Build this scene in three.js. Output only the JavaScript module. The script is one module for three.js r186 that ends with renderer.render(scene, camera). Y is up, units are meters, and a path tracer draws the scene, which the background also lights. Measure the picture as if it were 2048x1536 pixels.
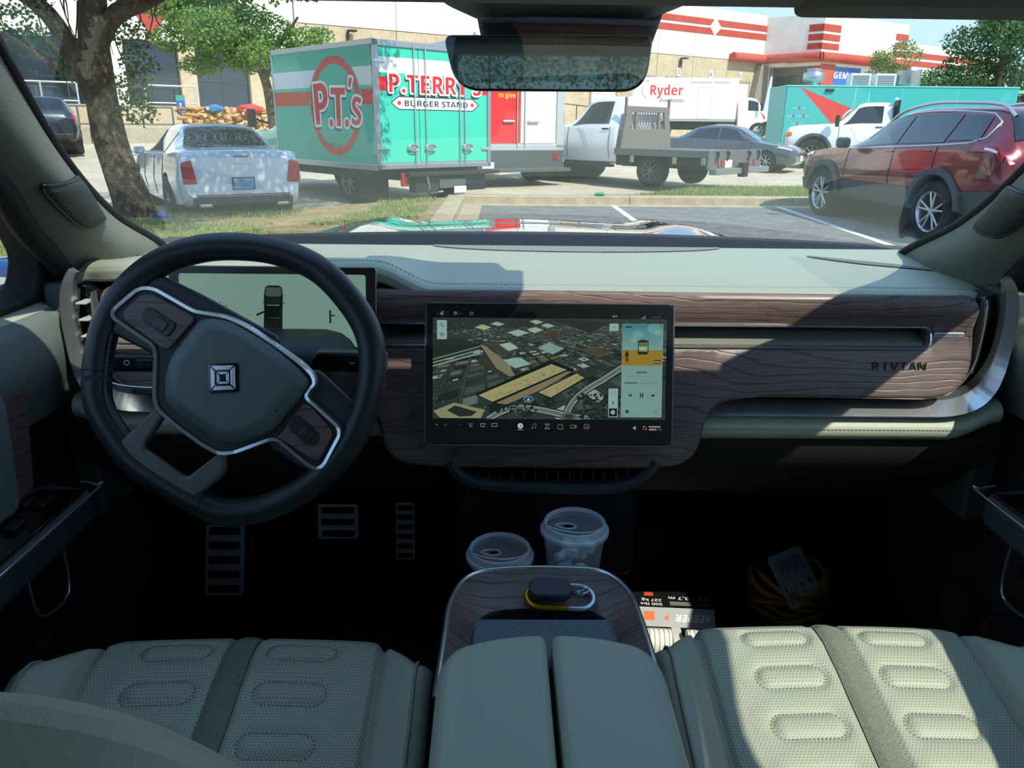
import * as THREE from 'three';
import { RoundedBoxGeometry } from 'three/addons/geometries/RoundedBoxGeometry.js';
import { mergeGeometries, mergeVertices, toCreasedNormals } from 'three/addons/utils/BufferGeometryUtils.js';
import { TessellateModifier } from 'three/addons/modifiers/TessellateModifier.js';
import { FontLoader } from 'three/addons/loaders/FontLoader.js';
import { TextGeometry } from 'three/addons/geometries/TextGeometry.js';
import { ImprovedNoise } from 'three/addons/math/ImprovedNoise.js';
import { Brush, Evaluator, SUBTRACTION } from 'three-bvh-csg';

// ---------------------------------------------------------------- camera, sky, sun, exposure
// x to the right of the parked truck, y up, -z forward; the truck's centre line is x = 0
const scene = new THREE.Scene();
const R = (d) => d * Math.PI / 180;
const camera = new THREE.PerspectiveCamera(2 * Math.atan(768 / 1547) * 180 / Math.PI, 2048 / 1536, 0.02, 400);
camera.rotation.order = 'YXZ';
camera.position.set(-0.065, 1.5, 0);
camera.rotation.set(R(-18.5), R(-0.9), R(0.7));
scene.add(camera);

const renderer = new THREE.WebGLRenderer({ antialias: true });
renderer.toneMapping = THREE.LinearToneMapping;
renderer.toneMappingExposure = 1.16;
renderer.shadowMap.enabled = true;

const SUN = new THREE.Vector3(0.56, 1, 0.7).normalize();     // behind the truck, to its right, 48 degrees high
const sun = new THREE.DirectionalLight(new THREE.Color(1.0, 0.93, 0.80), 5.2);
sun.name = 'sun'; sun.position.copy(SUN).multiplyScalar(60).add(new THREE.Vector3(0, 0, -25)); sun.target.position.set(0, 0, -25);
sun.castShadow = true; sun.shadow.mapSize.set(4096, 4096); sun.shadow.radius = 1;
Object.assign(sun.shadow.camera, { left: -60, right: 60, top: 60, bottom: -60, near: 1, far: 160 });
scene.add(sun, sun.target);
{ // clear sky with a pale horizon
  const w = 256, h = 128, d = new Float32Array(w * h * 4);
  for (let j = 0; j < h; j++) for (let i = 0; i < w; i++) {
    const e = Math.max(0, Math.sin(((j + 0.5) / h - 0.5) * Math.PI)), k = Math.pow(1 - e, 3), q = (j * w + i) * 4;
    d[q] = 0.46 + 0.3 * k; d[q + 1] = 0.78 + 0.22 * k; d[q + 2] = 1.3 + 0.02 * k; d[q + 3] = 1;
  }
  const t = new THREE.DataTexture(d, w, h, THREE.RGBAFormat, THREE.FloatType);
  t.mapping = THREE.EquirectangularReflectionMapping; t.magFilter = THREE.LinearFilter; t.minFilter = THREE.LinearFilter; t.needsUpdate = true;
  scene.background = t; scene.environment = t;
}
const G = 0.13;                                                // level of the parking lot

// ---------------------------------------------------------------- helpers
let seedN = 7;
const rnd = (a = 0, b = 1) => { seedN = (seedN * 1664525 + 1013904223) >>> 0; return a + (b - a) * seedN / 4294967296; };
const noise = new ImprovedNoise();
const V = (x, y, z) => new THREE.Vector3(x, y, z);
const lerp = (a, b, t) => a + (b - a) * t;
const sm = (a, b, t) => { t = Math.min(1, Math.max(0, (t - a) / (b - a))); return t * t * (3 - 2 * t); };
const taken = new Map();
const numbered = (n) => { const k = taken.get(n) ?? 0; taken.set(n, k + 1); return k ? n + '_' + String(k).padStart(3, '0') : n; };
const FIX = (g) => { if (g.index) g = g.toNonIndexed(); for (const k of Object.keys(g.attributes)) if (!['position', 'normal', 'uv'].includes(k)) g.deleteAttribute(k); if (!g.attributes.uv) g.setAttribute('uv', new THREE.BufferAttribute(new Float32Array(g.attributes.position.count * 2), 2)); if (!g.attributes.normal) g.computeVertexNormals(); return g; };
const join = (list) => mergeGeometries(list.map(FIX));
function obj(name, geo, mat, parent = scene, label) {
  const m = new THREE.Mesh(Array.isArray(geo) ? join(geo) : geo, mat);
  m.name = parent === scene ? numbered(name) : name; m.castShadow = m.receiveShadow = true; parent.add(m);
  if (label) m.userData.label = label;
  return m;
}
function thing(name, label, category, pos = [0, 0, 0], turn = 0, group) {
  const o = new THREE.Group(); o.name = numbered(name); scene.add(o); o.position.set(...pos); o.rotation.y = turn;
  o.userData = { label, category }; if (group) o.userData.group = group; return o;
}
function tag(o, label, category, group) { Object.assign(o.userData, { label, category }); if (group) o.userData.group = group; return o; }
function struct(name, geo, mat, label, category = 'structure') { const m = obj(name, geo, mat); Object.assign(m.userData, { kind: 'structure', label, category }); return m; }
function structGroup(name, label, category = 'structure') { const o = new THREE.Group(); o.name = numbered(name); scene.add(o); o.userData = { kind: 'structure', label, category }; return o; }
function grid(nu, nv, fn, us = 1, vs = 1) {                    // fn(u, v) -> [x, y, z], u and v from 0 to 1
  const p = [], uv = [], ix = [];
  for (let j = 0; j <= nv; j++) for (let i = 0; i <= nu; i++) { const q = fn(i / nu, j / nv); p.push(q[0], q[1], q[2]); uv.push(i / nu * us, j / nv * vs); }
  for (let j = 0; j < nv; j++) for (let i = 0; i < nu; i++) { const a = j * (nu + 1) + i, b = a + nu + 1; ix.push(a, a + 1, b, b, a + 1, b + 1); }
  const g = new THREE.BufferGeometry(); g.setAttribute('position', new THREE.Float32BufferAttribute(p, 3)); g.setAttribute('uv', new THREE.Float32BufferAttribute(uv, 2)); g.setIndex(ix); g.computeVertexNormals(); return g;
}
const move = (g, x, y, z) => (g.translate(x, y, z), g);
const box = (x, y, z, w, h, d, r = 0) => move(r ? new RoundedBoxGeometry(w, h, d, 2, Math.min(r, w / 2.01, h / 2.01, d / 2.01)) : new THREE.BoxGeometry(w, h, d), x, y, z);
const box2 = (x0, x1, y0, y1, z0, z1, r = 0) => box((x0 + x1) / 2, (y0 + y1) / 2, (z0 + z1) / 2, Math.abs(x1 - x0), Math.abs(y1 - y0), Math.abs(z1 - z0), r);
function cyl(a, b, r0, r1 = r0, n = 12) {                        // tapered rod between two points
  const A = V(...a), B = V(...b), g = new THREE.CylinderGeometry(r1, r0, A.distanceTo(B), n);
  g.applyQuaternion(new THREE.Quaternion().setFromUnitVectors(V(0, 1, 0), B.clone().sub(A).normalize())); const c = A.add(B).multiplyScalar(0.5); return move(g, c.x, c.y, c.z);
}
const curve = (pts, closed = false, tension = 0.5) => new THREE.CatmullRomCurve3(pts.map((p) => V(p[0], p[1], p[2] ?? 0)), closed, 'catmullrom', tension);
const tube = (pts, r, n = 40, closed = false, rs = 8, tension = 0.5) => new THREE.TubeGeometry(curve(pts, closed, tension), n, r, rs, closed);
const poly = (pts) => new THREE.Shape(pts.map((p) => new THREE.Vector2(p[0], p[1])));
function rounded(pts, r) {                                     // polygon with rounded corners; r a number or one per corner
  const s = new THREE.Shape(), n = pts.length;
  for (let i = 0; i < n; i++) {
    const a = new THREE.Vector2(...pts[(i + n - 1) % n]), b = new THREE.Vector2(...pts[i]), c = new THREE.Vector2(...pts[(i + 1) % n]), q = Array.isArray(r) ? r[i] : r;
    const k = Math.min(q, a.distanceTo(b) * 0.49, b.distanceTo(c) * 0.49), p0 = b.clone().lerp(a, k / a.distanceTo(b)), p1 = b.clone().lerp(c, k / b.distanceTo(c));
    if (i === 0) s.moveTo(p0.x, p0.y); else s.lineTo(p0.x, p0.y);
    s.quadraticCurveTo(b.x, b.y, p1.x, p1.y);
  }
  s.closePath(); return s;
}
const rrect = (x0, x1, y0, y1, r) => rounded([[x0, y0], [x1, y0], [x1, y1], [x0, y1]], r);
const ext = (shape, depth, bevel = 0, seg = 2, cs = 10) => new THREE.ExtrudeGeometry(shape, { depth: Math.max(1e-4, depth - 2 * bevel), bevelEnabled: bevel > 0, bevelThickness: bevel, bevelSize: bevel, bevelOffset: -bevel, bevelSegments: seg, curveSegments: cs }).translate(0, 0, bevel);
function sweepXY(path, section, closed = false, size = () => 1) {              // path in the xy plane; section points are [offset to the path's left, z]
  const n = path.length, p = [], ix = [], m = section.length;
  for (let i = 0; i < n; i++) {
    const a = path[closed ? (i + n - 1) % n : Math.max(0, i - 1)], b = path[closed ? (i + 1) % n : Math.min(n - 1, i + 1)], l = Math.hypot(b[0] - a[0], b[1] - a[1]) || 1, nx = -(b[1] - a[1]) / l, ny = (b[0] - a[0]) / l;
    const k = size(i / (n - 1)); for (const [o, z] of section) p.push(path[i][0] + nx * o * k, path[i][1] + ny * o * k, (path[i][2] ?? 0) + z * k + 0);
  }
  for (let i = 0; i < (closed ? n : n - 1); i++) for (let k = 0; k < m; k++) { const a = i * m + k, b = i * m + (k + 1) % m, c = ((i + 1) % n) * m + k, d = ((i + 1) % n) * m + (k + 1) % m; ix.push(a, c, b, b, c, d); }
  if (!closed) for (let k = 1; k < m - 1; k++) { ix.push(0, k, k + 1); const e = (n - 1) * m; ix.push(e, e + k + 1, e + k); }
  const g = new THREE.BufferGeometry(); g.setAttribute('position', new THREE.Float32BufferAttribute(p, 3)); g.setIndex(ix); return toCreasedNormals(g, 0.5);
}
const dense = (pts, n, closed = false, tension = 0.5) => curve(pts, closed, tension).getPoints(n).slice(0, closed ? n : n + 1).map((v) => [v.x, v.y, v.z]);
function uvBox(g, s = 1) {                                     // texture coordinates in metres, by the axis a face looks along
  g = FIX(g); const p = g.attributes.position, n = g.attributes.normal, u = g.attributes.uv;
  for (let i = 0; i < p.count; i++) {
    const a = Math.abs(n.getX(i)), b = Math.abs(n.getY(i)), c = Math.abs(n.getZ(i));
    if (b >= a && b >= c) u.setXY(i, p.getX(i) * s, p.getZ(i) * s); else if (a >= c) u.setXY(i, p.getZ(i) * s, p.getY(i) * s); else u.setXY(i, p.getX(i) * s, p.getY(i) * s);
  }
  return g;
}
function canvasTex(w, h, draw, srgb = true) {
  const c = document.createElement('canvas'); c.width = w; c.height = h; draw(c.getContext('2d'), w, h);
  const t = new THREE.CanvasTexture(c); if (srgb) t.colorSpace = THREE.SRGBColorSpace; t.wrapS = t.wrapT = THREE.RepeatWrapping; t.magFilter = THREE.LinearFilter; t.needsUpdate = true; return t;
}
function noiseTex(n, fn, srgb = false, nh = n) {               // fn(u, v) -> [r, g, b] or a grey 0..1
  const d = new Uint8Array(n * nh * 4);
  for (let j = 0; j < nh; j++) for (let i = 0; i < n; i++) { const c = fn(i / n, j / nh), q = (j * n + i) * 4, a = Array.isArray(c) ? c : [c, c, c]; for (let k = 0; k < 3; k++) d[q + k] = Math.max(0, Math.min(255, a[k] * 255)); d[q + 3] = 255; }
  const t = new THREE.DataTexture(d, n, nh); if (srgb) t.colorSpace = THREE.SRGBColorSpace; t.wrapS = t.wrapT = THREE.RepeatWrapping; t.magFilter = THREE.LinearFilter; t.minFilter = THREE.LinearMipmapLinearFilter; t.generateMipmaps = true; t.needsUpdate = true; return t;
}
const tileNoise = (u, v, f, s = 0) => { // seamless
  const a = u * 2 * Math.PI, b = v * 2 * Math.PI, k = f / (2 * Math.PI); return noise.noise(Math.cos(a) * k + s, Math.sin(a) * k + Math.cos(b) * k, Math.sin(b) * k + s * 1.7);
};
const rep = (t, x, y = x) => { const c = t.clone(); c.repeat.set(x, y); c.needsUpdate = true; return c; };
const M = (color, roughness = 0.6, metalness = 0, more = {}) => new THREE.MeshStandardMaterial({ color, roughness, metalness, ...more });
const P = (color, roughness = 0.5, metalness = 0, more = {}) => new THREE.MeshPhysicalMaterial({ color, roughness, metalness, ...more });
const fontThin = await new FontLoader().loadAsync('fonts/droid/droid_sans_regular.typeface.json');
const font = await new FontLoader().loadAsync('fonts/droid/droid_sans_bold.typeface.json');
function text(s, size, depth) { const g = new TextGeometry(s, { font, size, depth, curveSegments: 3, bevelEnabled: false }); g.computeBoundingBox(); return g; }

// ---------------------------------------------------------------- materials of the cabin
const grainBump = noiseTex(256, (u, v) => 0.5 + 0.3 * tileNoise(u, v, 40) + 0.25 * tileNoise(u, v, 90, 3));
const leatherB = rep(grainBump, 9);
const leather = M('#a6aa96', 0.5, 0, { bumpMap: leatherB, bumpScale: 0.0004 });
const leatherPlain = M('#a6aa96', 0.52, 0, { bumpMap: leatherB, bumpScale: 0.0003 });
const perfTex = noiseTex(512, (u, v) => { // perforated hide: rows of holes 6 mm apart, 0.12 m tile
  const n = 20, x = u * n, y = v * n, ox = Math.floor(y) % 2 ? 0.5 : 0; const dx = ((x + ox) % 1) - 0.5, dy = (y % 1) - 0.5, r = Math.hypot(dx, dy), h = r < 0.15 ? 0.58 : r < 0.21 ? 0.84 : 1;
  const g = 1 + 0.03 * tileNoise(u, v, 60); return [0.655 * h * g, 0.67 * h * g, 0.59 * h * g];
}, true);
const perf = M('#ffffff', 0.55, 0, { map: rep(perfTex, 1 / 0.09) });
const webTex = noiseTex(256, (u, v) => { const w = 0.78 + 0.2 * Math.sin(u * 120 * Math.PI) * Math.sin(v * 60 * Math.PI) + 0.12 * tileNoise(u, v, 50); return [0.6 * w, 0.615 * w, 0.54 * w]; }, true);
const webbing = M('#ffffff', 0.9, 0, { map: rep(webTex, 8), bumpMap: rep(grainBump, 30), bumpScale: 0.0006 });
const dashLeather = M('#979c89', 0.5, 0, { bumpMap: leatherB, bumpScale: 0.0004 });
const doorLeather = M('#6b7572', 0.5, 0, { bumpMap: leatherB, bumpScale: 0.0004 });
const suede = M('#73756a', 0.95, 0, { bumpMap: rep(grainBump, 12), bumpScale: 0.0006 });
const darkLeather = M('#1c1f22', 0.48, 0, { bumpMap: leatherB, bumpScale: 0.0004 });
const wheelLeather = M('#1b2024', 0.42, 0, { bumpMap: leatherB, bumpScale: 0.0003 });
const blackPlastic = M('#0c0d0f', 0.4);
const softBlack = M('#0b0d10', 0.8);
const gloss = P('#050607', 0.12, 0, { clearcoat: 1, clearcoatRoughness: 0.05 });
const satin = M('#cfd4d6', 0.26, 0.9);
const chrome = M('#d5d8da', 0.18, 0.85);
const threadMat = M('#8d9486', 0.8);
const carpetTex = noiseTex(256, (u, v) => { const w = 0.75 + 0.35 * tileNoise(u, v, 80) + 0.2 * Math.sin(u * 64 * Math.PI); return [0.14 * w, 0.15 * w, 0.17 * w]; }, true);
const carpet = M('#ffffff', 1, 0, { map: rep(carpetTex, 4), bumpMap: rep(grainBump, 20), bumpScale: 0.002 });
// dark open-pored wood, one sheet 1.5 m by 0.5 m: fine grain lines running along u with slow cathedral waves
const woodF = (u, v) => { const x = u * 1.5, y = v * 0.5; const t = y * 62 + 2.6 * noise.noise(x * 2.1, y * 7, 1) + 1.1 * noise.noise(x * 6, y * 22, 4) + 0.25 * noise.noise(x * 24, y * 90, 7), s = Math.abs(((t % 1) + 1) % 1 - 0.5) * 2; return [s, noise.noise(x * 16, y * 420, 2), noise.noise(x * 2.5, y * 16, 9)]; };
const woodTex = noiseTex(1536, (u, v) => { const [s, p, n] = woodF(u, v), k = 0.72 + 0.28 * Math.min(1, s * 4.5) + 0.16 * p + 0.2 * n; return [0.4 * k, 0.325 * k, 0.305 * k]; }, true, 768);
const woodBump = noiseTex(1536, (u, v) => { const [s, p] = woodF(u, v); return Math.min(1, s * 5) * 0.8 + 0.15 * p; }, false, 768);
const woodRep = (t) => { const c = rep(t, 1 / 1.5, 2); c.offset.set(0.5, 0.1); return c; };
const wood = M('#ffffff', 0.42, 0, { map: woodRep(woodTex), bumpMap: woodRep(woodBump), bumpScale: 0.0005 });
const pane = (color = '#ffffff', rough = 0) => P(color, rough, 0, { transmission: 1, thickness: 0, ior: 1.45 });
// ================================================================ THE CABIN
// ---- shell of the cabin: floor, front wall, ceiling, door frames, panes
{
  struct('floor', [box2(-0.78, 0.78, 0.36, 0.44, -1.62, 1.5), grid(2, 6, (u, v) => [lerp(-0.78, 0.78, u), 0.44 + 0.34 * v, -1.58 - 0.2 * v])].map((g) => uvBox(g)), carpet, 'black carpeted cabin floor of the truck below the dashboard', 'floor');
  struct('wall_front', [box2(-0.8, 0.8, 0.4, 1.22, -1.86, -1.76)], softBlack, 'dark front bulkhead of the cabin behind the pedals', 'wall');
  struct('wall_back', [box2(-0.8, 0.8, 0.4, 1.22, 1.5, 1.56), box2(-0.8, -0.62, 1.2, 1.64, 1.5, 1.56), box2(0.62, 0.8, 1.2, 1.64, 1.5, 1.56)], softBlack, 'dark rear wall of the cabin around the back window', 'wall');
  struct('window_4', box2(-0.62, 0.62, 1.22, 1.6, 1.52, 1.526), pane('#cfd8d6'), 'rear window pane of the cabin', 'window');
  // ceiling: front header dips to the windshield, then rises
  const prof = [[-0.785, 1.606], [-0.74, 1.617], [-0.55, 1.68], [-0.2, 1.72], [0.5, 1.73], [1.2, 1.7], [1.56, 1.6]];
  const under = prof.map(([z, y]) => [z, y]), over = prof.map(([z, y]) => [z, y + 0.05]).reverse(); over[over.length - 1] = [-0.805, 1.63];
  const c = ext(poly([...under, ...over]), 1.36, 0.004); c.rotateY(-Math.PI / 2); c.translate(0.68, 0, 0);
  struct('ceiling', c, M('#8b877b', 0.95), 'taupe headliner and front roof header above the windshield', 'ceiling');
  // side frames above the belt line with two window openings, leaning inward
  for (const s of [-1, 1]) {
    const sh = poly([[-1.3, -0.06], [1.56, -0.06], [1.56, 0.36], [1.3, 0.43], [-0.6, 0.43], [-0.85, 0.42]]);
    sh.holes.push(new THREE.Path(rounded([[-1.175, 0.0], [-0.09, 0.0], [-0.09, 0.392], [-0.62, 0.392], [-1.1, 0.13], [-1.175, 0.05]], [0.02, 0.05, 0.13, 0.05, 0.03, 0.03]).getPoints(6)));
    sh.holes.push(new THREE.Path(rounded([[0.06, 0.0], [1.05, 0.0], [1.2, 0.32], [1.1, 0.392], [0.06, 0.392]], 0.06).getPoints(6)));
    const g = ext(sh, 0.05, 0.004); g.rotateY(-Math.PI / 2);                            // shape's first axis becomes z
    const m = new THREE.Matrix4().makeRotationZ(Math.atan2(0.14, 0.39)); g.applyMatrix4(m); g.translate(0.825, 1.255, 0); if (s < 0) { g.scale(-1, 1, 1); flip(g); }
    struct(s < 0 ? 'trim_1' : 'trim_2', g, softBlack, (s < 0 ? 'black side window frame of the driver door' : 'black side window frame of the passenger door'), 'window frame');
    const w = new THREE.PlaneGeometry(2.4, 0.41); w.rotateY(Math.PI / 2); w.translate(0, 0.2, 0.02); w.applyMatrix4(m); w.translate(0.805, 1.255, 0); if (s < 0) { w.scale(-1, 1, 1); flip(w); }
    struct(s < 0 ? 'window_2' : 'window_3', w, pane('#e9f0ee'), s < 0 ? 'side window glass on the driver side' : 'side window glass on the passenger side', 'window');
  }
  // windshield
  const wp = grid(16, 12, (u, v) => { const x = (u - 0.5) * 2, hw = lerp(0.86, 0.74, v); return [x * hw, lerp(1.262, 1.652, v) - 0.012 * x * x, lerp(-1.66, -0.77, v) + 0.1 * x * x * (1 - v) + 0.03 * x * x]; });
  struct('window_1', wp, pane('#f3f7f5'), 'wide raked windshield glass above the dashboard', 'windshield');
  struct('trim_3', [grid(30, 3, (u, v) => { const x = (u - 0.5) * 2; return [x * 0.8, 1.252 + 0.034 * sm(0, 1, v) - 0.01 * x * x, -1.52 - 0.1 * v + 0.1 * x * x]; }), grid(30, 2, (u, v) => { const x = (u - 0.5) * 2; return [x * 0.8, 1.276 - 0.01 * x * x + 0.01 * (1 - v), -1.62 - 0.12 * v + 0.1 * x * x]; })], M('#0a0b0b', 0.6), 'black border strip along the foot of the windshield', 'trim');
}
function flip(g) { if (g.index) { const a = g.index.array; for (let i = 0; i < a.length; i += 3) { const t = a[i]; a[i] = a[i + 1]; a[i + 1] = t; } } else { for (const k of Object.keys(g.attributes)) { const b = g.attributes[k], n = b.itemSize, a = b.array; for (let i = 0; i < b.count; i += 3) for (let q = 0; q < n; q++) { const t = a[i * n + q]; a[i * n + q] = a[(i + 1) * n + q]; a[(i + 1) * n + q] = t; } } } g.computeVertexNormals(); return g; }
// ---- A pillars with speaker grilles
const meshTex = noiseTex(128, (u, v) => { const a = (u * 16) % 1 - 0.5, b = (v * 16 + (Math.floor(u * 16) % 2) * 0.5) % 1 - 0.5; return Math.hypot(a, b) < 0.3 ? 0.0 : 1; });
const grilleMat = M('#2b2d2b', 0.55, 0.1, { bumpMap: rep(meshTex, 22), bumpScale: 0.0012 });
for (const s of [-1, 1]) {
  const pil = structGroup(s < 0 ? 'trim_4' : 'trim_5', s < 0 ? 'grey-green suede windshield pillar beside the driver' : 'grey-green suede windshield pillar beside the passenger', 'pillar');
  const W = curve([[0.72, 1.24, -1.56], [0.70, 1.287, -1.45], [0.706, 1.352, -1.31], [0.672, 1.452, -1.12], [0.603, 1.58, -0.9], [0.56, 1.64, -0.8]]);
  const D = curve([[0.752, 1.20, -1.28], [0.74, 1.286, -1.215], [0.712, 1.356, -1.105], [0.668, 1.44, -0.97], [0.655, 1.53, -0.78], [0.64, 1.64, -0.5]]);
  const at = (u, v) => { const a = W.getPoint(v), b = D.getPoint(v), p = a.clone().lerp(b, u), k = Math.sin(Math.PI * Math.min(1, Math.max(0, u))); const dir = V(-0.62, -0.12, 0.3); return p.addScaledVector(dir, 0.045 * k).multiply(V(s, 1, 1)); };
  const g = grid(40, 80, (u, v) => at(u, v).toArray(), 0.2, 0.9); if (s > 0) flip(g);
  obj('pillar_cover', g, suede, pil);
  // body steel behind the cover keeps the sun out
  const back = grid(2, 40, (u, v) => { const a = W.getPoint(v), b = D.getPoint(v), p = a.clone().lerp(b, u); const o = V(0.055, 0.045, -0.03); return p.add(u === 0.5 ? o : V(0.004, 0.003, -0.004)).multiply(V(s, 1, 1)).toArray(); });
  obj('pillar_frame', back, softBlack, pil);
  const e = []; for (let i = 0; i <= 20; i++) { const p = at(0, i / 20); e.push([p.x, p.y, p.z]); } obj('windshield_seal', tube(e, 0.008, 60, false, 6), softBlack, pil);
  const e2 = []; for (let i = 0; i <= 20; i++) { const p = at(1, i / 20); e2.push([p.x + s * 0.012, p.y, p.z + 0.012]); } obj('door_seal', tube(e2, 0.018, 60, false, 8), softBlack, pil);
  // speaker: rounded four-sided grille lying on the cover
  const sp = rounded([[0.1, 0.552], [0.8, 0.565], [0.66, 0.40], [0.3, 0.412]].map((p) => [p[0], p[1]]), [0.05, 0.08, 0.05, 0.04]);
  const out = sp.getSpacedPoints(72); out.push(out[0].clone()); const cx = 0.46, cy = 0.485;
  const nrm = (u, v) => { const a = at(u + 0.02, v).sub(at(u - 0.02, v)), b = at(u, v + 0.01).sub(at(u, v - 0.01)); return a.cross(b).normalize().multiplyScalar(s < 0 ? 1 : -1); };
  const ring = grid(out.length - 1, 8, (u, v) => { const o = out[Math.round(u * (out.length - 1))], f = v, a = lerp(cx, o.x, f), b = lerp(cy, o.y, f); const sg = Math.sign(nrm(a, b).x * s) < 0 ? 1 : -1; return at(a, b).addScaledVector(nrm(a, b), sg * (0.0035 + 0.006 * Math.sqrt(Math.max(0, 1 - f ** 6)))).toArray(); });
  { const p = ring.attributes.position, uv = ring.attributes.uv; for (let i = 0; i < p.count; i++) uv.setXY(i, p.getZ(i), p.getY(i)); }
  obj('speaker_grille', ring, grilleMat, pil, 'dark perforated speaker grille');
  obj('speaker_rim', tube(out.slice(0, -2).map((o) => { const n = nrm(o.x, o.y), sg = Math.sign(n.x * s) < 0 ? 1 : -1; return at(o.x, o.y).addScaledVector(n, sg * 0.0032).toArray(); }), 0.0028, 90, true, 6), blackPlastic, pil);
}
// ---- doors
for (const s of [-1, 1]) {
  const dr = structGroup(s < 0 ? 'door_1' : 'door_2', s < 0 ? 'driver door with wood inlay, switch panel and chrome pull frame' : 'passenger door in dark shade with grab handle', 'door');
  const mx = (g) => { if (s < 0) { g.scale(-1, 1, 1); flip(g); } return g; };
  const face = (z, y) => { // inner face of the door, bulging into the cabin
    const up = sm(1.08, 1.2, y), sill = sm(1.21, 1.26, y); return 0.775 - 0.02 * up * (1 - sill) + 0.03 * sill - 0.03 * sm(0.9, 0.6, y);
  };
  const upper = grid(40, 24, (u, v) => { const z = lerp(-1.2, 0.3, u), y = lerp(1.224, 1.06, v); return [face(z, y) - 0.018 * Math.sin(Math.PI * v), y, z]; }, 1.5, 0.2);
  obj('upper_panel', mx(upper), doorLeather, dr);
  obj('sill_cap', mx(grid(40, 4, (u, v) => [lerp(0.805, 0.762, v), 1.236 - 0.014 * v * v, lerp(-1.2, 0.3, u)], 1.5, 0.05)), leather, dr);
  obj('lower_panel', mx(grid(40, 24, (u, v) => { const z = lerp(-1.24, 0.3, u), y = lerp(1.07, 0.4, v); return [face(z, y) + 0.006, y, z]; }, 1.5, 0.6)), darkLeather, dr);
  obj('door_shell', mx(box2(0.815, 0.86, 0.36, 1.25, -1.3, 1.56)), softBlack, dr);
  // wood inlay with rounded front corner, and the leather pad inside it
  const inl = ext(rounded([[-1.075, 1.19], [0.2, 1.19], [0.2, 0.98], [-1.04, 0.98]], [0.05, 0.01, 0.01, 0.02]), 0.02, 0.006); inl.rotateY(-Math.PI / 2); inl.translate(0.768, 0, 0); { const p = inl.attributes.position, uv = inl.attributes.uv; for (let i = 0; i < p.count; i++) uv.setXY(i, p.getZ(i), p.getY(i)); }
  obj('wood_inlay', mx(inl), wood, dr);
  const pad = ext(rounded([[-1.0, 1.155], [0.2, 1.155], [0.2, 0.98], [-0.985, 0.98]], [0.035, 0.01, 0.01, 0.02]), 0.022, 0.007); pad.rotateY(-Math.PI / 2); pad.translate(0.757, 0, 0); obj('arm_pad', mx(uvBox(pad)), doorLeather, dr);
  // armrest with switch plate
  const arm = ext(rounded([[-1.085, 0], [0.2, 0], [0.2, 0.1], [-1.06, 0.1]], [0.04, 0.01, 0.01, 0.03]), 0.045, 0.008); arm.rotateX(-Math.PI / 2); arm.applyMatrix4(new THREE.Matrix4().makeRotationY(-Math.PI / 2)); arm.scale(1, 1, 1);
  { const p = arm.attributes.position; for (let i = 0; i < p.count; i++) { const x = p.getX(i), y = p.getY(i), z = p.getZ(i); p.setXYZ(i, 0.77 - Math.abs(x), 0.93 + y, z); } arm.computeVertexNormals(); }
  obj('armrest', mx(FIX(arm)), M('#343a40', 0.5), dr);
  const armTop = (z) => 0.976;
  obj('switch_plate', mx(box2(0.682, 0.752, 0.974, 0.979, -1.05, -0.7, 0.002)), gloss, dr);
  obj('armrest_edge', mx(tube([[0.672, 0.972, -0.5], [0.672, 0.972, -1.04], [0.68, 0.972, -1.078], [0.71, 0.972, -1.09]], 0.0022, 40, false, 6)), chrome, dr);
  if (s < 0) for (const [z, x] of [[-1.0, 0.715], [-0.93, 0.715], [-1.0, 0.74]]) obj('window_switch', mx(box(x, 0.982, z, 0.018, 0.008, 0.03, 0.003)), blackPlastic, dr);
  obj('pull_frame', mx(tube([[0.745, 0.79, -1.06], [0.748, 0.85, -1.075], [0.75, 0.905, -1.06], [0.752, 0.93, -1.0], [0.75, 0.87, -0.985], [0.746, 0.8, -0.99]], 0.0028, 60, true, 6)), chrome, dr);
  obj('map_pocket', mx(ext(rounded([[-1.1, 0.55], [0.2, 0.55], [0.2, 0.77], [-1.07, 0.77]], 0.03), 0.04, 0.01).rotateY(-Math.PI / 2).translate(0.78, 0, 0)), softBlack, dr);
  obj('door_speaker', mx(box2(0.735, 0.76, 0.6, 0.74, -1.2, -1.12, 0.01)), grilleMat, dr);
}
// ---- outside mirrors seen low through the side windows
for (const s of [-1, 1]) {
  const m = thing('side_mirror', s < 0 ? 'blue outside mirror housing below the driver side window' : 'blue outside mirror housing below the passenger side window', 'mirror', [s * 0.95, 1.165, -1.4]);
  const g = new THREE.SphereGeometry(1, 24, 16); g.scale(0.15, 0.1, 0.13); { const p = g.attributes.position; for (let i = 0; i < p.count; i++) { if (p.getZ(i) > 0.03) p.setZ(i, 0.03); } g.computeVertexNormals(); }
  obj('housing', g, P('#234a86', 0.25, 0.2, { clearcoat: 1 }), m);
  obj('mirror_glass', new THREE.CircleGeometry(1, 24).scale(0.115, 0.07, 1).translate(0, 0, 0.032), M('#dfe6ea', 0.03, 1), m);
  obj('arm', box(-s * 0.13, -0.02, 0, 0.1, 0.05, 0.06, 0.02), blackPlastic, m);
}
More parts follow.
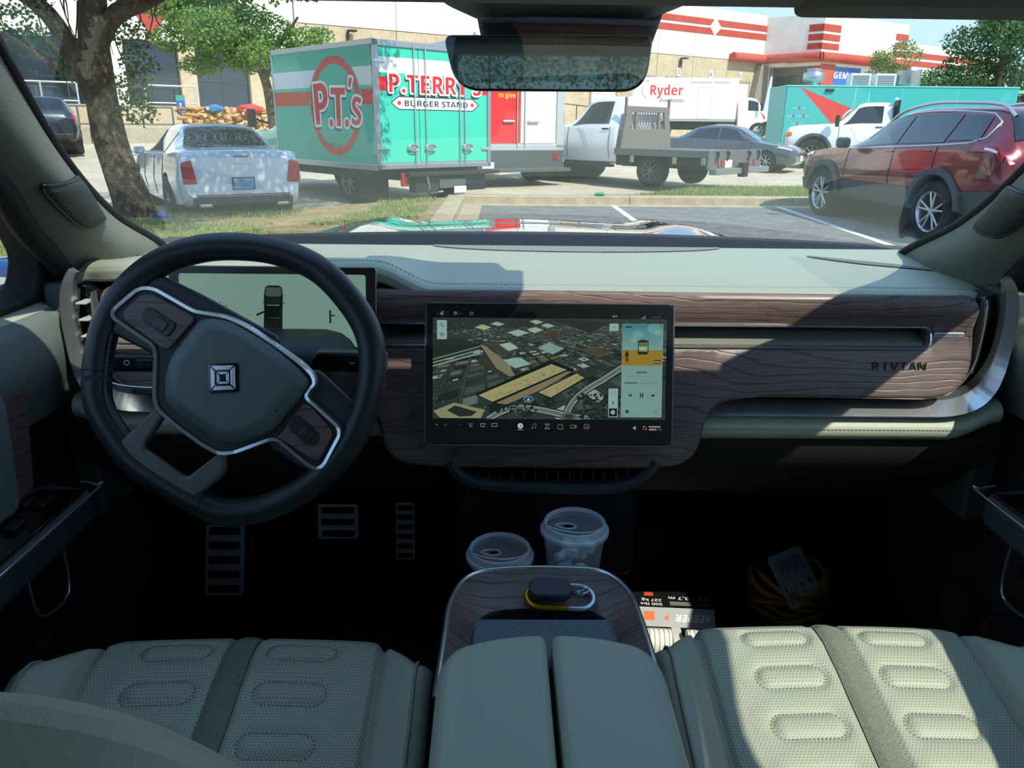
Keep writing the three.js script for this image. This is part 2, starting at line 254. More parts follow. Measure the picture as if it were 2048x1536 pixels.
// ---- hood of the truck
{
  const hood = thing('truck_hood', 'glossy dark green hood in front of the windshield mirroring the lot', 'hood');
  const top = grid(60, 40, (u, v) => {
    const x = (u - 0.5) * 2 * 0.92, z = lerp(-1.72, -2.95, v), c = Math.abs(x);
    let y = 1.236 - 0.012 * sm(0.0, 0.36, c) + 0.014 * sm(0.36, 0.44, c) * (1 - sm(0.44, 0.6, c)) - 0.05 * sm(0.46, 0.8, c) - 0.12 * sm(0.8, 0.92, c);
    y -= 0.05 * sm(0.35, 0.85, v) + 0.2 * sm(0.85, 1, v) * sm(0.85, 1, v); return [x, y, z];
  });
  obj('hood_panel', top, P('#1b3a35', 0.06, 0.3, { clearcoat: 1, clearcoatRoughness: 0.02 }), hood);
  obj('body_front', [box2(-0.92, 0.92, 0.45, 0.95, -3.0, -1.9, 0.05)], P('#16302c', 0.2, 0.3, { clearcoat: 1 }), hood);
  obj('cowl', box2(-0.8, 0.8, 1.16, 1.2, -1.86, -1.62), softBlack, hood);
}
// ---- dashboard
const dash = thing('dashboard', 'full-width dashboard with grey-green leather top, dark wood and silver trim', 'dashboard');
const lipY = (x) => lerp(1.263, 1.298, sm(-0.165, -0.262, x)) - 0.012 * sm(0.62, 0.73, Math.abs(x));
{
  const prof = (x, v) => { // v 0 at the lower lip, 1 at the windshield
    const L = lipY(x), hoodH = L - 1.264, out = sm(0.6, 0.735, Math.abs(x)), zl = -1.168 - 0.05 * out * out;
    const key = [[zl - 0.012, L - 0.030], [zl, L - 0.026], [zl + 0.002, L - 0.012], [zl - 0.002, L - 0.004], [zl - 0.012, L], [zl - 0.03, L + 0.001], [zl - 0.034, L - 0.0006], [zl - 0.038, L + 0.001], [-1.26, L + 0.002 - hoodH * 0.25], [-1.33, 1.270 + hoodH * 0.4], [-1.42, 1.275 + hoodH * 0.1], [-1.5, 1.279], [-1.58, 1.262]];
    const t = v * (key.length - 1), i = Math.min(key.length - 2, Math.floor(t)), f = t - i; return [lerp(key[i][0], key[i + 1][0], f), lerp(key[i][1], key[i + 1][1], f)];
  };
  const g = grid(120, 48, (u, v) => { const x = lerp(-0.745, 0.745, u), [z, y] = prof(x, v); return [x, y - 0.02 * sm(0.725, 0.745, Math.abs(x)), z]; }, 1.5, 0.5); flip(g);
  obj('leather_top', g, dashLeather, dash);
  const st = []; for (let i = 0; i < 230; i++) { const x = -0.715 + i * 1.43 / 229; if (i % 1 === 0) st.push(box(x, lipY(x) + 0.0008, -1.194 - 0.05 * sm(0.6, 0.735, Math.abs(x)) ** 2, 0.0042, 0.0012, 0.0012)); }
  obj('stitching', st, threadMat, dash).userData.kind = 'stuff';
  const topAt = (x, z) => { for (let v = 0.5; v < 1; v += 0.004) { const p = prof(x, v); if (p[0] <= z) return p[1]; } return 1.27; };
  // defrost grille: long lens-shaped perforated insert, and two corner inserts
  obj('defrost_grille', (() => { const k = grid(60, 8, (u, v) => { const x = lerp(-0.2, 0.36, u), w = 0.05 * Math.sqrt(Math.max(0, 1 - ((u - 0.5) * 2) ** 2)); const z = -1.5 + w * v * 1.1; return [x, topAt(x, z) + 0.0016, z]; }); const p = k.attributes.position, uv = k.attributes.uv; for (let i = 0; i < p.count; i++) uv.setXY(i, p.getX(i), p.getZ(i)); flip(k); return k; })(), M('#868d84', 0.7, 0, { bumpMap: rep(meshTex, 18), bumpScale: 0.0014 }), dash);
  for (const s of [-1, 1]) { const k = grid(30, 6, (u, v) => { const x = s * lerp(0.5, 0.69, u), w = 0.03 * Math.sin(Math.PI * Math.min(1, u * 0.8 + 0.12)); const z = lerp(-1.42, -1.33, u) + w * v - 0.01; return [x, topAt(x, z) + 0.0018, z]; }); if (s > 0) flip(k); const p = k.attributes.position, uv = k.attributes.uv; for (let i = 0; i < p.count; i++) uv.setXY(i, p.getX(i), p.getZ(i)); obj('corner_grille', k, M('#6c716c', 0.6, 0.1, { bumpMap: rep(meshTex, 18), bumpScale: 0.0012 }), dash); }
  // wood fascia with the long shelf slot
  const half = [[0.62, 1.258], [0.676, 1.258], [0.676, 1.098], [0.33, 1.10], [0.262, 1.09], [0.24, 1.0], [0.16, 0.993]];
  const pts = [...half, ...half.map(([x, y]) => [-x, y]).reverse()];
  pts[pts.length - 1] = [-0.62, 1.262]; pts[pts.length - 2] = [-0.676, 1.262];
  const sh = rounded(pts, [0.005, 0.06, 0.085, 0.03, 0.04, 0.05, 0.03, 0.03, 0.05, 0.04, 0.03, 0.085, 0.06, 0.005]);
  sh.holes.push(new THREE.Path(rrect(-0.66, 0.604, 1.179, 1.206, 0.012).getPoints(6)));
  const bend = (y) => y > 1.2 ? -1.166 + (y - 1.2) * 0.22 - 0.4 * Math.max(0, y - 1.235) : -1.166 + (1.2 - y) * 0.33;
  let wg = FIX(ext(sh, 0.03, 0.007, 3)); wg = new TessellateModifier(0.03, 14).modify(wg);
  { const p = wg.attributes.position, uv = wg.attributes.uv; for (let i = 0; i < p.count; i++) { const x = p.getX(i), y = p.getY(i); uv.setXY(i, x, y); p.setZ(i, p.getZ(i) - 0.03 + bend(y)); } wg = toCreasedNormals(wg, 0.7); }
  obj('wood_fascia', wg, wood, dash);
  // shelf slot: silver frame, black ceiling, grey-green fabric floor
  const sf = rrect(-0.662, 0.607, 1.176, 1.209, 0.014).getPoints(8).map((p) => [p.x, p.y, bend(p.y) + 0.001]).slice(0, -1);
  obj('slot_frame', sweepXY(sf, [[0.0012, 0.002], [-0.0012, 0.002], [-0.0012, -0.006], [0.0012, -0.006]], true), chrome, dash);
  obj('slot_back', box2(-0.66, 0.605, 1.17, 1.212, -1.21, -1.2), blackPlastic, dash);
  obj('slot_floor', (() => { const g = grid(40, 2, (u, v) => [lerp(-0.66, 0.603, u), lerp(1.1785, 1.193, v), lerp(-1.163, -1.199, v)], 1.26, 0.04); return g; })(), webbing, dash);
  obj('lettering', (() => { return join([...'RIVIAN'].map((ch, i) => { const k = new TextGeometry(ch, { font: fontThin, size: 0.0145, depth: 0.0012, curveSegments: 3, bevelEnabled: false }); k.computeBoundingBox(); const b = k.boundingBox; k.translate(-(b.min.x + b.max.x) / 2, 0, 0); k.scale(1.12, 1, 1); return k.translate(0.521 + i * 0.0146, 1.142, bend(1.148) + 0.0004); })); })(), M('#2a2422', 0.5), dash);
  const pt = canvasTex(256, 48, (c, w, h) => { c.fillStyle = '#c6c9c9'; c.fillRect(0, 0, w, h); c.fillStyle = '#6b6e6e'; c.font = 'bold 22px sans-serif'; c.textAlign = 'center'; c.fillText('LAUNCH EDITION', w * 0.45, 32); });
  obj('edition_plate', box2(0.612, 0.66, 1.1925, 1.2005, -1.17, -1.1625, 0.001), M('#ffffff', 0.3, 0.7, { map: pt }), dash);
  obj('plate_groove', box2(0.606, 0.668, 1.191, 1.202, -1.18, -1.165), blackPlastic, dash);
  // dark core behind everything
  obj('core', [box2(-0.735, 0.735, 0.99, 1.235, -1.5, -1.225), box2(-0.3, 0.3, 0.97, 1.0, -1.4, -1.2)], softBlack, dash);
  obj('recess', sweepXY(dense([[0.69, 1.252], [0.698, 1.2], [0.694, 1.14], [0.668, 1.1], [0.62, 1.088], [0.3, 1.088]], 30), [[0.026, -1.19], [-0.03, -1.19], [-0.03, -1.23], [0.026, -1.23]]), gloss, dash);
  obj('recess', (() => { const k = sweepXY(dense([[-0.69, 1.252], [-0.698, 1.2], [-0.694, 1.14], [-0.668, 1.1], [-0.62, 1.088], [-0.3, 1.088]], 30), [[-0.026, -1.19], [0.03, -1.19], [0.03, -1.23], [-0.026, -1.23]]); return k; })(), gloss, dash);
  obj('recess_line', tube([[0.34, 1.0965, -1.172], [0.5, 1.094, -1.172], [0.62, 1.094, -1.172], [0.668, 1.106, -1.172], [0.69, 1.145, -1.172], [0.694, 1.2, -1.172], [0.692, 1.245, -1.172]], 0.0016, 80, false, 6), chrome, dash);
  obj('recess_line', tube([[-0.34, 1.0965, -1.172], [-0.5, 1.094, -1.172], [-0.62, 1.094, -1.172], [-0.668, 1.106, -1.172], [-0.69, 1.145, -1.172], [-0.694, 1.2, -1.172], [-0.692, 1.245, -1.172]], 0.0016, 80, false, 6), chrome, dash);
  // silver U band on each side
  const bandCurve = new THREE.CurvePath(); bandCurve.add(new THREE.QuadraticBezierCurve3(V(0.708, 1.286, 0), V(0.727, 1.262, 0), V(0.728, 1.21, 0))); bandCurve.add(new THREE.CubicBezierCurve3(V(0.728, 1.21, 0), V(0.728, 1.12, 0), V(0.715, 1.073, 0), V(0.63, 1.072, 0))); bandCurve.add(new THREE.LineCurve3(V(0.63, 1.072, 0), V(0.246, 1.072, 0))); const bandSize = (t) => lerp(0.3, 0.62, Math.sqrt(sm(-0.02, 0.09, t))) + 0.38 * sm(0.16, 0.34, t); const band = bandCurve.getSpacedPoints(110).map((p) => [p.x, p.y]);
  obj('silver_band', sweepXY(band.map(([x, y]) => [x, y, -1.16]), [[-0.012, 0.005], [-0.003, 0.021], [0.015, -0.006], [0.015, -0.03], [-0.012, -0.03]].map(([a, b]) => [-a, b]), false, bandSize), satin, dash);
  obj('silver_band', (() => { const k = sweepXY(band.map(([x, y]) => [x, y, -1.16]), [[-0.012, 0.005], [-0.003, 0.021], [0.015, -0.006], [0.015, -0.03], [-0.012, -0.03]].map(([a, b]) => [-a, b]), false, bandSize); k.scale(-1, 1, 1); const p = k.attributes.position.array; for (let i = 0; i < p.length; i += 9) for (let q = 0; q < 3; q++) { const t = p[i + q]; p[i + q] = p[i + 3 + q]; p[i + 3 + q] = t; } k.deleteAttribute('normal'); return toCreasedNormals(k, 0.5); })(), satin, dash);
  // leather roll under the band, knee panels below it
  for (const s of [-1, 1]) {
    const roll = grid(40, 14, (u, v) => { const x = s * lerp(0.235, 0.735, u), a = Math.PI * v; return [x, 1.041 + 0.02 * Math.cos(a) + 0.03 * sm(0.66, 0.74, Math.abs(x)), -1.168 + 0.026 * Math.sin(a)]; }, 0.5, 0.06); if (s > 0) flip(roll);
    obj('lower_roll', roll, leather, dash);
    const seam = []; for (let i = 0; i < 70; i++) { const x = s * lerp(0.25, 0.69, i / 69); seam.push(box(x, 1.045, -1.1417, 0.0045, 0.001, 0.001)); } obj('stitching', seam, threadMat, dash).userData.kind = 'stuff';
    const knee = grid(30, 16, (u, v) => { const x = s * lerp(0.17, 0.745, u); const y = lerp(1.026, 0.84, v); return [x, y, -1.158 - 0.02 * v - 0.16 * v * v]; }, 0.5, 0.2); if (s > 0) flip(knee);
    obj('knee_panel', knee, M('#22211f', 0.75, 0, { bumpMap: leatherB, bumpScale: 0.0004 }), dash);
    obj('knee_back', [box2(s * 0.17, s * 0.745, 0.83, 1.0, -1.5, -1.345)], softBlack, dash);
    obj('end_cap', [box2(s * 0.733, s * 0.775, 0.86, 1.262, -1.5, -1.185, 0.008)], M('#39423f', 0.6), dash);
    // tall vent at the end: louvre blades
    if (s < 0) for (let k = 0; k < 5; k++) obj('vent_blade', box(-0.704, 1.235 - k * 0.026, -1.176, 0.016, 0.003, 0.03, 0.001), M('#a9aea8', 0.5), dash);
    obj('vent_divider', box2(s * 0.692, s * 0.6935, 1.13, 1.25, -1.195, -1.175), chrome, dash);
  }
  // centre vent under the screen
  const vf = dense([[-0.142, 1.004], [-0.134, 0.99], [-0.115, 0.974], [-0.075, 0.965], [0.01, 0.961], [0.1, 0.96], [0.142, 0.97], [0.165, 0.988], [0.178, 1.006]], 50);
  obj('vent_frame', sweepXY(vf.map(([x, y]) => [x, y, -1.105]), [[0.001, 0.012], [-0.009, 0.008], [-0.012, -0.05], [0.004, -0.06], [0.006, 0.004]]), M('#3a4349', 0.45), dash);
  obj('vent_cavity', box2(-0.135, 0.17, 0.965, 1.0, -1.19, -1.17), softBlack, dash);
  obj('vent_bar', box2(-0.125, 0.165, 0.988, 0.9905, -1.14, -1.112, 0.001), M('#2a2f33', 0.4), dash);
  for (let k = 0; k < 14; k++) obj('vent_fin', box(-0.1 + k * 0.0182, 0.976, -1.13, 0.0016, 0.02, 0.04), M('#3a4045', 0.4), dash);
  obj('centre_stack', [box2(-0.15, 0.18, 0.72, 0.96, -1.45, -1.22, 0.02), box2(-0.09, 0.1, 0.46, 0.86, -1.5, -1.26, 0.03)], M('#15181a', 0.7), dash);
}
// ---- centre touch screen
{
  const t = thing('touch_screen', 'wide black touch screen showing an aerial map and music player', 'screen', [0.0085, 1.146, -1.103]); t.rotation.x = R(-15);
  const W = 0.372, H = 0.214;
  obj('bezel', ext(rrect(-W / 2, W / 2, -H / 2, H / 2, 0.012), 0.014, 0.003, 3).translate(0, 0, -0.014), gloss, t);
  obj('mount', box(0, 0, -0.035, 0.2, 0.12, 0.05, 0.01), blackPlastic, t);
  obj('rim', sweepXY(rrect(-W / 2, W / 2, -H / 2, H / 2, 0.012).getPoints(6).slice(0, -1).map((p) => [p.x, p.y]), [[0.0006, -0.001], [-0.0008, -0.001], [-0.0008, -0.013], [0.0006, -0.013]], true), M('#8c9092', 0.3, 0.8), t);
  const tex = canvasTex(1960, 1128, drawMap);
  const scr = new THREE.PlaneGeometry(W - 0.004, H - 0.004); scr.translate(0, 0, 0.0006);
  obj('display', scr, M('#020304', 0.3, 0, { emissive: '#ffffff', emissiveMap: tex, emissiveIntensity: 0.54 }), t);
}
function drawMap(c, w, h) {
  let sd = 11; const rn = (a = 0, b = 1) => { sd = (sd * 1103515245 + 12345) & 0x7fffffff; return a + (b - a) * sd / 0x7fffffff; };
  c.fillStyle = '#05070a'; c.fillRect(0, 0, w, h);
  const X = (px) => (px - 50) / 1808 * w, Y = (py) => (py - 82) / 1005 * h;            // measured on the screen itself
  const q = (pts, col) => { c.fillStyle = col; c.beginPath(); pts.forEach((p, i) => i ? c.lineTo(X(p[0]), Y(p[1])) : c.moveTo(X(p[0]), Y(p[1]))); c.closePath(); c.fill(); };
  c.save(); c.beginPath(); c.rect(X(95), Y(182), X(1812) - X(95), Y(905) - Y(182)); c.clip();
  c.fillStyle = '#34403a'; c.fillRect(0, 0, w, h);
  // city blocks in tilted perspective: two street directions
  const B = (i, j) => { const cs = Math.cos(0.55), sn = Math.sin(0.55), gx = (i * cs - j * sn) * 0.115, gy = (i * sn + j * cs) * 0.115 + 0.1, k = 1 / (1 + Math.max(-0.6, gy) * 0.62); return [960 + gx * 520 * k, 905 - 735 * (1 - k) * 1.0]; };
  for (let j = 118; j > -70; j -= 3) for (let i = -95; i < 150; i += 3.4) {
    const m = B(i, j); if (m[0] < 0 || m[0] > 1900 || m[1] > 960 || m[1] < 165 || (i * Math.sin(0.55) + j * Math.cos(0.55)) < -12) continue;
    const s = rn(), col = s < 0.26 ? '#4c5950' : s < 0.36 ? '#9fb3a6' : s < 0.46 ? '#736d55' : s < 0.56 ? '#6d7b72' : s < 0.8 ? '#313c37' : '#202b27', sx = rn(1.8, 3.0), sy = rn(1.5, 2.6);
    q([B(i, j), B(i + sx, j), B(i + sx, j + sy), B(i, j + sy)], col);
    if (rn() < 0.35) { const a = i + rn(0.2, 1.4), b = j + rn(0.2, 1.2); q([B(a, b), B(a + 0.9, b), B(a + 0.9, b + 0.5), B(a, b + 0.5)], rn() < 0.5 ? '#c3d3c8' : '#121a17'); }
  }
  for (let i = -80; i < 140; i += 17) { c.strokeStyle = '#59665f'; c.lineWidth = 5; c.beginPath(); const a = B(i, -4), b = B(i, 110); c.moveTo(X(a[0]), Y(a[1])); c.lineTo(X(b[0]), Y(b[1])); c.stroke(); }
  for (let i = 0; i < 900; i++) { c.fillStyle = rn() < 0.6 ? '#101a16' : '#6a7466'; c.fillRect(X(rn(95, 1812)), Y(rn(190, 905)), rn(4, 13), rn(3, 9)); }
  q([[95, 290], [440, 380], [430, 400], [100, 500]], '#2c3a28'); q([[95, 340], [330, 330], [430, 385], [95, 470]], '#26352a');
  for (const [y0, k] of [[505, 9], [528, 12], [480, 7]]) { c.strokeStyle = '#8fb0a6'; c.lineWidth = k; c.beginPath(); c.moveTo(X(95), Y(y0)); c.lineTo(X(440), Y(y0 - 95)); c.stroke(); }
  const roof = (pts, col) => q(pts, col);
  roof([[485, 370], [560, 350], [700, 420], [610, 455]], '#4a4b3e'); roof([[410, 480], [490, 455], [630, 545], [560, 585]], '#403f36'); roof([[580, 370], [660, 355], [725, 395], [650, 418]], '#a9c8ba');
  roof([[860, 392], [945, 355], [1060, 395], [975, 440]], '#8fb0a6'); roof([[600, 485], [690, 465], [745, 465], [815, 510], [700, 540]], '#9cc4bb'); roof([[640, 285], [720, 262], [800, 285], [720, 312]], '#a9c2b4'); roof([[780, 262], [845, 245], [905, 265], [840, 288]], '#a9c2b4');
  roof([[400, 250], [455, 228], [525, 248], [470, 270]], '#b6bf95'); roof([[515, 225], [560, 208], [620, 225], [575, 240]], '#a9c2b4'); roof([[800, 205], [850, 192], [905, 208], [855, 225]], '#a9c2b4'); roof([[885, 232], [930, 217], [990, 235], [940, 250]], '#a9c2b4');
  roof([[1180, 405], [1270, 372], [1400, 420], [1310, 465]], '#5a5245'); roof([[880, 300], [960, 275], [1030, 305], [945, 330]], '#4d4436'); roof([[960, 190], [1240, 195], [1380, 215], [1250, 285]], '#2a3128');
  q([[440, 370], [480, 380], [640, 500], [700, 590], [660, 600], [560, 540]], '#8a8a68');
  // the two long pale warehouses
  q([[400, 730], [960, 480], [1135, 545], [1120, 580], [560, 800]], '#15201d');
  q([[430, 735], [965, 508], [1080, 548], [535, 782]], '#b5b078'); q([[860, 715], [1140, 570], [1230, 610], [960, 760]], '#15201d'); q([[872, 712], [1150, 575], [1212, 605], [965, 748]], '#b2ae7c'); q([[560, 790], [900, 640], [1080, 560], [1120, 560], [900, 690], [640, 800]], '#8e8560');
  for (let i = 0; i < 60; i++) { const t = rn(), u = rn(0.15, 0.85); c.fillStyle = '#7e7d58'; c.fillRect(X(lerp(460, 985, t) + u * 90), Y(lerp(735, 515, t) + u * 38), 14, 5); }
  for (let i = 0; i < 24; i++) { const t = rn(), u = rn(0.15, 0.85); c.fillStyle = '#7e7d58'; c.fillRect(X(lerp(890, 1150, t) + u * 50), Y(lerp(705, 585, t) + u * 26), 12, 5); }
  // ring road
  const road = (lw, col) => { c.strokeStyle = col; c.lineWidth = lw; c.beginPath(); c.moveTo(X(500), Y(910)); c.quadraticCurveTo(X(640), Y(815), X(760), Y(822)); c.quadraticCurveTo(X(920), Y(835), X(1080), Y(880)); c.lineTo(X(1260), Y(900)); c.stroke(); c.beginPath(); c.moveTo(X(1085), Y(870)); c.quadraticCurveTo(X(1110), Y(740), X(1330), Y(630)); c.lineTo(X(1500), Y(520)); c.stroke(); };
  road(64, '#1c2722'); road(46, '#93a89a'); road(18, '#31403a'); road(6, '#93a89a');
  c.fillStyle = '#6a6258'; c.beginPath(); c.ellipse(X(1100), Y(885), 62, 32, 0, 0, 7); c.fill(); c.fillStyle = '#3f4038'; c.beginPath(); c.ellipse(X(1100), Y(885), 38, 19, 0, 0, 7); c.fill();
  q([[690, 822], [755, 815], [765, 850], [695, 862]], '#6d665a'); q([[100, 850], [250, 790], [480, 840], [450, 900], [150, 900]], '#9a9c72'); q([[200, 845], [260, 810], [420, 855], [380, 885], [290, 890]], '#2a3028');
  for (let i = 0; i < 130; i++) { c.fillStyle = '#1b2a1f'; c.beginPath(); c.ellipse(X(rn(1160, 1480)), Y(rn(720, 900)), rn(7, 16), rn(6, 12), 0, 0, 7); c.fill(); }
  for (let i = 0; i < 60; i++) { c.fillStyle = '#18251c'; c.beginPath(); c.ellipse(X(rn(480, 860)), Y(rn(800, 860)), rn(6, 14), rn(5, 10), 0, 0, 7); c.fill(); }
  c.fillStyle = '#20507e'; c.beginPath(); c.ellipse(X(800), Y(762), 36, 24, 0, 0, 7); c.fill(); c.strokeStyle = '#a9c9d6'; c.lineWidth = 4; c.stroke(); q([[800, 750], [813, 775], [800, 769], [787, 775]], '#e4f0f2');
  // cards on the map
  const card = (x0, y0, x1, y1, col, r = 6) => { c.fillStyle = col; c.beginPath(); c.roundRect(X(x0), Y(y0), X(x1) - X(x0), Y(y1) - Y(y0), r); c.fill(); };
  card(126, 200, 198, 336, '#9fc4bd'); c.strokeStyle = '#26403f'; c.lineWidth = 3; c.beginPath(); c.arc(X(158), Y(232), 11, 0, 7); c.stroke(); c.beginPath(); c.moveTo(X(166), Y(240)); c.lineTo(X(176), Y(250)); c.stroke();
  c.beginPath(); for (let i = 0; i <= 10; i++) { const a = -Math.PI / 2 + i * Math.PI / 5, r = i % 2 ? 7 : 16; c.lineTo(X(161) + r * Math.cos(a), Y(302) + r * Math.sin(a)); } c.stroke();
  card(1390, 215, 1458, 268, '#a3c8c0'); c.fillStyle = '#55777a'; c.beginPath(); c.arc(X(1424), Y(241), 6, 0, 7); c.fill();
  card(1390, 680, 1461, 888, '#9fc4bd'); c.strokeStyle = '#5a8085'; c.lineWidth = 4; c.setLineDash([5, 4]); c.beginPath(); c.arc(X(1425), Y(714), 15, 0, 7); c.stroke(); c.setLineDash([]); q([[1428, 766], [1417, 786], [1424, 786], [1422, 800], [1433, 780], [1426, 780]], '#10201f');
  card(1396, 824, 1455, 882, '#0c1413', 3); c.fillStyle = '#9fb9b5'; c.beginPath(); c.arc(X(1425), Y(852), 19, 0, 7); c.fill();
  card(1483, 215, 1786, 888, '#86b1aa', 4);
  // cover picture: a plain sand plain under a blue sky with a small pavilion
  c.save(); c.beginPath(); c.rect(X(1485), Y(217), X(1784) - X(1485), Y(514) - Y(217)); c.clip();
  const g = c.createLinearGradient(0, Y(217), 0, Y(420)); g.addColorStop(0, '#3f8f9a'); g.addColorStop(1, '#8fb9a8'); c.fillStyle = g; c.fillRect(X(1485), Y(217), 320, 240);
  c.fillStyle = 'rgba(190,210,190,.35)'; for (const [x, y, r] of [[1600, 290, 30], [1570, 330, 22], [1720, 250, 40], [1750, 280, 26]]) { c.beginPath(); c.ellipse(X(x), Y(y), r * 1.4, r, 0, 0, 7); c.fill(); }
  c.fillStyle = '#a98a2e'; c.fillRect(X(1485), Y(408), 330, 120); c.fillStyle = '#8d8440'; c.fillRect(X(1485), Y(404), 330, 6);
  c.fillStyle = '#1f2a1e'; c.beginPath(); c.ellipse(X(1640), Y(350), 46, 24, 0, Math.PI, 0); c.fill(); c.fillStyle = '#6f7a3a'; c.beginPath(); c.ellipse(X(1640), Y(365), 36, 20, 0, 0, 7); c.fill(); c.fillStyle = '#2a2d20'; c.fillRect(X(1602), Y(350), 6, 86); c.fillRect(X(1674), Y(350), 6, 86); c.fillRect(X(1602), Y(415), 76, 22); c.fillStyle = '#a9c4b4'; c.fillRect(X(1612), Y(378), 58, 30);
  c.fillStyle = '#33301f'; c.beginPath(); c.ellipse(X(1521), Y(414), 6, 7, 0, 0, 7); c.fill(); c.fillRect(X(1509), Y(420), 26, 36); c.fillRect(X(1513), Y(454), 8, 40); c.fillRect(X(1524), Y(454), 8, 38); c.fillStyle = '#2c3d44'; c.fillRect(X(1511), Y(233), 46, 13); c.fillStyle = '#2f2c33'; c.fillRect(X(1722), Y(474), 54, 28); c.fillStyle = '#a9a0a6'; c.fillRect(X(1724), Y(482), 50, 12); c.restore();
  c.fillStyle = '#12302f'; c.textAlign = 'center'; c.font = 'bold 25px sans-serif'; c.fillText('Middle', X(1634), Y(570)); c.fillStyle = '#5f8f8b'; c.font = '17px sans-serif'; c.fillText('DJ Snake · Bipolar Sunshine', X(1634), Y(597));
  c.fillStyle = '#24494a'; c.fillRect(X(1508), Y(636), X(1602) - X(1508), 7); c.fillStyle = '#6a9a96'; c.fillRect(X(1618), Y(637), X(1762) - X(1618), 5); c.font = '14px sans-serif'; c.fillText('1:21', X(1525), Y(664)); c.fillText('3:40', X(1746), Y(664));
  c.fillStyle = '#0d2120'; c.fillRect(X(1623), Y(712), 9, 36); c.fillRect(X(1639), Y(712), 9, 36); q([[1560, 717], [1560, 740], [1543, 728]], '#0d2120'); c.fillRect(X(1539), Y(717), 4, 24); q([[1711, 718], [1711, 741], [1728, 730]], '#0d2120'); c.fillRect(X(1727), Y(718), 4, 24);
  c.beginPath(); c.arc(X(1530), Y(846), 14, 0, 7); c.fill(); c.fillStyle = '#86b1aa'; c.fillRect(X(1524), Y(842), 13, 3); c.fillRect(X(1525), Y(849), 11, 3); c.fillStyle = '#3d6766'; c.fillRect(X(1727), Y(848), 30, 4);
  c.restore();
  // status bar and bottom bar
  c.fillStyle = '#0c1a1c'; c.fillRect(X(112), Y(130), X(210) - X(112), Y(172) - Y(130)); c.strokeStyle = '#8b9a99'; c.fillStyle = '#8b9a99'; c.lineWidth = 4;
  c.fillRect(X(150), Y(146), 22, 18); c.beginPath(); c.arc(X(168), Y(144), 8, Math.PI, 0); c.stroke(); c.beginPath(); c.arc(X(260), Y(150), 12, 0, 7); c.stroke(); c.beginPath(); c.arc(X(260), Y(148), 5, 0, 7); c.fill(); c.font = '19px sans-serif'; c.textAlign = 'left'; c.fillStyle = '#4d5556'; c.fillText('Jane', X(282), Y(157)); c.beginPath(); c.arc(X(378), Y(151), 11, 0, 7); c.stroke();
  c.fillStyle = '#b9c0c0'; c.font = 'bold 20px sans-serif'; c.fillText('90°F', X(1410), Y(171)); c.fillStyle = '#59605f'; c.fillText('*', X(1496), Y(172)); c.strokeStyle = '#444b4b'; c.beginPath(); c.arc(X(1570), Y(172), 14, -2.4, -0.7); c.stroke(); for (let i = 0; i < 4; i++) { c.fillStyle = '#8b9292'; c.fillRect(X(1620 + i * 9), Y(176 - i * 6), 7, 5 + i * 7); } c.fillStyle = '#777d7d'; c.font = '20px sans-serif'; c.fillText('11:07 AM', X(1687), Y(174));
  c.strokeStyle = '#7d8585'; c.lineWidth = 4; c.beginPath(); c.moveTo(X(116), Y(944)); c.lineTo(X(125), Y(953)); c.lineTo(X(134), Y(944)); c.stroke(); c.fillStyle = '#6b7272'; c.font = '22px sans-serif'; c.fillText('68°', X(174), Y(956)); c.fillStyle = '#aab'; c.fillText('❋', X(222), Y(956)); c.strokeStyle = '#6b2a22'; c.beginPath(); c.moveTo(X(286), Y(955)); c.lineTo(X(294), Y(947)); c.lineTo(X(302), Y(955)); c.stroke();
  c.strokeStyle = '#a9b1b1'; c.lineWidth = 4; c.beginPath(); c.moveTo(X(364), Y(936)); c.lineTo(X(370), Y(960)); c.lineTo(X(390), Y(962)); c.stroke(); c.beginPath(); c.arc(X(383), Y(943), 4, 0, 7); c.stroke(); c.beginPath(); c.moveTo(X(447), Y(940)); c.lineTo(X(481), Y(940)); c.lineTo(X(474), Y(962)); c.lineTo(X(454), Y(962)); c.closePath(); c.stroke(); c.strokeRect(X(531), Y(938), 42, 24);
  c.fillStyle = '#dfe4e4'; c.beginPath(); c.arc(X(742), Y(954), 22, 0, 7); c.fill(); q([[733, 956], [752, 944], [745, 964], [742, 956]], '#0a0c0e'); c.fillStyle = '#dfe4e4'; c.fillRect(X(722), Y(980), 44, 4);
  c.strokeStyle = '#6f7777'; c.beginPath(); c.moveTo(X(832), Y(972)); c.lineTo(X(836), Y(940)); c.lineTo(X(858), Y(938)); c.lineTo(X(855), Y(966)); c.stroke(); c.fillStyle = '#6f7777'; c.beginPath(); c.arc(X(829), Y(971), 6, 0, 7); c.arc(X(850), Y(967), 6, 0, 7); c.fill();
  c.strokeStyle = '#8d9595'; for (const [x, y] of [[925, 938], [945, 938], [925, 966], [945, 966]]) c.strokeRect(X(x), Y(y), 12, 10); c.beginPath(); c.moveTo(X(938), Y(946)); c.lineTo(X(938), Y(966)); c.stroke(); c.beginPath(); c.moveTo(X(1018), Y(975)); c.lineTo(X(1018), Y(958)); c.lineTo(X(1026), Y(942)); c.lineTo(X(1048), Y(942)); c.lineTo(X(1056), Y(958)); c.lineTo(X(1056), Y(975)); c.closePath(); c.stroke(); c.strokeRect(X(1114), Y(946), 32, 26); c.strokeRect(X(1149), Y(950), 8, 16); c.beginPath(); c.roundRect(X(1214), Y(940), 40, 36, 8); c.stroke(); c.strokeStyle = '#a9b1b1'; c.beginPath(); c.moveTo(X(1222), Y(958)); c.lineTo(X(1246), Y(958)); c.stroke();
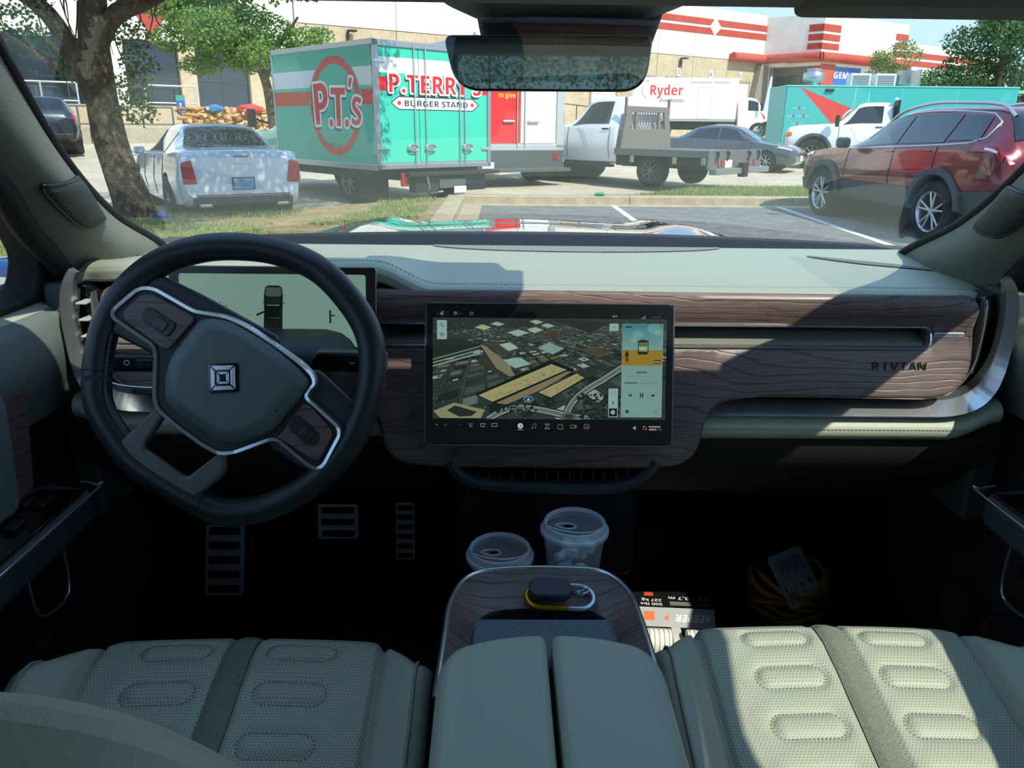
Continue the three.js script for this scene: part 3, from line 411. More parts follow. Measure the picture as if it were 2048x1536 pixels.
  q([[1576, 958], [1584, 958], [1596, 946], [1596, 982], [1584, 970], [1576, 970]], '#aeb6b6'); c.fillStyle = '#c9a23a'; c.font = 'bold 22px sans-serif'; c.fillText('⚇', X(1650), Y(975)); c.fillRect(X(1650), Y(950), 13, 11); c.fillRect(X(1668), Y(966), 11, 12); c.fillRect(X(1650), Y(968), 7, 12); c.fillRect(X(1670), Y(950), 6, 6); c.fillStyle = '#dfe2dd'; c.font = 'bold 17px sans-serif'; c.fillText('PASSENGER', X(1692), Y(961)); c.fillText('AIRBAG', X(1694), Y(981)); c.fillStyle = '#8d8350'; c.fillText('OFF', X(1762), Y(981));
}
// ---- instrument display behind the wheel
{
  const t = thing('instrument_display', 'driver display with pale green background and a top view of a pickup', 'screen', [-0.396, 1.2405, -1.104]); t.rotation.x = R(-12);
  const W = 0.3, H = 0.128;
  obj('bezel', ext(rrect(-W / 2, W / 2, -H / 2, H / 2, 0.009), 0.014, 0.003, 3).translate(0, 0, -0.014), gloss, t);
  obj('mount', box(0, -0.01, -0.045, 0.18, 0.08, 0.07, 0.01), blackPlastic, t);
  const tex = canvasTex(1240, 528, (c, w, h) => {
    c.fillStyle = '#07090a'; c.fillRect(0, 0, w, h); c.fillStyle = '#7c9e90'; c.beginPath(); c.roundRect(58, 42, w - 116, h - 84, 16); c.fill();
    const X = (p) => (p - 60) / 1885 * w, Y = (p) => (p - 62) / 740 * h;
    c.strokeStyle = '#86a797'; c.lineWidth = 3; for (let i = 0; i < 8; i++) { c.beginPath(); c.moveTo(X(300 + i * 40), Y(500)); c.lineTo(X(480 + i * 30), Y(250)); c.stroke(); }
    c.fillStyle = '#2c4540'; c.font = '15px sans-serif'; c.textAlign = 'center'; for (let i = 0; i < 9; i++) c.fillRect(X(440 + i * 17), Y(390), 8, 6); c.beginPath(); c.arc(X(520), Y(366), 4, 0, 7); c.fill();
    const body = (pts, col) => { c.fillStyle = col; c.beginPath(); c.moveTo(X(pts[0][0]), Y(pts[0][1])); for (const p of pts.slice(1)) c.lineTo(X(p[0]), Y(p[1])); c.closePath(); c.fill(); };
    c.lineJoin = 'round'; body([[935, 235], [960, 218], [1060, 218], [1088, 235], [1095, 300], [1088, 440], [1085, 570], [1068, 665], [930, 665], [912, 570], [920, 440], [922, 300]], '#0c1513');
    body([[945, 235], [1078, 235], [1085, 300], [1060, 312], [955, 312], [933, 300]], '#41554d'); body([[950, 318], [1065, 318], [1082, 365], [1060, 378], [948, 378], [935, 365]], '#14201d'); body([[945, 382], [1062, 382], [1060, 505], [945, 505]], '#0a1111'); c.strokeStyle = '#7d918a'; c.lineWidth = 5; c.beginPath(); c.moveTo(X(945), Y(386)); c.lineTo(X(1062), Y(386)); c.stroke(); c.strokeStyle = '#4f625b'; c.lineWidth = 3; c.beginPath(); c.moveTo(X(950), Y(495)); c.lineTo(X(1060), Y(495)); c.stroke();
    body([[930, 430], [935, 445], [852, 480], [846, 464]], '#16211e'); body([[1518, 425], [1535, 425], [1535, 535], [1518, 535]], '#16211e'); c.fillStyle = '#16211e'; c.fillRect(X(1535), Y(465), 22, 8); c.fillRect(X(910), Y(358), 10, 6); c.fillRect(X(1094), Y(362), 10, 6);
    c.fillStyle = '#4d6a60'; c.font = '22px sans-serif'; c.fillText('116', X(1500), Y(735)); c.fillText('mi', X(1585), Y(735));
  });
  obj('display', new THREE.PlaneGeometry(W - 0.003, H - 0.003).translate(0, 0, 0.0006), M('#020303', 0.35, 0, { emissive: '#ffffff', emissiveMap: tex, emissiveIntensity: 0.62 }), t);
}
// ---- steering wheel, turned about a third of a right angle; shapes are in millimetres on the wheel's own plane
{
  const t = thing('steering_wheel', 'black leather steering wheel turned clockwise with chrome-edged spokes and square emblem', 'steering wheel', [-0.3961, 1.2037, -0.9027]); t.rotation.x = R(-21);
  const mm = (a) => a.map(([x, y]) => [x / 1000, y / 1000]);
  const RO = mm([[0, 180], [58, 173], [114, 149], [157, 106], [183, 60], [189, 11], [179, -45], [157, -93], [122, -133], [83, -160], [41, -177], [-7, -181], [-44, -167], [-93, -140], [-130, -113], [-158, -77], [-175, -47], [-182, -17], [-180, 32], [-168, 81], [-139, 125], [-101, 156], [-52, 175]]);
  const HUB = mm([[-32, 72], [-3, 71], [22, 58], [57, 36], [84, 14], [98, -2], [98, -10], [88, -25], [73, -43], [56, -65], [35, -75], [10, -81], [-4, -80], [-27, -65], [-49, -51], [-67, -37], [-73, -26], [-74, -2], [-68, 23], [-56, 40], [-42, 58]]);
  const BEZ = mm([[-110, 108], [-92, 108], [-42, 80], [-28, 78], [-3, 74], [24, 61], [57, 39], [89, 17], [103, 3], [106, -8], [98, -15], [95, -23], [102, -30], [135, -59], [137, -69], [118, -106], [110, -111], [99, -106], [62, -76], [54, -75], [8, -92], [-9, -93], [-29, -82], [-64, -57], [-84, -39], [-88, -26], [-88, 28], [-91, 38], [-139, 70], [-142, 77], [-137, 84]]);
  const PL = mm([[-127, 80], [-106, 100], [-92, 100], [-42, 73], [-42, 68], [-71, 33], [-81, 35], [-127, 70]]), PR = mm([[64, -70], [93, -30], [102, -35], [126, -62], [128, -69], [113, -99], [106, -100], [61, -72]]);
  const BL = mm([[-105, 77], [-98, 84], [-92, 83], [-64, 65], [-63, 60], [-71, 49], [-76, 49], [-105, 70]]), BR = mm([[75, -55], [82, -46], [88, -46], [112, -67], [113, -74], [107, -82], [100, -82], [76, -62]]);
  const LS = mm([[-128, -78], [-86, -36], [-76, -46], [-99, -83], [-98, -88], [-51, -120], [-45, -120], [-16, -97], [-2, -86], [0, -117], [-40, -149], [-61, -153], [-131, -104], [-134, -88]]);
  // rim: fat round section, thicker where the hands lie
  const path = dense(RO.map(([x, y]) => { const l = Math.hypot(x, y); return [x * (l - 0.0165) / l, y * (l - 0.0165) / l]; }), 160, true);
  const sec = Array.from({ length: 20 }, (_, i) => { const a = -i / 20 * Math.PI * 2; return [0.0172 * Math.cos(a), 0.0185 * Math.sin(a)]; });
  const rim = mergeVertices((() => { const g = sweepXY(path, sec, true); g.deleteAttribute('normal'); return g; })(), 1e-5); rim.computeVertexNormals();
  rim.translate(0, 0, -0.01); { const p = rim.attributes.position, uv = new Float32Array(p.count * 2); for (let i = 0; i < p.count; i++) { uv[2 * i] = Math.atan2(p.getY(i), p.getX(i)) * 0.17; uv[2 * i + 1] = p.getZ(i) * 1.5 + Math.hypot(p.getX(i), p.getY(i)); } rim.setAttribute('uv', new THREE.BufferAttribute(uv, 2)); }
  obj('rim', rim, wheelLeather, t);
  const seamAt = (i) => { const [x, y] = path[i], [x2, y2] = path[(i + 1) % 160], a = Math.atan2(y2 - y, x2 - x); const g = new THREE.TorusGeometry(0.0178, 0.0009, 6, 40); g.scale(1, 1.05, 1); g.rotateY(Math.PI / 2); g.rotateZ(a); return move(g, x, y, -0.01); };
  for (const i of [82, 122]) obj('rim_seam', seamAt(i), softBlack, t);
  const st = []; for (let i = 96; i < 130; i += 0.5) { const k = Math.floor(i), [x, y] = path[k % 160], [x2, y2] = path[(k + 1) % 160], f = i - k, l = Math.hypot(x, y), q = (l - 0.0172) / l; const g = box(0, 0, 0, 0.0016, 0.0035, 0.0016); g.rotateZ(Math.atan2(y2 - y, x2 - x) + 0.6); st.push(move(g, lerp(x, x2, f) * q, lerp(y, y2, f) * q, 0.003)); }
  obj('stitching', st, M('#3a4043', 0.7), t).userData.kind = 'stuff';
  // spoke body behind the bezel
  obj('spoke_body', ext(rounded(BEZ, 0.006), 0.016, 0.004, 3).translate(0, 0, -0.012), M('#171b1e', 0.5), t);
  const wing = (a) => ext(rounded(mm(a), 0.012), 0.02, 0.006, 3).translate(0, 0, -0.021);
  obj('spoke_back', wing([[-160, 60], [-92, 128], [-40, 104], [60, 50], [30, -20], [-80, 20]]), M('#23282f', 0.5), t);
  obj('spoke_back', wing([[60, -10], [104, 14], [166, -44], [128, -126], [90, -112], [40, -80]]), M('#23282f', 0.5), t);
  obj('chrome_bezel', sweepXY(rounded(BEZ, 0.009).getPoints(8).slice(0, -1).map((p) => [p.x, p.y]), [[0.0036, 0.003], [0.0016, 0.0085], [-0.0024, 0.0075], [-0.0038, 0.0], [0.0036, 0.0]], true), satin, t);
  // padded centre: domed polygon
  const hp = rounded(HUB, 0.014).getPoints(6), hx = 0.008, hy = -0.006;
  const dome = (f, z) => [lerp(hx, 0, 0), z]; void dome;
  const cov = grid(hp.length - 1, 16, (u, v) => { const o = hp[Math.round(u * (hp.length - 1))], f = v < 0.75 ? v / 0.75 * 0.8 : v < 0.95 ? 0.8 + (v - 0.75) / 0.2 * 0.19 : 0.99 + (v - 0.95) / 0.05 * 0.01; const z = f <= 0.8 ? 0.024 - 0.001 * f : f < 0.985 ? 0.0232 - 0.010 * ((f - 0.8) / 0.19) : 0.004; return [lerp(hx, o.x, f), lerp(hy, o.y, f), z]; }, 1, 1);
  { const p = cov.attributes.position, uv = cov.attributes.uv; for (let i = 0; i < p.count; i++) uv.setXY(i, p.getX(i), p.getY(i)); cov.computeVertexNormals(); if (cov.attributes.normal.getZ(200) < 0) flip(cov); }
  obj('airbag_cover', cov, M('#5a6663', 0.5, 0, { bumpMap: leatherB, bumpScale: 0.0003 }), t);
  for (const [x, y, a] of [[-58, 38, 0.5], [60, -42, 0.4]]) obj('horn_symbol', (() => { const g = join([box(0, 0, 0, 0.009, 0.0012, 0.0006), box(-0.003, 0.002, 0, 0.0012, 0.005, 0.0006), box(0.004, 0.001, 0, 0.0012, 0.004, 0.0006)]); g.rotateZ(a); return move(g, x / 1000, y / 1000, 0.0195); })(), softBlack, t);
  // emblem: nested square of four chrome bars round a dark centre
  const em = obj('emblem', ext(rrect(-0.0175, 0.0175, -0.0175, 0.0175, 0.004), 0.004, 0.001).rotateZ(0.05).translate(0.002, -0.002, 0.0225), gloss, t, 'square chrome emblem');
  for (const [s, th] of [[0.0145, 0.0042], [0.0072, 0.0026]]) for (let k = 0; k < 4; k++) { const b = ext(poly([[-s, s], [s, s], [s - th * 1.3, s - th * 1.3], [-s + th * 1.3, s - th * 1.3]].map(([x, y]) => [x * 0.93, y])), 0.003, 0.0008); b.rotateZ(k * Math.PI / 2 + 0.05); obj('emblem_bar', b.translate(0.002, -0.002, 0.0255), chrome, em); }
  // control pads
  for (const [pad, btn] of [[PL, BL], [PR, BR]]) {
    const p = obj('control_pad', uvBox(ext(rounded(pad, 0.006), 0.006, 0.002, 3).translate(0, 0, 0.002)), wood, t);
    obj('thumb_button', ext(rounded(btn, 0.004), 0.003, 0.001, 2).translate(0, 0, 0.0075), M('#1a1d20', 0.35), p);
    const cx = btn.reduce((a, q) => a + q[0], 0) / btn.length, cy = btn.reduce((a, q) => a + q[1], 0) / btn.length; const k = ext(rrect(-0.008, 0.008, -0.007, 0.007, 0.004), 0.003, 0.001); k.rotateZ(-0.65); obj('thumb_wheel', k.translate(cx + 0.004, cy - 0.004, 0.009), M('#24282b', 0.3), p);
  }
  obj('lower_spoke', ext(rounded(LS, [0.008, 0.004, 0.004, 0.004, 0.006, 0.006, 0.004, 0.004, 0.004, 0.012, 0.012, 0.012, 0.02, 0.006]), 0.014, 0.004, 3).translate(0, 0, -0.008), M('#5b5854', 0.45, 0.3), t, 'grey lower spoke frame');
  obj('column', cyl([0, -0.01, -0.02], [0, -0.02, -0.12], 0.055, 0.07, 28), blackPlastic, t);
}
// ---- column cowl and the two stalks
{
  const t = thing('steering_column', 'black steering column cowl below the driver display', 'column cowl');
  obj('cowl', box(-0.39, 1.155, -1.08, 0.24, 0.12, 0.16, 0.05), M('#15191b', 0.55), t);
  const g = thing('gear_stalk', 'black gear stalk with silver end to the right of the steering wheel', 'stalk', [-0.25, 1.198, -1.005]);
  obj('stalk_arm', ext(rounded([[-0.075, -0.012], [0.02, -0.015], [0.028, 0.0], [0.02, 0.014], [-0.06, 0.015]], 0.008), 0.02, 0.005, 3), blackPlastic, g);
  obj('end_button', box(0.029, 0, 0.012, 0.009, 0.024, 0.016, 0.003), M('#c3c7c8', 0.3, 0.8), g);
  obj('marking', box(-0.012, 0.0, 0.0202, 0.006, 0.0012, 0.0006), M('#cfd3d3', 0.5), g);
  const l = thing('light_stalk', 'black turn signal stalk with wiper symbols behind the wheel', 'stalk', [-0.575, 1.172, -1.075]);
  obj('stalk_arm', box(0, 0, 0, 0.1, 0.03, 0.03, 0.008), blackPlastic, l);
  obj('end_ring', box(-0.046, 0, 0.004, 0.006, 0.028, 0.028, 0.003), chrome, l);
  for (const x of [-0.022, 0.028]) obj('symbol', new THREE.TorusGeometry(0.0035, 0.0007, 5, 14).translate(x, 0.001, 0.0152), M('#c9cdce', 0.5), l);
  obj('slider', box(0.004, 0.001, 0.016, 0.022, 0.012, 0.004, 0.002), M('#2a2d30', 0.3), l);
  obj('lower_shelf', tube([[-0.07, -0.03, 0], [-0.03, -0.038, 0.004], [0.06, -0.042, 0.004]], 0.002, 20), chrome, l);
}
// ---- rear-view mirror and overhead module
{
  const m = thing('rear_view_mirror', 'wide black framed rear-view mirror hanging at the top of the windshield', 'mirror', [-0.011, 1.572, -1.0]); m.rotation.set(R(2.0), R(-4), R(0.2), 'YXZ');
  const sh = rounded([[-0.126, 0.03], [0.124, 0.03], [0.118, -0.033], [-0.112, -0.033]], [0.012, 0.012, 0.03, 0.034]);
  obj('shell', ext(sh, 0.026, 0.006, 3).translate(0, 0, -0.026), blackPlastic, m);
  const inner = rounded([[-0.123, 0.027], [0.121, 0.027], [0.115, -0.03], [-0.109, -0.03]], [0.011, 0.011, 0.028, 0.032]);
  obj('mirror_glass', new THREE.ShapeGeometry(inner, 8).translate(0, 0, 0.0006), M('#8d9491', 0.02, 1), m);
  const o = thing('sensor_housing', 'black camera housing and mirror mount at the top centre of windshield', 'housing');
  obj('mount', ext(rounded([[-0.1, 1.64], [0.135, 1.64], [0.112, 1.57], [0.1, 1.558], [-0.06, 1.575], [-0.092, 1.6]], 0.012), 0.06, 0.01, 3).translate(0, 0, -1.1), M('#101214', 0.6), o);
  obj('arm', box(0, 1.585, -1.04, 0.03, 0.03, 0.07, 0.01), blackPlastic, o);
  obj('overhead_console', ext(rounded([[-0.17, 1.665], [0.2, 1.665], [0.15, 1.637], [0.11, 1.622], [-0.085, 1.615], [-0.135, 1.635]], 0.014), 0.2, 0.008, 3).translate(0, 0, -1.02), M('#141618', 0.6), o);
  obj('sensor_window', box2(-0.065, -0.02, 1.616, 1.63, -0.815, -0.811), gloss, o);
  for (const s of [-1, 1]) {
    const v = thing('sun_visor', s < 0 ? 'folded taupe sun visor above the driver side' : 'folded taupe sun visor above the passenger side', 'sun visor');
    obj('visor_panel', box(s > 0 ? 0.42 : -0.375, s > 0 ? 1.609 : 1.622, -0.765, s > 0 ? 0.42 : 0.32, 0.018, 0.09, 0.008), M('#6f6b60', 0.95), v);
    obj('visor_clip', box(s * 0.19, 1.622, -0.84, 0.034, 0.014, 0.03, 0.006), blackPlastic, v);
  }
}
// ---- front seats: quilted perforated cushions with a webbing strip, bolsters, backs and head restraints
function seat(cx, zf, label, slide = 0) {
  const t = thing('front_seat', label, 'seat', [cx, 0, zf]);
  const rows = [0.06, 0.128, 0.198, 0.27, 0.342];
  const quilt = (u, d) => {
    let h = 0; for (const r of rows) { const dx = Math.max(0, Math.abs(Math.abs(u) - 0.082) - 0.029), q = Math.hypot(dx, d - r) - 0.0165; if (q < 0.05) { h += -0.0028 * Math.exp(-((q / 0.0045) ** 2)) + (q < 0 ? 0.003 * (1 - Math.exp(-((q / 0.009) ** 2))) : 0.001 * Math.exp(-(((q - 0.015) / 0.009) ** 2))); } }
    return h;
  };
  const key = [[-0.004, 0.6], [-0.01, 0.7], [-0.006, 0.775], [0.004, 0.803], [0.018, 0.822], [0.04, 0.833], [0.07, 0.832], [0.5, 0.735]];
  const prof = (v) => { const n = key.length - 1; if (v > 0.3) { const f = (v - 0.3) / 0.7; return [lerp(key[n - 1][0], key[n][0], f), lerp(key[n - 1][1], key[n][1], f)]; } const k = v / 0.3 * (n - 1), i = Math.min(n - 2, Math.floor(k)), f = k - i; return [lerp(key[i][0], key[i + 1][0], f), lerp(key[i][1], key[i + 1][1], f)]; };
  const pt = (u, v, extra = 0) => {
    const a = Math.abs(u); let [d, y] = prof(v); const back = 0.012 * (a / 0.19) ** 2 + 0.16 * sm(0.15, 0.3, a) ** 1.5; const e = sm(0.0, 0.12, d);
    y += (0.012 * sm(0.175, 0.2, a) + 0.022 * sm(0.19, 0.235, a)) * e - 0.012 * Math.exp(-(((a - 0.187) / 0.006) ** 2)) - 0.005 * Math.exp(-(((a - 0.0175) / 0.005) ** 2)) * sm(0, 0.02, d) ;
    if (a < 0.18) y += quilt(u, d) * sm(0.02, 0.05, d) + 0.008 * (1 - (a / 0.19) ** 2) * e;
    const zz = d + back * sm(0.55, 0, v); return [u, y + extra, zz];
  };
  const panel = (u0, u1, nu, nv, extra = 0) => { const g = grid(nu, nv, (a, v) => pt(lerp(u0, u1, a), v, extra)); const p = g.attributes.position, uv = g.attributes.uv; for (let i = 0; i < p.count; i++) uv.setXY(i, p.getX(i), p.getZ(i) + Math.max(0, 0.82 - p.getY(i))); flip(g); g.computeVertexNormals(); return g; };
  obj('cushion_panel', panel(-0.187, -0.0175, 90, 220), perf, t); obj('cushion_panel', panel(0.0175, 0.187, 90, 220), perf, t);
  obj('webbing_strip', panel(-0.018, 0.018, 8, 120, 0.002), webbing, t, 'darker grey webbing strip');
  for (const s of [-1, 1]) {
    const g = grid(22, 90, (a, v) => { const w = a < 0.55 ? a / 0.55 : 1, u = lerp(0.187, 0.238, w), r = a < 0.55 ? 0 : (a - 0.55) / 0.45, an = Math.min(1, r * 1.6) * Math.PI / 2, dn = Math.max(0, r - 0.62) / 0.38; const q = pt(s * u, v); return [q[0] + s * (0.022 * Math.sin(an) - 0.0 * dn), q[1] - 0.022 * (1 - Math.cos(an)) - 0.18 * dn * sm(0, 0.3, v), q[2]]; }, 0.12, 0.6); if (s < 0) g.computeVertexNormals(); else flip(g);
    obj('bolster', g, leather, t);
    const seam = []; for (let i = 0; i <= 40; i++) { const v = lerp(0.12, 1, i / 40), q = pt(s * 0.236, v); seam.push([q[0] + s * 0.004, q[1] + 0.0015, q[2]]); } obj('piping', tube(seam, 0.0022, 80, false, 6), leatherPlain, t);
    const st = []; for (const r of rows) for (let i = 0; i < 44; i++) { const L = 0.058, Q = Math.PI * 0.0165, T = 2 * L + 2 * Q; let q = i / 44 * T, x, d; if (q < L) { x = -0.029 + q; d = -0.0165; } else if (q < L + Q) { const a = (q - L) / 0.0165 - Math.PI / 2; x = 0.029 + 0.0165 * Math.cos(a); d = 0.0165 * Math.sin(a); } else if (q < 2 * L + Q) { x = 0.029 - (q - L - Q); d = 0.0165; } else { const a = (q - 2 * L - Q) / 0.0165 + Math.PI / 2; x = -0.029 + 0.0165 * Math.cos(a); d = 0.0165 * Math.sin(a); } const u = s * (0.082 + x), dd = r + d, vv = 0.3 + (dd - 0.07) / 0.43 * 0.7; const P0 = pt(u, Math.max(0.27, vv)); st.push(box(P0[0], P0[1] + 0.0008, P0[2], 0.0022, 0.001, 0.0016)); }
    obj('stitching', st, M('#868c80', 0.8), t).userData.kind = 'stuff';
  }
  obj('seat_base', box2(-0.22, 0.22, 0.46, 0.74, 0.06, 0.5, 0.03), softBlack, t);
  for (const s of [-1, 1]) obj('seat_rail', box2(s * 0.2, s * 0.17, 0.43, 0.48, -0.02, 0.5, 0.006), M('#3a3c3e', 0.4, 0.8), t);
  // backrest leaning back, rounded shoulders
  const bs = rounded([[-0.235, 0], [0.235, 0], [0.24, 0.36], [0.15, 0.5], [-0.15, 0.5], [-0.24, 0.36]], [0.05, 0.05, 0.12, 0.1, 0.1, 0.12]);
  const b = uvBox(ext(bs, 0.12, 0.04, 5)); b.translate(0, 0, -0.06); b.rotateX(R(22)); b.translate(0, 0.76, 0.47 + slide); obj('backrest', b, leather, t);
  const hr = uvBox(ext(rounded([[-0.12, 0], [0.12, 0], [0.115, 0.16], [-0.115, 0.16]], 0.04), 0.09, 0.035, 5)); hr.translate(0, 0.52, -0.05); hr.rotateX(R(20)); hr.translate(0, 0.76, 0.47 + slide); obj('head_restraint', hr, leather, t);
  return t;
}
const driverSeat = seat(-0.408, -0.925, 'driver seat cushion in shaded grey-green perforated leather behind the wheel');
const passSeat = seat(0.397, -0.957, 'sunlit passenger seat cushion in pale perforated leather beside the armrest', 0.16);

// ---- centre console: split armrest lid, wood tray, silver edge
{
  const t = thing('centre_console', 'centre console with split grey armrest lid and wood-rimmed tray', 'console');
  const lid = (pts, r) => { const g = ext(rounded(pts, r), 0.055, 0.012, 4, 16); g.rotateX(Math.PI / 2); g.scale(1, 1, 1); g.translate(0, 0.925, 0); const p = g.attributes.position; for (let i = 0; i < p.count; i++) { const x = p.getX(i), z = p.getZ(i), y = p.getY(i); p.setY(i, y - 0.012 * (x / 0.13) ** 2 - 0.012 * sm(-0.72, -0.82, z)); } g.computeVertexNormals(); return uvBox(g); };
  // rotateX(+90): shape y becomes z; extrusion goes down
  obj('armrest_lid', lid([[-0.13, -0.38], [-0.135, -0.74], [-0.118, -0.782], [-0.06, -0.796], [-0.0075, -0.798], [-0.0075, -0.38]], [0.01, 0.03, 0.02, 0.03, 0.012, 0.01]), leatherPlain, t);
  obj('armrest_lid', lid([[-0.001, -0.38], [-0.001, -0.798], [0.05, -0.796], [0.11, -0.782], [0.125, -0.74], [0.12, -0.38]], [0.01, 0.012, 0.03, 0.02, 0.03, 0.01]), leatherPlain, t);
  obj('bin_body', [box2(-0.128, 0.12, 0.45, 0.87, -0.86, -0.36, 0.02), box2(-0.12, 0.112, 0.45, 0.8, -1.0, -0.84, 0.02), box2(-0.12, 0.112, 0.45, 0.724, -1.13, -0.98, 0.02), box2(-0.11, 0.1, 0.45, 0.7, -1.25, -1.1, 0.03), new THREE.CylinderGeometry(0.046, 0.046, 0.06, 24).translate(0.051, 0.738, -1.06)], M('#14171a', 0.6), t);
  const rimPts = dense([[-0.134, -0.70], [-0.132, -0.81], [-0.128, -0.89], [-0.105, -0.948], [-0.05, -0.966], [0.03, -0.967], [0.082, -0.958], [0.11, -0.915], [0.118, -0.85], [0.121, -0.70]], 60);
  // wood surround: sloping ring between the silver edge and the tray
  const trayP = rimPts.map(([x, z]) => { const cx = -0.006, k = 0.745; return [cx + (x - cx) * k, z < -0.80 ? -0.80 + (z + 0.80) * 0.58 : z]; });
  const ring = grid(60, 8, (u, v) => { const i = Math.round(u * 60), a = rimPts[i], b = trayP[i]; return [lerp(a[0], b[0], v), 0.899 - 0.012 * v - 0.008 * v * v, lerp(a[1], b[1], v)]; }); { const p = ring.attributes.position, uv = ring.attributes.uv; for (let i = 0; i < p.count; i++) uv.setXY(i, p.getX(i), p.getZ(i)); ring.computeVertexNormals(); if (ring.attributes.normal.getY(100) < 0) flip(ring); }
  obj('wood_surround', ring, wood, t);
  obj('silver_edge', tube(rimPts.map(([x, z]) => [x, 0.898, z]), 0.0042, 120, false, 8), satin, t);
  obj('outer_skirt', grid(60, 6, (u, v) => { const a = rimPts[Math.round(u * 60)]; return [a[0] * (1 - 0.03 * v), 0.898 - 0.09 * v, a[1] + 0.03 * v]; }), M('#121517', 0.5), t);
  // tray liner and its knurled mat
  obj('tray_liner', grid(60, 6, (u, v) => { const a = trayP[Math.round(u * 60)]; const k = 1 - 0.08 * v; return [-0.006 + (a[0] + 0.006) * k, 0.8795 - 0.022 * sm(0, 1, v), lerp(a[1], -0.80 + (a[1] + 0.8) * 0.95, v)]; }), M('#22282c', 0.45), t);
  obj('tray_floor', box2(-0.1, 0.09, 0.852, 0.858, -0.9, -0.76), M('#1b2023', 0.6), t);
  const kn = []; for (let i = 0; i < 30; i++) for (let j = 0; j < 14; j++) { const g = new THREE.ConeGeometry(0.0036, 0.0022, 4); g.translate(-0.094 + i * 0.0058 + (j % 2) * 0.0029, 0.8822, -0.866 + j * 0.0052); kn.push(g); }
  const mat = obj('tray_mat', box2(-0.099, 0.087, 0.856, 0.8815, -0.872, -0.77, 0.004), M('#4d5860', 0.5), t);
  obj('mat_studs', kn, M('#66727b', 0.45), mat).userData.kind = 'stuff';
  obj('cup_holder', [new THREE.TorusGeometry(0.05, 0.006, 8, 32).rotateX(Math.PI / 2).translate(-0.064, 0.775, -1.06), new THREE.TorusGeometry(0.05, 0.006, 8, 32).rotateX(Math.PI / 2).translate(0.051, 0.775, -1.06)], blackPlastic, t);
}
// ---- two cold-drink cups
{
  const clear = P('#eef4f8', 0.15, 0, { transmission: 0.75, thickness: 0, ior: 1.4 }), hazy = P('#f2f7fc', 0.2, 0, { transmission: 0.5, thickness: 0, ior: 1.45 });
  const lidProf = [[0.0515, 0], [0.053, 0.002], [0.053, 0.007], [0.051, 0.009], [0.0485, 0.0095], [0.0475, 0.018], [0.0455, 0.0195], [0.0435, 0.0165], [0.0425, 0.0135]];
  const lathe = (p, n = 64) => new THREE.LatheGeometry(p.map((q) => new THREE.Vector2(q[0], q[1])), n);
  const cup = (x, y, z, turn, label) => {
    const c = thing('drink_cup', label, 'cup', [x, y, z], turn);
    obj('cup_wall', lathe([[0.0315, -0.135], [0.034, -0.133], [0.044, -0.03], [0.0465, -0.012], [0.0475, 0.0], [0.049, 0.001]]), clear, c);
    const l = obj('lid', lathe(lidProf), hazy, c); obj('lid_top', lathe([[0.0425, 0.0133], [0.02, 0.0128], [0.0005, 0.0128]]), P('#f4f8fc', 0.08, 0, { transmission: 0.9, thickness: 0, ior: 1.5 }), l);
    obj('sip_recess', tube([[-0.03, 0.0138, 0.0], [-0.018, 0.0138, 0.012], [-0.002, 0.0138, 0.012], [-0.002, 0.0138, 0.002], [-0.016, 0.0138, -0.004]], 0.0011, 40, true, 6), hazy, l);
    obj('lid_ridge', tube([[-0.043, 0.0135, 0.002], [-0.026, 0.0145, 0.018], [0.0, 0.0145, 0.029], [0.026, 0.0145, 0.027], [0.04, 0.0135, 0.014]], 0.0012, 40, false, 6), hazy, l);
    obj('sip_hole', (() => { const g = new THREE.CircleGeometry(0.0055, 20); g.scale(1.3, 0.8, 1); g.rotateX(-Math.PI / 2); return g.translate(-0.011, 0.0134, 0.005); })(), M('#10161c', 0.4), l);
    return c;
  };
  const a = cup(-0.064, 0.862, -1.055, 0.2, 'shorter clear plastic cup of brown iced coffee behind the console');
  obj('drink', lathe([[0.0005, -0.131], [0.0325, -0.13], [0.0452, -0.008], [0.044, -0.004], [0.0005, -0.004]], 40), P('#8a5f45', 0.3), a, 'brown iced coffee');
  const foam = []; for (let i = 0; i < 60; i++) { const an = rnd(0, 6.28), r = 0.043 * Math.sqrt(rnd()); const g = new THREE.SphereGeometry(rnd(0.0012, 0.003), 6, 5); g.scale(1, 0.5, 1); foam.push(move(g, r * Math.cos(an), -0.003, r * Math.sin(an))); } obj('foam_bubbles', foam, M('#a9866c', 0.6), a).userData.kind = 'stuff';
  const b = cup(0.051, 0.905, -1.06, 0.1, 'taller clear plastic cup of ice water behind the console');
  const ice = []; for (let i = 0; i < 44; i++) { const an = rnd(0, 6.28), r = 0.032 * Math.sqrt(rnd()); const g = new RoundedBoxGeometry(0.016, 0.014, 0.016, 2, 0.004); g.rotateX(rnd(0, 3)); g.rotateY(rnd(0, 3)); ice.push(move(g, r * Math.cos(an), rnd(-0.12, -0.022), r * Math.sin(an))); } obj('ice', ice, P('#f3f7fb', 0.25), b).userData.kind = 'stuff';
}
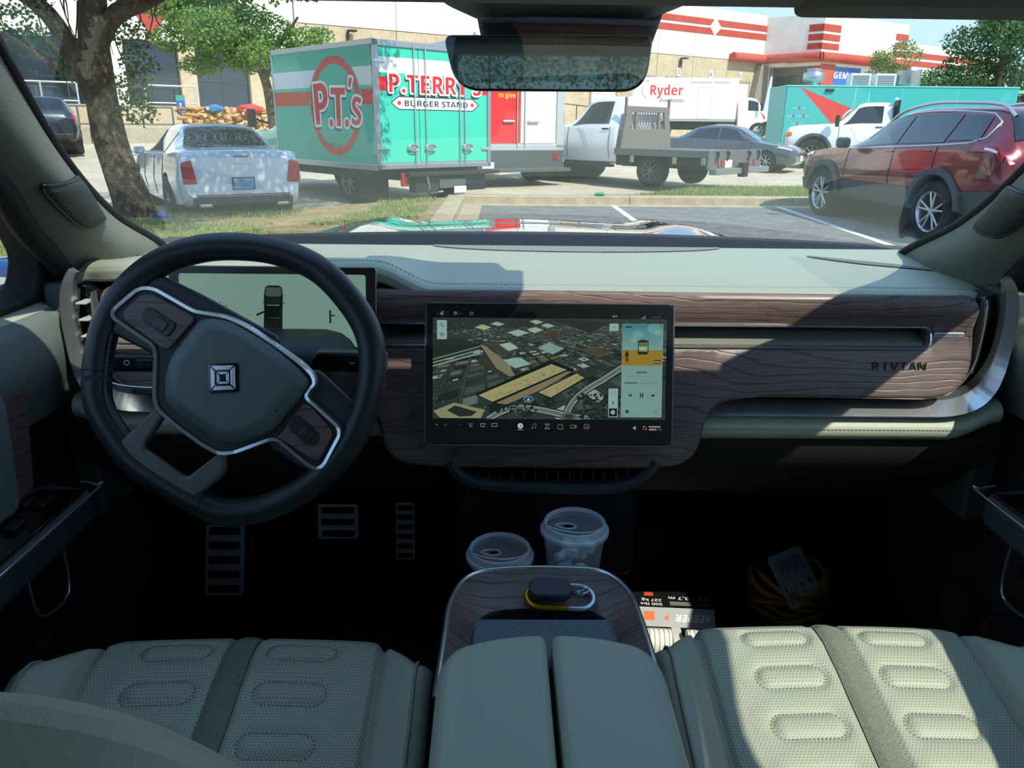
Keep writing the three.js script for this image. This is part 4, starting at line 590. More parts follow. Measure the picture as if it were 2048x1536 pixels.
// ---- key fob on a carabiner
{
  const t = thing('key_fob', 'black oval key fob clipped to a gold and pale blue carabiner', 'key fob', [0.012, 0.893, -0.905]); t.rotation.set(R(14), R(-3), 0);
  const pill = ext(rrect(-0.033, 0.025, -0.017, 0.017, 0.0169), 0.013, 0.004, 4, 16).rotateX(-Math.PI / 2).translate(-0.004, 0.004, -0.002); obj('fob_body', pill, M('#2a3036', 0.5), t);
  obj('fob_divider', box(-0.006, 0.0172, -0.002, 0.0006, 0.0004, 0.024), blackPlastic, t);
  const ov = (a0, a1) => { const q = []; for (let i = 0; i <= 40; i++) { const f = lerp(a0, a1, i / 40), L = 0.05, r = 0.0205, Q = Math.PI * r, T = 2 * L + 2 * Q; let s = ((f % 1) + 1) % 1 * T, x, z; if (s < L) { x = -0.025 + s; z = r; } else if (s < L + Q) { const a = Math.PI / 2 - (s - L) / r; x = 0.025 + r * Math.cos(a); z = r * Math.sin(a); } else if (s < 2 * L + Q) { x = 0.025 - (s - L - Q); z = -r; } else { const a = -Math.PI / 2 - (s - 2 * L - Q) / r; x = -0.025 + r * Math.cos(a); z = r * Math.sin(a); } q.push([x + 0.006, 0, z]); } return q; };
  obj('carabiner', tube(ov(0.16, 0.72), 0.0037, 80, false, 10), M('#b9d3da', 0.3, 0.8), t, 'pale blue carabiner half');
  obj('carabiner_gate', tube(ov(0.72, 1.16), 0.0039, 60, false, 10), M('#c98a22', 0.3, 0.8), t, 'gold carabiner half');
  for (const [x, a] of [[0.034, 0.3], [0.037, 0.9]]) obj('split_ring', new THREE.TorusGeometry(0.009, 0.0007, 6, 30).rotateX(0.9).rotateY(a).translate(x, 0.006, -0.004), chrome, t);
}
// ---- pedals
{
  const pedalMat = M('#c3c8cc', 0.4, 0.4), rubber = M('#08090a', 0.9);
  const ped = (name, label, x, y, z, w, h, n, tilt, wall) => { const p = thing(name, label, 'pedal', [x, y, z]); p.rotation.set(R(tilt), 0, 0);
    obj('plate', ext(rrect(-w / 2, w / 2, -h / 2, h / 2, 0.008), 0.008, 0.002, 3).translate(0, 0, -0.008), pedalMat, p);
    for (let i = 0; i < n; i++) { const yy = -h / 2 + h * (i + 0.5) / n; obj('rubber_rib', ext(rrect(-w * 0.4, w * 0.4, yy - h / n * 0.26, yy + h / n * 0.26, 0.004), 0.004, 0.001, 2).translate(0, 0, -0.001), rubber, p); }
    obj('arm', wall ? box(0, -0.02, -0.05, w * 1.4, h * 1.1, 0.07, 0.01) : box(0, h * 0.5 + 0.03, -0.06, 0.02, 0.1, 0.09, 0.008), blackPlastic, p); return p; };
  ped('foot_rest', 'ribbed metal foot rest at far left of the pedals', -0.67, 0.585, -1.5, 0.085, 0.158, 5, -20, true);
  ped('brake_pedal', 'wide ribbed brake pedal under the steering wheel', -0.415, 0.68, -1.5, 0.088, 0.078, 3, -10, false);
  ped('accelerator_pedal', 'tall narrow ribbed accelerator pedal beside the console', -0.27, 0.657, -1.5, 0.042, 0.13, 6, -10, false);
}
// ---- strap package and cord bundle in the passenger footwell
{
  const t = thing('strap_package', 'retail carton of ratchet straps with white cord rolls in passenger footwell', 'package', [0.318, 0.44, -1.43], R(-4));
  const top = canvasTex(512, 256, (c, w, h) => { c.fillStyle = '#121314'; c.fillRect(0, 0, w, h); c.save(); c.translate(w, h); c.rotate(Math.PI); c.fillStyle = '#e8e8e6'; c.font = 'bold 54px sans-serif'; c.fillText("12' / 3,7 m", 20, 150); c.font = '20px sans-serif'; for (let i = 0; i < 3; i++) c.fillRect(20, 40 + i * 18, 260, 5); c.fillStyle = '#e8e8e6'; c.font = 'bold 44px sans-serif'; c.fillText('500 lbs', 330, 60); c.fillText('227 kg', 330, 110); c.fillStyle = '#d9551f'; c.fillRect(380, 150, 60, 50); c.restore(); });
  const front = canvasTex(512, 128, (c, w, h) => { c.fillStyle = '#a4a6a8'; c.fillRect(0, 0, w, h); c.save(); c.translate(w, h); c.rotate(Math.PI); c.fillStyle = '#f4f4f2'; c.font = 'italic bold 64px sans-serif'; c.fillText('KEEPER', 20, 84); c.fillStyle = '#e8641f'; c.beginPath(); c.moveTo(300, 84); c.lineTo(330, 60); c.lineTo(300, 36); c.fill(); c.fillRect(390, 40, 70, 60); c.restore(); });
  obj('carton_top', box(0, 0.062, -0.05, 0.17, 0.003, 0.075), M('#ffffff', 0.5, 0, { map: top }), t);
  obj('carton_band', (() => { const g = box(0, 0, 0, 0.17, 0.042, 0.003); g.rotateX(-0.9); return g.translate(0, 0.05, 0.003); })(), M('#ffffff', 0.45, 0, { map: front }), t);
  obj('carton_body', [box(0, 0.03, -0.05, 0.168, 0.056, 0.074), box(-0.08, 0.012, 0.06, 0.006, 0.05, 0.1), box(0.08, 0.012, 0.06, 0.006, 0.05, 0.1), box(0.0, 0.012, 0.06, 0.02, 0.05, 0.1), box(0, 0.006, 0.06, 0.168, 0.004, 0.1)], M('#c9c9c4', 0.7), t);
  for (const x of [-0.042, 0.042]) { const r = obj('strap_roll', new THREE.CylinderGeometry(0.026, 0.026, 0.05, 24).rotateZ(Math.PI / 2).translate(x, 0.034, 0.065), M('#e7e6e0', 0.9), t); for (let k = 0; k < 5; k++) obj('strap_turn', new THREE.TorusGeometry(0.0262, 0.0012, 5, 24).rotateY(Math.PI / 2).translate(x - 0.02 + k * 0.01, 0.034, 0.065), M('#cfcec6', 0.9), r); }
  const c = thing('extension_cord', 'coiled yellow extension cord with a white card tag in the footwell', 'cord', [0.6, 0.44, -1.53], 0.3);
  const yl = M('#d8a02a', 0.5);
  for (let k = 0; k < 9; k++) { const q = []; for (let i = 0; i < 16; i++) { const a = i / 16 * Math.PI * 2; q.push([(0.088 + 0.012 * Math.sin(k * 2.1 + a * 2)) * Math.cos(a), 0.02 + k * 0.0095 + 0.012 * Math.sin(a * 2 + k), (0.07 + 0.012 * Math.cos(k * 1.3 + a)) * Math.sin(a)]); } obj('cord_loop', tube(q, 0.006, 90, true, 8), yl, c); }
  obj('wrapper', (() => { const g = new THREE.CylinderGeometry(0.104, 0.108, 0.085, 40, 6, true); const p = g.attributes.position; for (let i = 0; i < p.count; i++) { const k = 1 + 0.05 * noise.noise(p.getX(i) * 40, p.getY(i) * 40, p.getZ(i) * 40); p.setXYZ(i, p.getX(i) * k, p.getY(i), p.getZ(i) * k * 0.85); } g.computeVertexNormals(); return g.translate(0, 0.055, 0); })(), P('#f0f2f4', 0.08, 0, { transmission: 1, thickness: 0, ior: 1.4 }), c);
  const tagT = canvasTex(256, 256, (g, w, h) => { g.fillStyle = '#b9c2c8'; g.fillRect(0, 0, w, h); g.fillStyle = '#5e666b'; for (let i = 0; i < 14; i++) g.fillRect(30 + i * 14, 30, 6, 40 + (i * 37) % 50); g.fillStyle = '#d6d6d2'; g.fillRect(20, 140, 216, 100); g.fillStyle = '#30353a'; g.fillRect(24, 150, 10, 90); for (let i = 0; i < 6; i++) g.fillRect(60 + i * 9, 160, 3, 70); g.font = 'bold 26px sans-serif'; g.fillText('25', 130, 180); g.fillText('50', 130, 210); g.fillStyle = '#b5412c'; g.fillRect(200, 150, 26, 26); });
  obj('card_tag', (() => { const g = ext(rrect(-0.055, 0.055, -0.06, 0.06, 0.012), 0.002); const p = g.attributes.position, uv = g.attributes.uv; for (let i = 0; i < p.count; i++) uv.setXY(i, p.getX(i) / 0.11 + 0.5, p.getY(i) / 0.12 + 0.5); g.rotateX(-0.75); g.rotateY(0.25); return g.translate(-0.02, 0.115, 0.04); })(), M('#ffffff', 0.4, 0, { map: tagT }), c);
}
// ---- rear bench, caught only in the mirrors
{
  const t = thing('rear_bench', 'rear bench seat in grey-green leather behind the camera', 'seat', [0, 0, 0.55]);
  obj('bench_cushion', uvBox(box2(-0.66, 0.66, 0.62, 0.8, 0, 0.5, 0.05)), leather, t);
  obj('bench_back', uvBox((() => { const g = box(0, 0, 0, 1.3, 0.6, 0.14, 0.05); g.rotateX(R(18)); return g.translate(0, 1.08, 0.6); })()), leather, t);
}
// kick panels close the footwells at the sides
for (const s of [-1, 1]) struct(s < 0 ? 'wall_left' : 'wall_right', box2(s * 0.77, s * 0.85, 0.36, 1.24, -1.86, -1.19), softBlack, s < 0 ? 'black kick panel at the outer side of the driver footwell' : 'black kick panel at the outer side of the passenger footwell', 'panel');

// ================================================================ OUTDOORS: the parking lot
const rise = (x, z) => { const d = -z; return G + 0.22 * sm(15, 27, d) + 0.65 * sm(26, 56, d) + 0.28 * sm(-7, -13, x) * sm(14, 26, d); };   // the lot climbs towards the buildings
const specks = (c0, c1, f = 60, s = 0) => noiseTex(512, (u, v) => { const n = 0.5 + 0.35 * tileNoise(u, v, 6, s) + 0.3 * tileNoise(u, v, 22, s + 2) + 0.35 * tileNoise(u, v, f, s + 4) + 0.25 * tileNoise(u, v, f * 2.3, s + 6), t = Math.min(1, Math.max(0, n)); return c0.map((a, i) => lerp(a, c1[i], t)); }, true);
const concreteTex = specks([0.66, 0.61, 0.52], [0.8, 0.76, 0.67], 50, 1), asphaltTex = specks([0.36, 0.36, 0.36], [0.56, 0.55, 0.53], 90, 3), kerbTex = specks([0.6, 0.55, 0.45], [0.76, 0.71, 0.6], 70, 5), dirtTex = specks([0.48, 0.41, 0.29], [0.78, 0.69, 0.52], 60, 7);
const concrete = M('#ffffff', 0.9, 0, { map: rep(concreteTex, 0.22) }), asphalt = M('#ffffff', 0.88, 0, { map: rep(asphaltTex, 0.5), bumpMap: rep(grainBump, 3), bumpScale: 0.006 });
const kerbMat = M('#ffffff', 0.9, 0, { map: rep(kerbTex, 0.9), bumpMap: rep(grainBump, 4), bumpScale: 0.004 }), dirt = M('#ffffff', 1, 0, { map: rep(dirtTex, 0.45), bumpMap: rep(grainBump, 2), bumpScale: 0.02 });
const ground = struct('ground', (() => { const g = grid(120, 120, (u, v) => { const x = lerp(-110, 110, u), z = lerp(40, -150, v); return [x, rise(x, z) - 0.02, z]; }); const p = g.attributes.position, uv = g.attributes.uv; for (let i = 0; i < p.count; i++) uv.setXY(i, p.getX(i), p.getZ(i)); return g; })(), concrete, 'pale concrete of the sunny parking lot', 'ground');
const flat = (pts, y, s = 1) => { const g = new THREE.ShapeGeometry(poly(pts.map(([x, z]) => [x, -z]))); g.rotateX(-Math.PI / 2); g.translate(0, y, 0); return uvBox(g, s); };
struct('pavement', flat([[-0.75, 8], [-0.75, -14.5], [12, -14.95], [12, 8]], G + 0.004), asphalt, 'grey asphalt of the empty parking bay in front of the truck', 'pavement');
struct('road', flat([[-40, 20], [-40, 9], [40, 9], [40, 20]], G + 0.004), asphalt, 'grey asphalt lane behind the truck', 'road');
const lineMat = M('#ffffff', 0.8, 0, { map: rep(specks([0.72, 0.73, 0.72], [0.93, 0.93, 0.9], 70, 9), 1.2) });
const stripe = (x0, z0, x1, z1, w, label, mat = lineMat, y = G + 0.008) => { const l = Math.hypot(x1 - x0, z1 - z0), nx = -(z1 - z0) / l * w / 2, nz = (x1 - x0) / l * w / 2; tag(obj('parking_line', flat([[x0 + nx, z0 + nz], [x1 + nx, z1 + nz], [x1 - nx, z1 - nz], [x0 - nx, z0 - nz]], y), mat), label, 'parking line'); };
stripe(1.96, -14.3, 1.98, -8.6, 0.11, 'white painted parking line in the empty bay');
stripe(5.0, -14.55, 4.72, -8.4, 0.12, 'white painted parking line beside the red car');
stripe(-8.6, -20.2, -7.3, -17.6, 0.1, 'yellow painted parking line on the concrete behind the tree', M('#d8c34a', 0.8), rise(-8, -19) + 0.012);
// kerbs: cast lengths with joints between them
{
  const k = structGroup('kerb', 'long pale concrete kerb around the parking bay', 'kerb');
  const prof = [[0, 0], [0, 0.13], [0.02, 0.15], [0.27, 0.155], [0.29, 0.14], [0.29, 0]];
  const lengthOf = (a, b) => { // profile swept from a to b, kerb face on the right hand
    const A = V(a[0], G, a[1]), d = V(b[0] - a[0], 0, b[1] - a[1]), L = d.length(); d.normalize(); const n = V(d.z, 0, -d.x); const sh = ext(poly(prof), L - 0.012, 0.004); const m = new THREE.Matrix4().makeBasis(n, V(0, 1, 0), V(-d.x, 0, -d.z).multiplyScalar(-1)); sh.applyMatrix4(m); sh.translate(A.x, A.y, A.z); return uvBox(sh);
  };
  for (let i = 0; i < 4; i++) { const x0 = -0.75 + i * 3.05, x1 = x0 + 3.05, z = (x) => -14.45 - (x + 0.75) * 0.036; obj('kerb_length', lengthOf([x0, z(x0)], [x1, z(x1)]), kerbMat, k); }
  for (let i = 0; i < 4; i++) obj('kerb_length', lengthOf([-0.75, -2.4 - i * 3.03], [-0.75, -5.43 - i * 3.03]), kerbMat, k);
  obj('kerb_corner', uvBox(box2(-1.05, -0.74, G, G + 0.154, -14.75, -14.4, 0.015)), kerbMat, k);
  obj('gutter', flat([[-0.75, -3], [-0.75, -14.45], [12, -14.9], [12, -14.5], [-0.42, -14.05], [-0.42, -3]], G + 0.007), kerbMat, k);
}
// planted islands with grass
const islandA = [[-1.04, 0], [-1.04, -14.4], [-2.4, -13.0], [-3.4, -11.7], [-5.2, -11.3], [-9.5, -11.9], [-14, -12.5], [-14, 2], [-4, 2]];
struct('planting_bed', flat(islandA, G + 0.12), dirt, 'dry soil and leaf litter of the planted island beside the bay', 'ground');
struct('planting_bed', flat([[-1.0, -14.75], [2.2, -14.85], [4.4, -17.6], [16, -18.4], [16, -15.4], [4, -15.0]], G + 0.12), dirt, 'narrow strip of soil behind the kerb in front of the flatbed', 'ground');
function grass(name, label, n, place, h0, h1) {
  const g = new THREE.BufferGeometry(); g.setAttribute('position', new THREE.Float32BufferAttribute([-0.006, 0, 0, 0.006, 0, 0, 0.004, 1, 0.25, 0, 0, -0.006, 0, 0, 0.006, -0.3, 0.9, 0.1], 3)); g.computeVertexNormals();
  const m = new THREE.InstancedMesh(g, P('#ffffff', 0.8, 0, { side: THREE.DoubleSide, transmission: 0.25, thickness: 0 }), n), q = new THREE.Object3D(), c = new THREE.Color(); m.name = name; m.castShadow = m.receiveShadow = true;
  for (let i = 0; i < n; i++) { const [x, y, z] = place(); q.position.set(x, y, z); q.rotation.set(rnd(-0.4, 0.4), rnd(0, 6.28), rnd(-0.4, 0.4)); const h = rnd(h0, h1); q.scale.set(1.5, h, h); q.updateMatrix(); m.setMatrixAt(i, q.matrix); const k = rnd(); c.setRGB(lerp(0.14, 0.4, k), lerp(0.26, 0.4, k), lerp(0.06, 0.14, k)); m.setColorAt(i, c); }
  scene.add(m); m.userData = { kind: 'stuff', label, category: 'grass' };
}
const inPoly = (x, z, p) => { let r = false; for (let i = 0, j = p.length - 1; i < p.length; j = i++) if ((p[i][1] > z) !== (p[j][1] > z) && x < (p[j][0] - p[i][0]) * (z - p[i][1]) / (p[j][1] - p[i][1]) + p[i][0]) r = !r; return r; };
grass('grass_clumps', 'patchy green grass on the planted island by the white sedan', 60000, () => { for (;;) { const x = rnd(-11, -1.2), z = rnd(-14, -2); if (!inPoly(x, z, islandA)) continue; const n = noise.noise(x * 0.9, 3, z * 0.9) + 0.5 * noise.noise(x * 3, 1, z * 3); if (n < (x > -3 ? 0.1 : -0.12)) continue; return [x, G + 0.115, z]; } }, 0.03, 0.085);
grass('grass_strip', 'green grass strip behind the kerb below the flatbed truck', 40000, () => { for (;;) { const x = rnd(2.2, 15), z = rnd(-18.3, -15); if (!inPoly(x, z, [[2.4, -15], [4.5, -17.5], [16, -18.4], [16, -15.5], [4, -15.1]])) continue; return [x, G + 0.11, z]; } }, 0.04, 0.1);
// litter
tag(obj('litter', (() => { const g = new THREE.IcosahedronGeometry(0.07, 1); const p = g.attributes.position; for (let i = 0; i < p.count; i++) { const k = 1 + 0.4 * noise.noise(p.getX(i) * 30, p.getY(i) * 30, p.getZ(i) * 30); p.setXYZ(i, p.getX(i) * k * 1.6, Math.max(-0.02, p.getY(i) * k * 0.7), p.getZ(i) * k); } g.computeVertexNormals(); return g.translate(-4.7, G + 0.14, -10.75); })(), M('#2437a8', 0.4)), 'crumpled blue plastic litter at the foot of the tree trunk', 'litter');
tag(obj('litter', (() => { const g = new THREE.IcosahedronGeometry(0.07, 1); const p = g.attributes.position; for (let i = 0; i < p.count; i++) { const k = 1 + 0.4 * noise.noise(p.getX(i) * 25, 4, p.getZ(i) * 30); p.setXYZ(i, p.getX(i) * k * 1.4, Math.max(-0.02, p.getY(i) * k * 0.5), p.getZ(i) * k); } g.computeVertexNormals(); return g.translate(1.75, G + 0.18, -14.62); })(), M('#2f8f4a', 0.4)), 'crumpled green plastic litter lying on the kerb', 'litter');
// ================================================================ VEHICLES
const evaluator = new Evaluator(); evaluator.attributes = ['position', 'normal']; evaluator.useGroups = false;
const tyreMat = M('#17181a', 0.85), glassMat = P('#0c1216', 0.04, 0.1, { clearcoat: 1 }), trimBlack = M('#121314', 0.6), silverRim = M('#c3c7ca', 0.25, 0.9), darkRim = M('#4b4f54', 0.3, 0.9);
const paint = (c, m = 0.1, r = 0.25) => P(c, r, m, { clearcoat: 1, clearcoatRoughness: 0.04 });
const redLamp = P('#a11220', 0.12, 0, { clearcoat: 1 }), amber = P('#d9711c', 0.2), lampGlass = P('#e9edf0', 0.08, 0.3, { clearcoat: 1 });
// sections [s, bottom, mid, belt, roof, half widths: bottom, mid, belt, roof edge]; s runs from the nose to the tail
function hull(st) {
  const at = (s) => { let i = 0; while (i < st.length - 2 && st[i + 1][0] < s) i++; const a = st[i], b = st[i + 1], f = Math.min(1, Math.max(0, (s - a[0]) / (b[0] - a[0]))), p = st[Math.max(0, i - 1)], n = st[Math.min(st.length - 1, i + 2)]; const o = []; for (let k = 1; k < 9; k++) { const h = b[0] - a[0], m0 = i === 0 ? (b[k] - a[k]) : (b[k] - p[k]) / (b[0] - p[0]) * h, m1 = i + 2 >= st.length ? (b[k] - a[k]) : (n[k] - a[k]) / (n[0] - a[0]) * h, lim = 3 * Math.abs(b[k] - a[k]); const M0 = Math.sign(m0) === Math.sign(b[k] - a[k]) ? Math.sign(m0) * Math.min(Math.abs(m0), lim) : 0, M1 = Math.sign(m1) === Math.sign(b[k] - a[k]) ? Math.sign(m1) * Math.min(Math.abs(m1), lim) : 0, f2 = f * f, f3 = f2 * f; o.push(a[k] * (2 * f3 - 3 * f2 + 1) + M0 * (f3 - 2 * f2 + f) + b[k] * (3 * f2 - 2 * f3) + M1 * (f3 - f2)); } return o; };
  const L = st[st.length - 1][0];
  const section = (s) => { const [yb, ym, be, ro, wb, wm, wl, wr] = at(s), h = ro - be; return [[0, yb], [wb * 0.9, yb], [wb, yb + 0.05], [wm, ym], [wl + (wm - wl) * 0.35, be - 0.09], [wl, be], [wr, ro - 0.06 * Math.min(1, h / 0.3)], [wr * 0.86, ro - 0.012 * Math.min(1, h / 0.3)], [0, ro + 0.012]]; };
  const S = (s, k) => { const m = k > 8, q = m ? 16 - k : k, c = section(s), i = Math.min(7, Math.floor(q)), f = q - i; return V((m ? -1 : 1) * lerp(c[i][0], c[i + 1][0], f), lerp(c[i][1], c[i + 1][1], f), s - L / 2); };
  const N = (s, k) => { const a = S(Math.min(L, s + 0.03), k).sub(S(Math.max(0, s - 0.03), k)), b = S(s, k + 0.02).sub(S(s, k - 0.02)); return b.cross(a).normalize(); };
  const patch = (s0, s1, k0, k1, off = 0.008, nu = 14, nv = 8, shape) => grid(nu, nv, (u, v) => { let s = lerp(s0, s1, u), k = lerp(k0, k1, v); if (shape) [s, k] = shape(u, v); return S(s, k).addScaledVector(N(s, k), off).toArray(); });
  const line = (pts, r = 0.006) => tube(pts.map(([s, k]) => S(s, k).addScaledVector(N(s, k), 0.001).toArray()), r, 24, false, 5);
  const body = (arches, n = 64) => {
    const p = [], ix = [], ks = []; for (let k = 0; k < 16; k++) for (const f of [0, 0.5]) ks.push(k + f); const m = ks.length;
    for (let i = 0; i <= n; i++) { const s = i / n * L; for (const k of ks) { const q = S(s, k); p.push(q.x, q.y, q.z); } }
    for (let i = 0; i < n; i++) for (let k = 0; k < m; k++) { const a = i * m + k, b = i * m + (k + 1) % m, c = a + m, d = b + m; ix.push(a, b, c, b, d, c); }
    for (const [e, fl] of [[0, 1], [n, 0]]) { const c = p.length / 3; let y0 = S(e / n * L, 0).y, y1 = S(e / n * L, 8).y; p.push(0, (y0 + y1) / 2, e / n * L - L / 2); for (let k = 0; k < m; k++) { const a = e * m + k, b = e * m + (k + 1) % m; fl ? ix.push(c, b, a) : ix.push(c, a, b); } }
    let g = new THREE.BufferGeometry(); g.setAttribute('position', new THREE.Float32BufferAttribute(p, 3)); g.setIndex(ix); g = g.toNonIndexed(); g.computeVertexNormals();
    { // outward winding
      let vol = 0; const q = g.attributes.position; for (let i = 0; i < q.count; i += 3) { const a = V(0, 0, 0).fromBufferAttribute(q, i), b = V(0, 0, 0).fromBufferAttribute(q, i + 1), c = V(0, 0, 0).fromBufferAttribute(q, i + 2); vol += a.dot(b.cross(c)); } if (vol < 0) flip(g);
    }
    if (arches) { let br = new Brush(g); br.updateMatrixWorld(); for (const [s, y, r] of arches) { const c = new THREE.CylinderGeometry(r, r, 3, 28); c.rotateZ(Math.PI / 2); c.deleteAttribute('uv'); const k = new Brush(c.toNonIndexed()); k.position.set(0, y, s - L / 2); k.updateMatrixWorld(); br = evaluator.evaluate(br, k, SUBTRACTION); br.updateMatrixWorld(); } g = br.geometry; }
    return toCreasedNormals(FIX(g), 0.55);
  };
  return { S, N, L, patch, line, body };
}
function wheelGeo(r, w, rimR) {
  const pr = [[rimR, -w / 2], [r * 0.93, -w / 2], [r, -w * 0.36], [r * 1.0, w * 0.36], [r * 0.93, w / 2], [rimR, w / 2], [rimR * 0.97, w * 0.3]];
  const g = new THREE.LatheGeometry(pr.map((q) => new THREE.Vector2(q[0], q[1])), 36); g.rotateZ(-Math.PI / 2); return g;       // axle along x, outer face at +x
}
function rimGeo(rimR, w, spokes, split) {
  const parts = []; const ring = new THREE.LatheGeometry([[rimR * 0.99, w * 0.5], [rimR * 0.99, w * 0.46], [rimR * 0.9, w * 0.44], [rimR * 0.86, w * 0.1], [rimR * 0.9, -w * 0.4], [rimR * 0.99, -w * 0.45]].map((q) => new THREE.Vector2(q[0], q[1])), 36); ring.rotateZ(-Math.PI / 2); parts.push(ring);
  for (let i = 0; i < spokes; i++) { const a = i / spokes * Math.PI * 2; for (const d of split ? [-0.2, 0.2] : [0]) { const A = [w * 0.36, Math.cos(a + d * 0.25) * rimR * 0.15, Math.sin(a + d * 0.25) * rimR * 0.15], B = [w * 0.42, Math.cos(a + d) * rimR * 0.93, Math.sin(a + d) * rimR * 0.93]; const c = cyl(A, B, rimR * 0.075, rimR * 0.06, 6); parts.push(c); } }
  parts.push(cyl([w * 0.2, 0, 0], [w * 0.42, 0, 0], rimR * 0.2, rimR * 0.16, 16)); return join(parts);
}
function wheels(t, L, list, o) { // list of [x, y, s]
  const tg = wheelGeo(o.r, o.w, o.rim), rg = rimGeo(o.rim, o.w, o.spokes ?? 7, o.split), dg = new THREE.CircleGeometry(o.rim * 0.92, 24).rotateY(Math.PI / 2);
  for (const [x, y, s] of list) { const m = obj('wheel', tg, tyreMat, t); m.position.set(x, y, s - L / 2); if (x < 0) m.rotation.y = Math.PI; obj('rim', rg, o.mat ?? silverRim, m); obj('brake_disc', dg, trimBlack, m); }
}
const well = (t, L, list) => { for (const [s, y, r, W] of list) { const g = new THREE.CylinderGeometry(r * 0.99, r * 0.99, W * 2 - 0.12, 24, 1, true); g.rotateZ(Math.PI / 2); obj('wheel_well', join([g, new THREE.CylinderGeometry(r * 0.985, r * 0.985, W * 1.15, 24).rotateZ(Math.PI / 2)]).translate(0, y, s - L / 2), trimBlack, t); } };
const plate = (t, w, h, x, y, z, ry, txt, col = '#d7dade', ink = '#27405f') => { const tx = canvasTex(128, 64, (c, W, H) => { c.fillStyle = col; c.fillRect(0, 0, W, H); c.fillStyle = ink; c.font = 'bold 30px sans-serif'; c.textAlign = 'center'; c.fillText(txt, W / 2, 44); }); const g = box(0, 0, 0, w, h, 0.01); g.rotateY(ry); return obj('licence_plate', g.translate(x, y, z), M('#ffffff', 0.4, 0, { map: tx }), t); };
const put = (name, label, cat, x, z, deg, y) => thing(name, label, cat, [x, y ?? rise(x, z) - 0.005, z], R(deg));

// ---- white sedan, parked nose away
{
  const t = put('sedan', 'pearl white four-door sedan with red tail lamps parked behind the tree', 'car', -4.86, -13.1, 31.5); t.scale.setScalar(0.91);
  const h = hull([[0, .34, .55, .68, .70, .70, .74, .72, .55], [.12, .24, .55, .78, .82, .82, .88, .82, .70], [.9, .22, .58, .90, .95, .90, .95, .88, .74], [1.75, .22, .60, .96, 1.02, .91, .95, .89, .76], [2.55, .22, .60, .98, 1.44, .91, .95, .89, .58], [3.1, .22, .60, .99, 1.48, .91, .95, .89, .58], [3.75, .22, .62, 1.0, 1.44, .91, .95, .90, .57], [4.38, .24, .64, 1.05, 1.11, .90, .95, .88, .72], [4.85, .28, .66, 1.07, 1.10, .87, .94, .87, .74], [4.98, .34, .68, 1.04, 1.06, .84, .91, .85, .70], [5.04, .42, .68, .98, .99, .80, .87, .81, .66]]);
  const pm = paint('#c3d2e0', 0.15, 0.25);
  obj('body', h.body([[0.98, .36, .39], [4.02, .36, .39]]), pm, t); well(t, h.L, [[0.98, .36, .39, .95], [4.02, .36, .39, .95]]);
  wheels(t, h.L, [[.84, .35, .98], [-.84, .35, .98], [.84, .35, 4.02], [-.84, .35, 4.02]], { r: .355, w: .24, rim: .255, spokes: 7, mat: darkRim });
  for (const m of [0, 1]) { const K = (k) => m ? 16 - k : k; for (const [a, b] of [[2.02, 2.85], [2.92, 3.72]]) obj('side_window', h.patch(a, b, K(5.14), K(5.9), 0.007), glassMat, t);
    obj('window_trim', h.line([[1.9, K(5.08)], [2.4, K(5.06)], [3.0, K(5.05)], [3.9, K(5.06)]], 0.01), chrome, t); for (const s of [1.9, 2.9, 3.75]) obj('door_line', h.line([[s, K(2.2)], [s, K(3)], [s, K(4)], [s, K(4.95)]], 0.005), trimBlack, t); for (const s of [2.65, 3.5]) obj('door_handle', h.patch(s, s + 0.2, K(4.3), K(4.5), 0.02, 4, 2), pm, t);
    { const x = m ? -1 : 1; const g = ext(rounded([[x * 0.66, .63], [x * 0.86, .62], [x * 0.875, .93], [x * 0.72, .97]], 0.03), 0.11, 0.01); g.rotateY(x * 0.12); obj('tail_lamp', g.translate(-x * 0.0, 0, 2.52), redLamp, t, 'upright red tail lamp'); }
    obj('outside_mirror', box(m ? -1.0 : 1.0, 1.02, -0.55, 0.18, 0.13, 0.1, 0.04), pm, t); obj('exhaust', box((m ? -1 : 1) * 0.58, 0.31, 2.47, 0.2, 0.07, 0.14, 0.03), chrome, t); }
  obj('rear_window', h.patch(3.72, 4.36, 6.3, 9.7, 0.008, 12, 14), glassMat, t); obj('windshield', h.patch(1.82, 2.5, 6.3, 9.7, 0.008, 12, 14), glassMat, t);
  obj('lower_bumper', box(0, 0.37, 2.48, 1.5, 0.14, 0.12, 0.04), M('#33363b', 0.6), t); obj('bumper_strip', box(0, 0.455, 2.53, 1.4, 0.016, 0.02), M('#7d2733', 0.4), t);
  obj('brake_light', box(0, 1.02, 2.53, 0.22, 0.02, 0.02, 0.006), redLamp, t); obj('badge', box(0, 0.93, 2.535, 0.3, 0.025, 0.014, 0.006), chrome, t); obj('trunk_line', h.line([[4.55, 5.9], [4.7, 5.95], [5.0, 5.9]], 0.004), trimBlack, t);
  plate(t, 0.31, 0.16, 0, 0.62, 2.535, 0, '', '#7fa0bd', '#31507a');
  obj('plate_frame', sweepXY([[-0.165, 0.53], [0.165, 0.53], [0.165, 0.71], [-0.165, 0.71]], [[0.012, 2.54], [-0.002, 2.54], [-0.002, 2.52], [0.012, 2.52]], true), trimBlack, t);
}
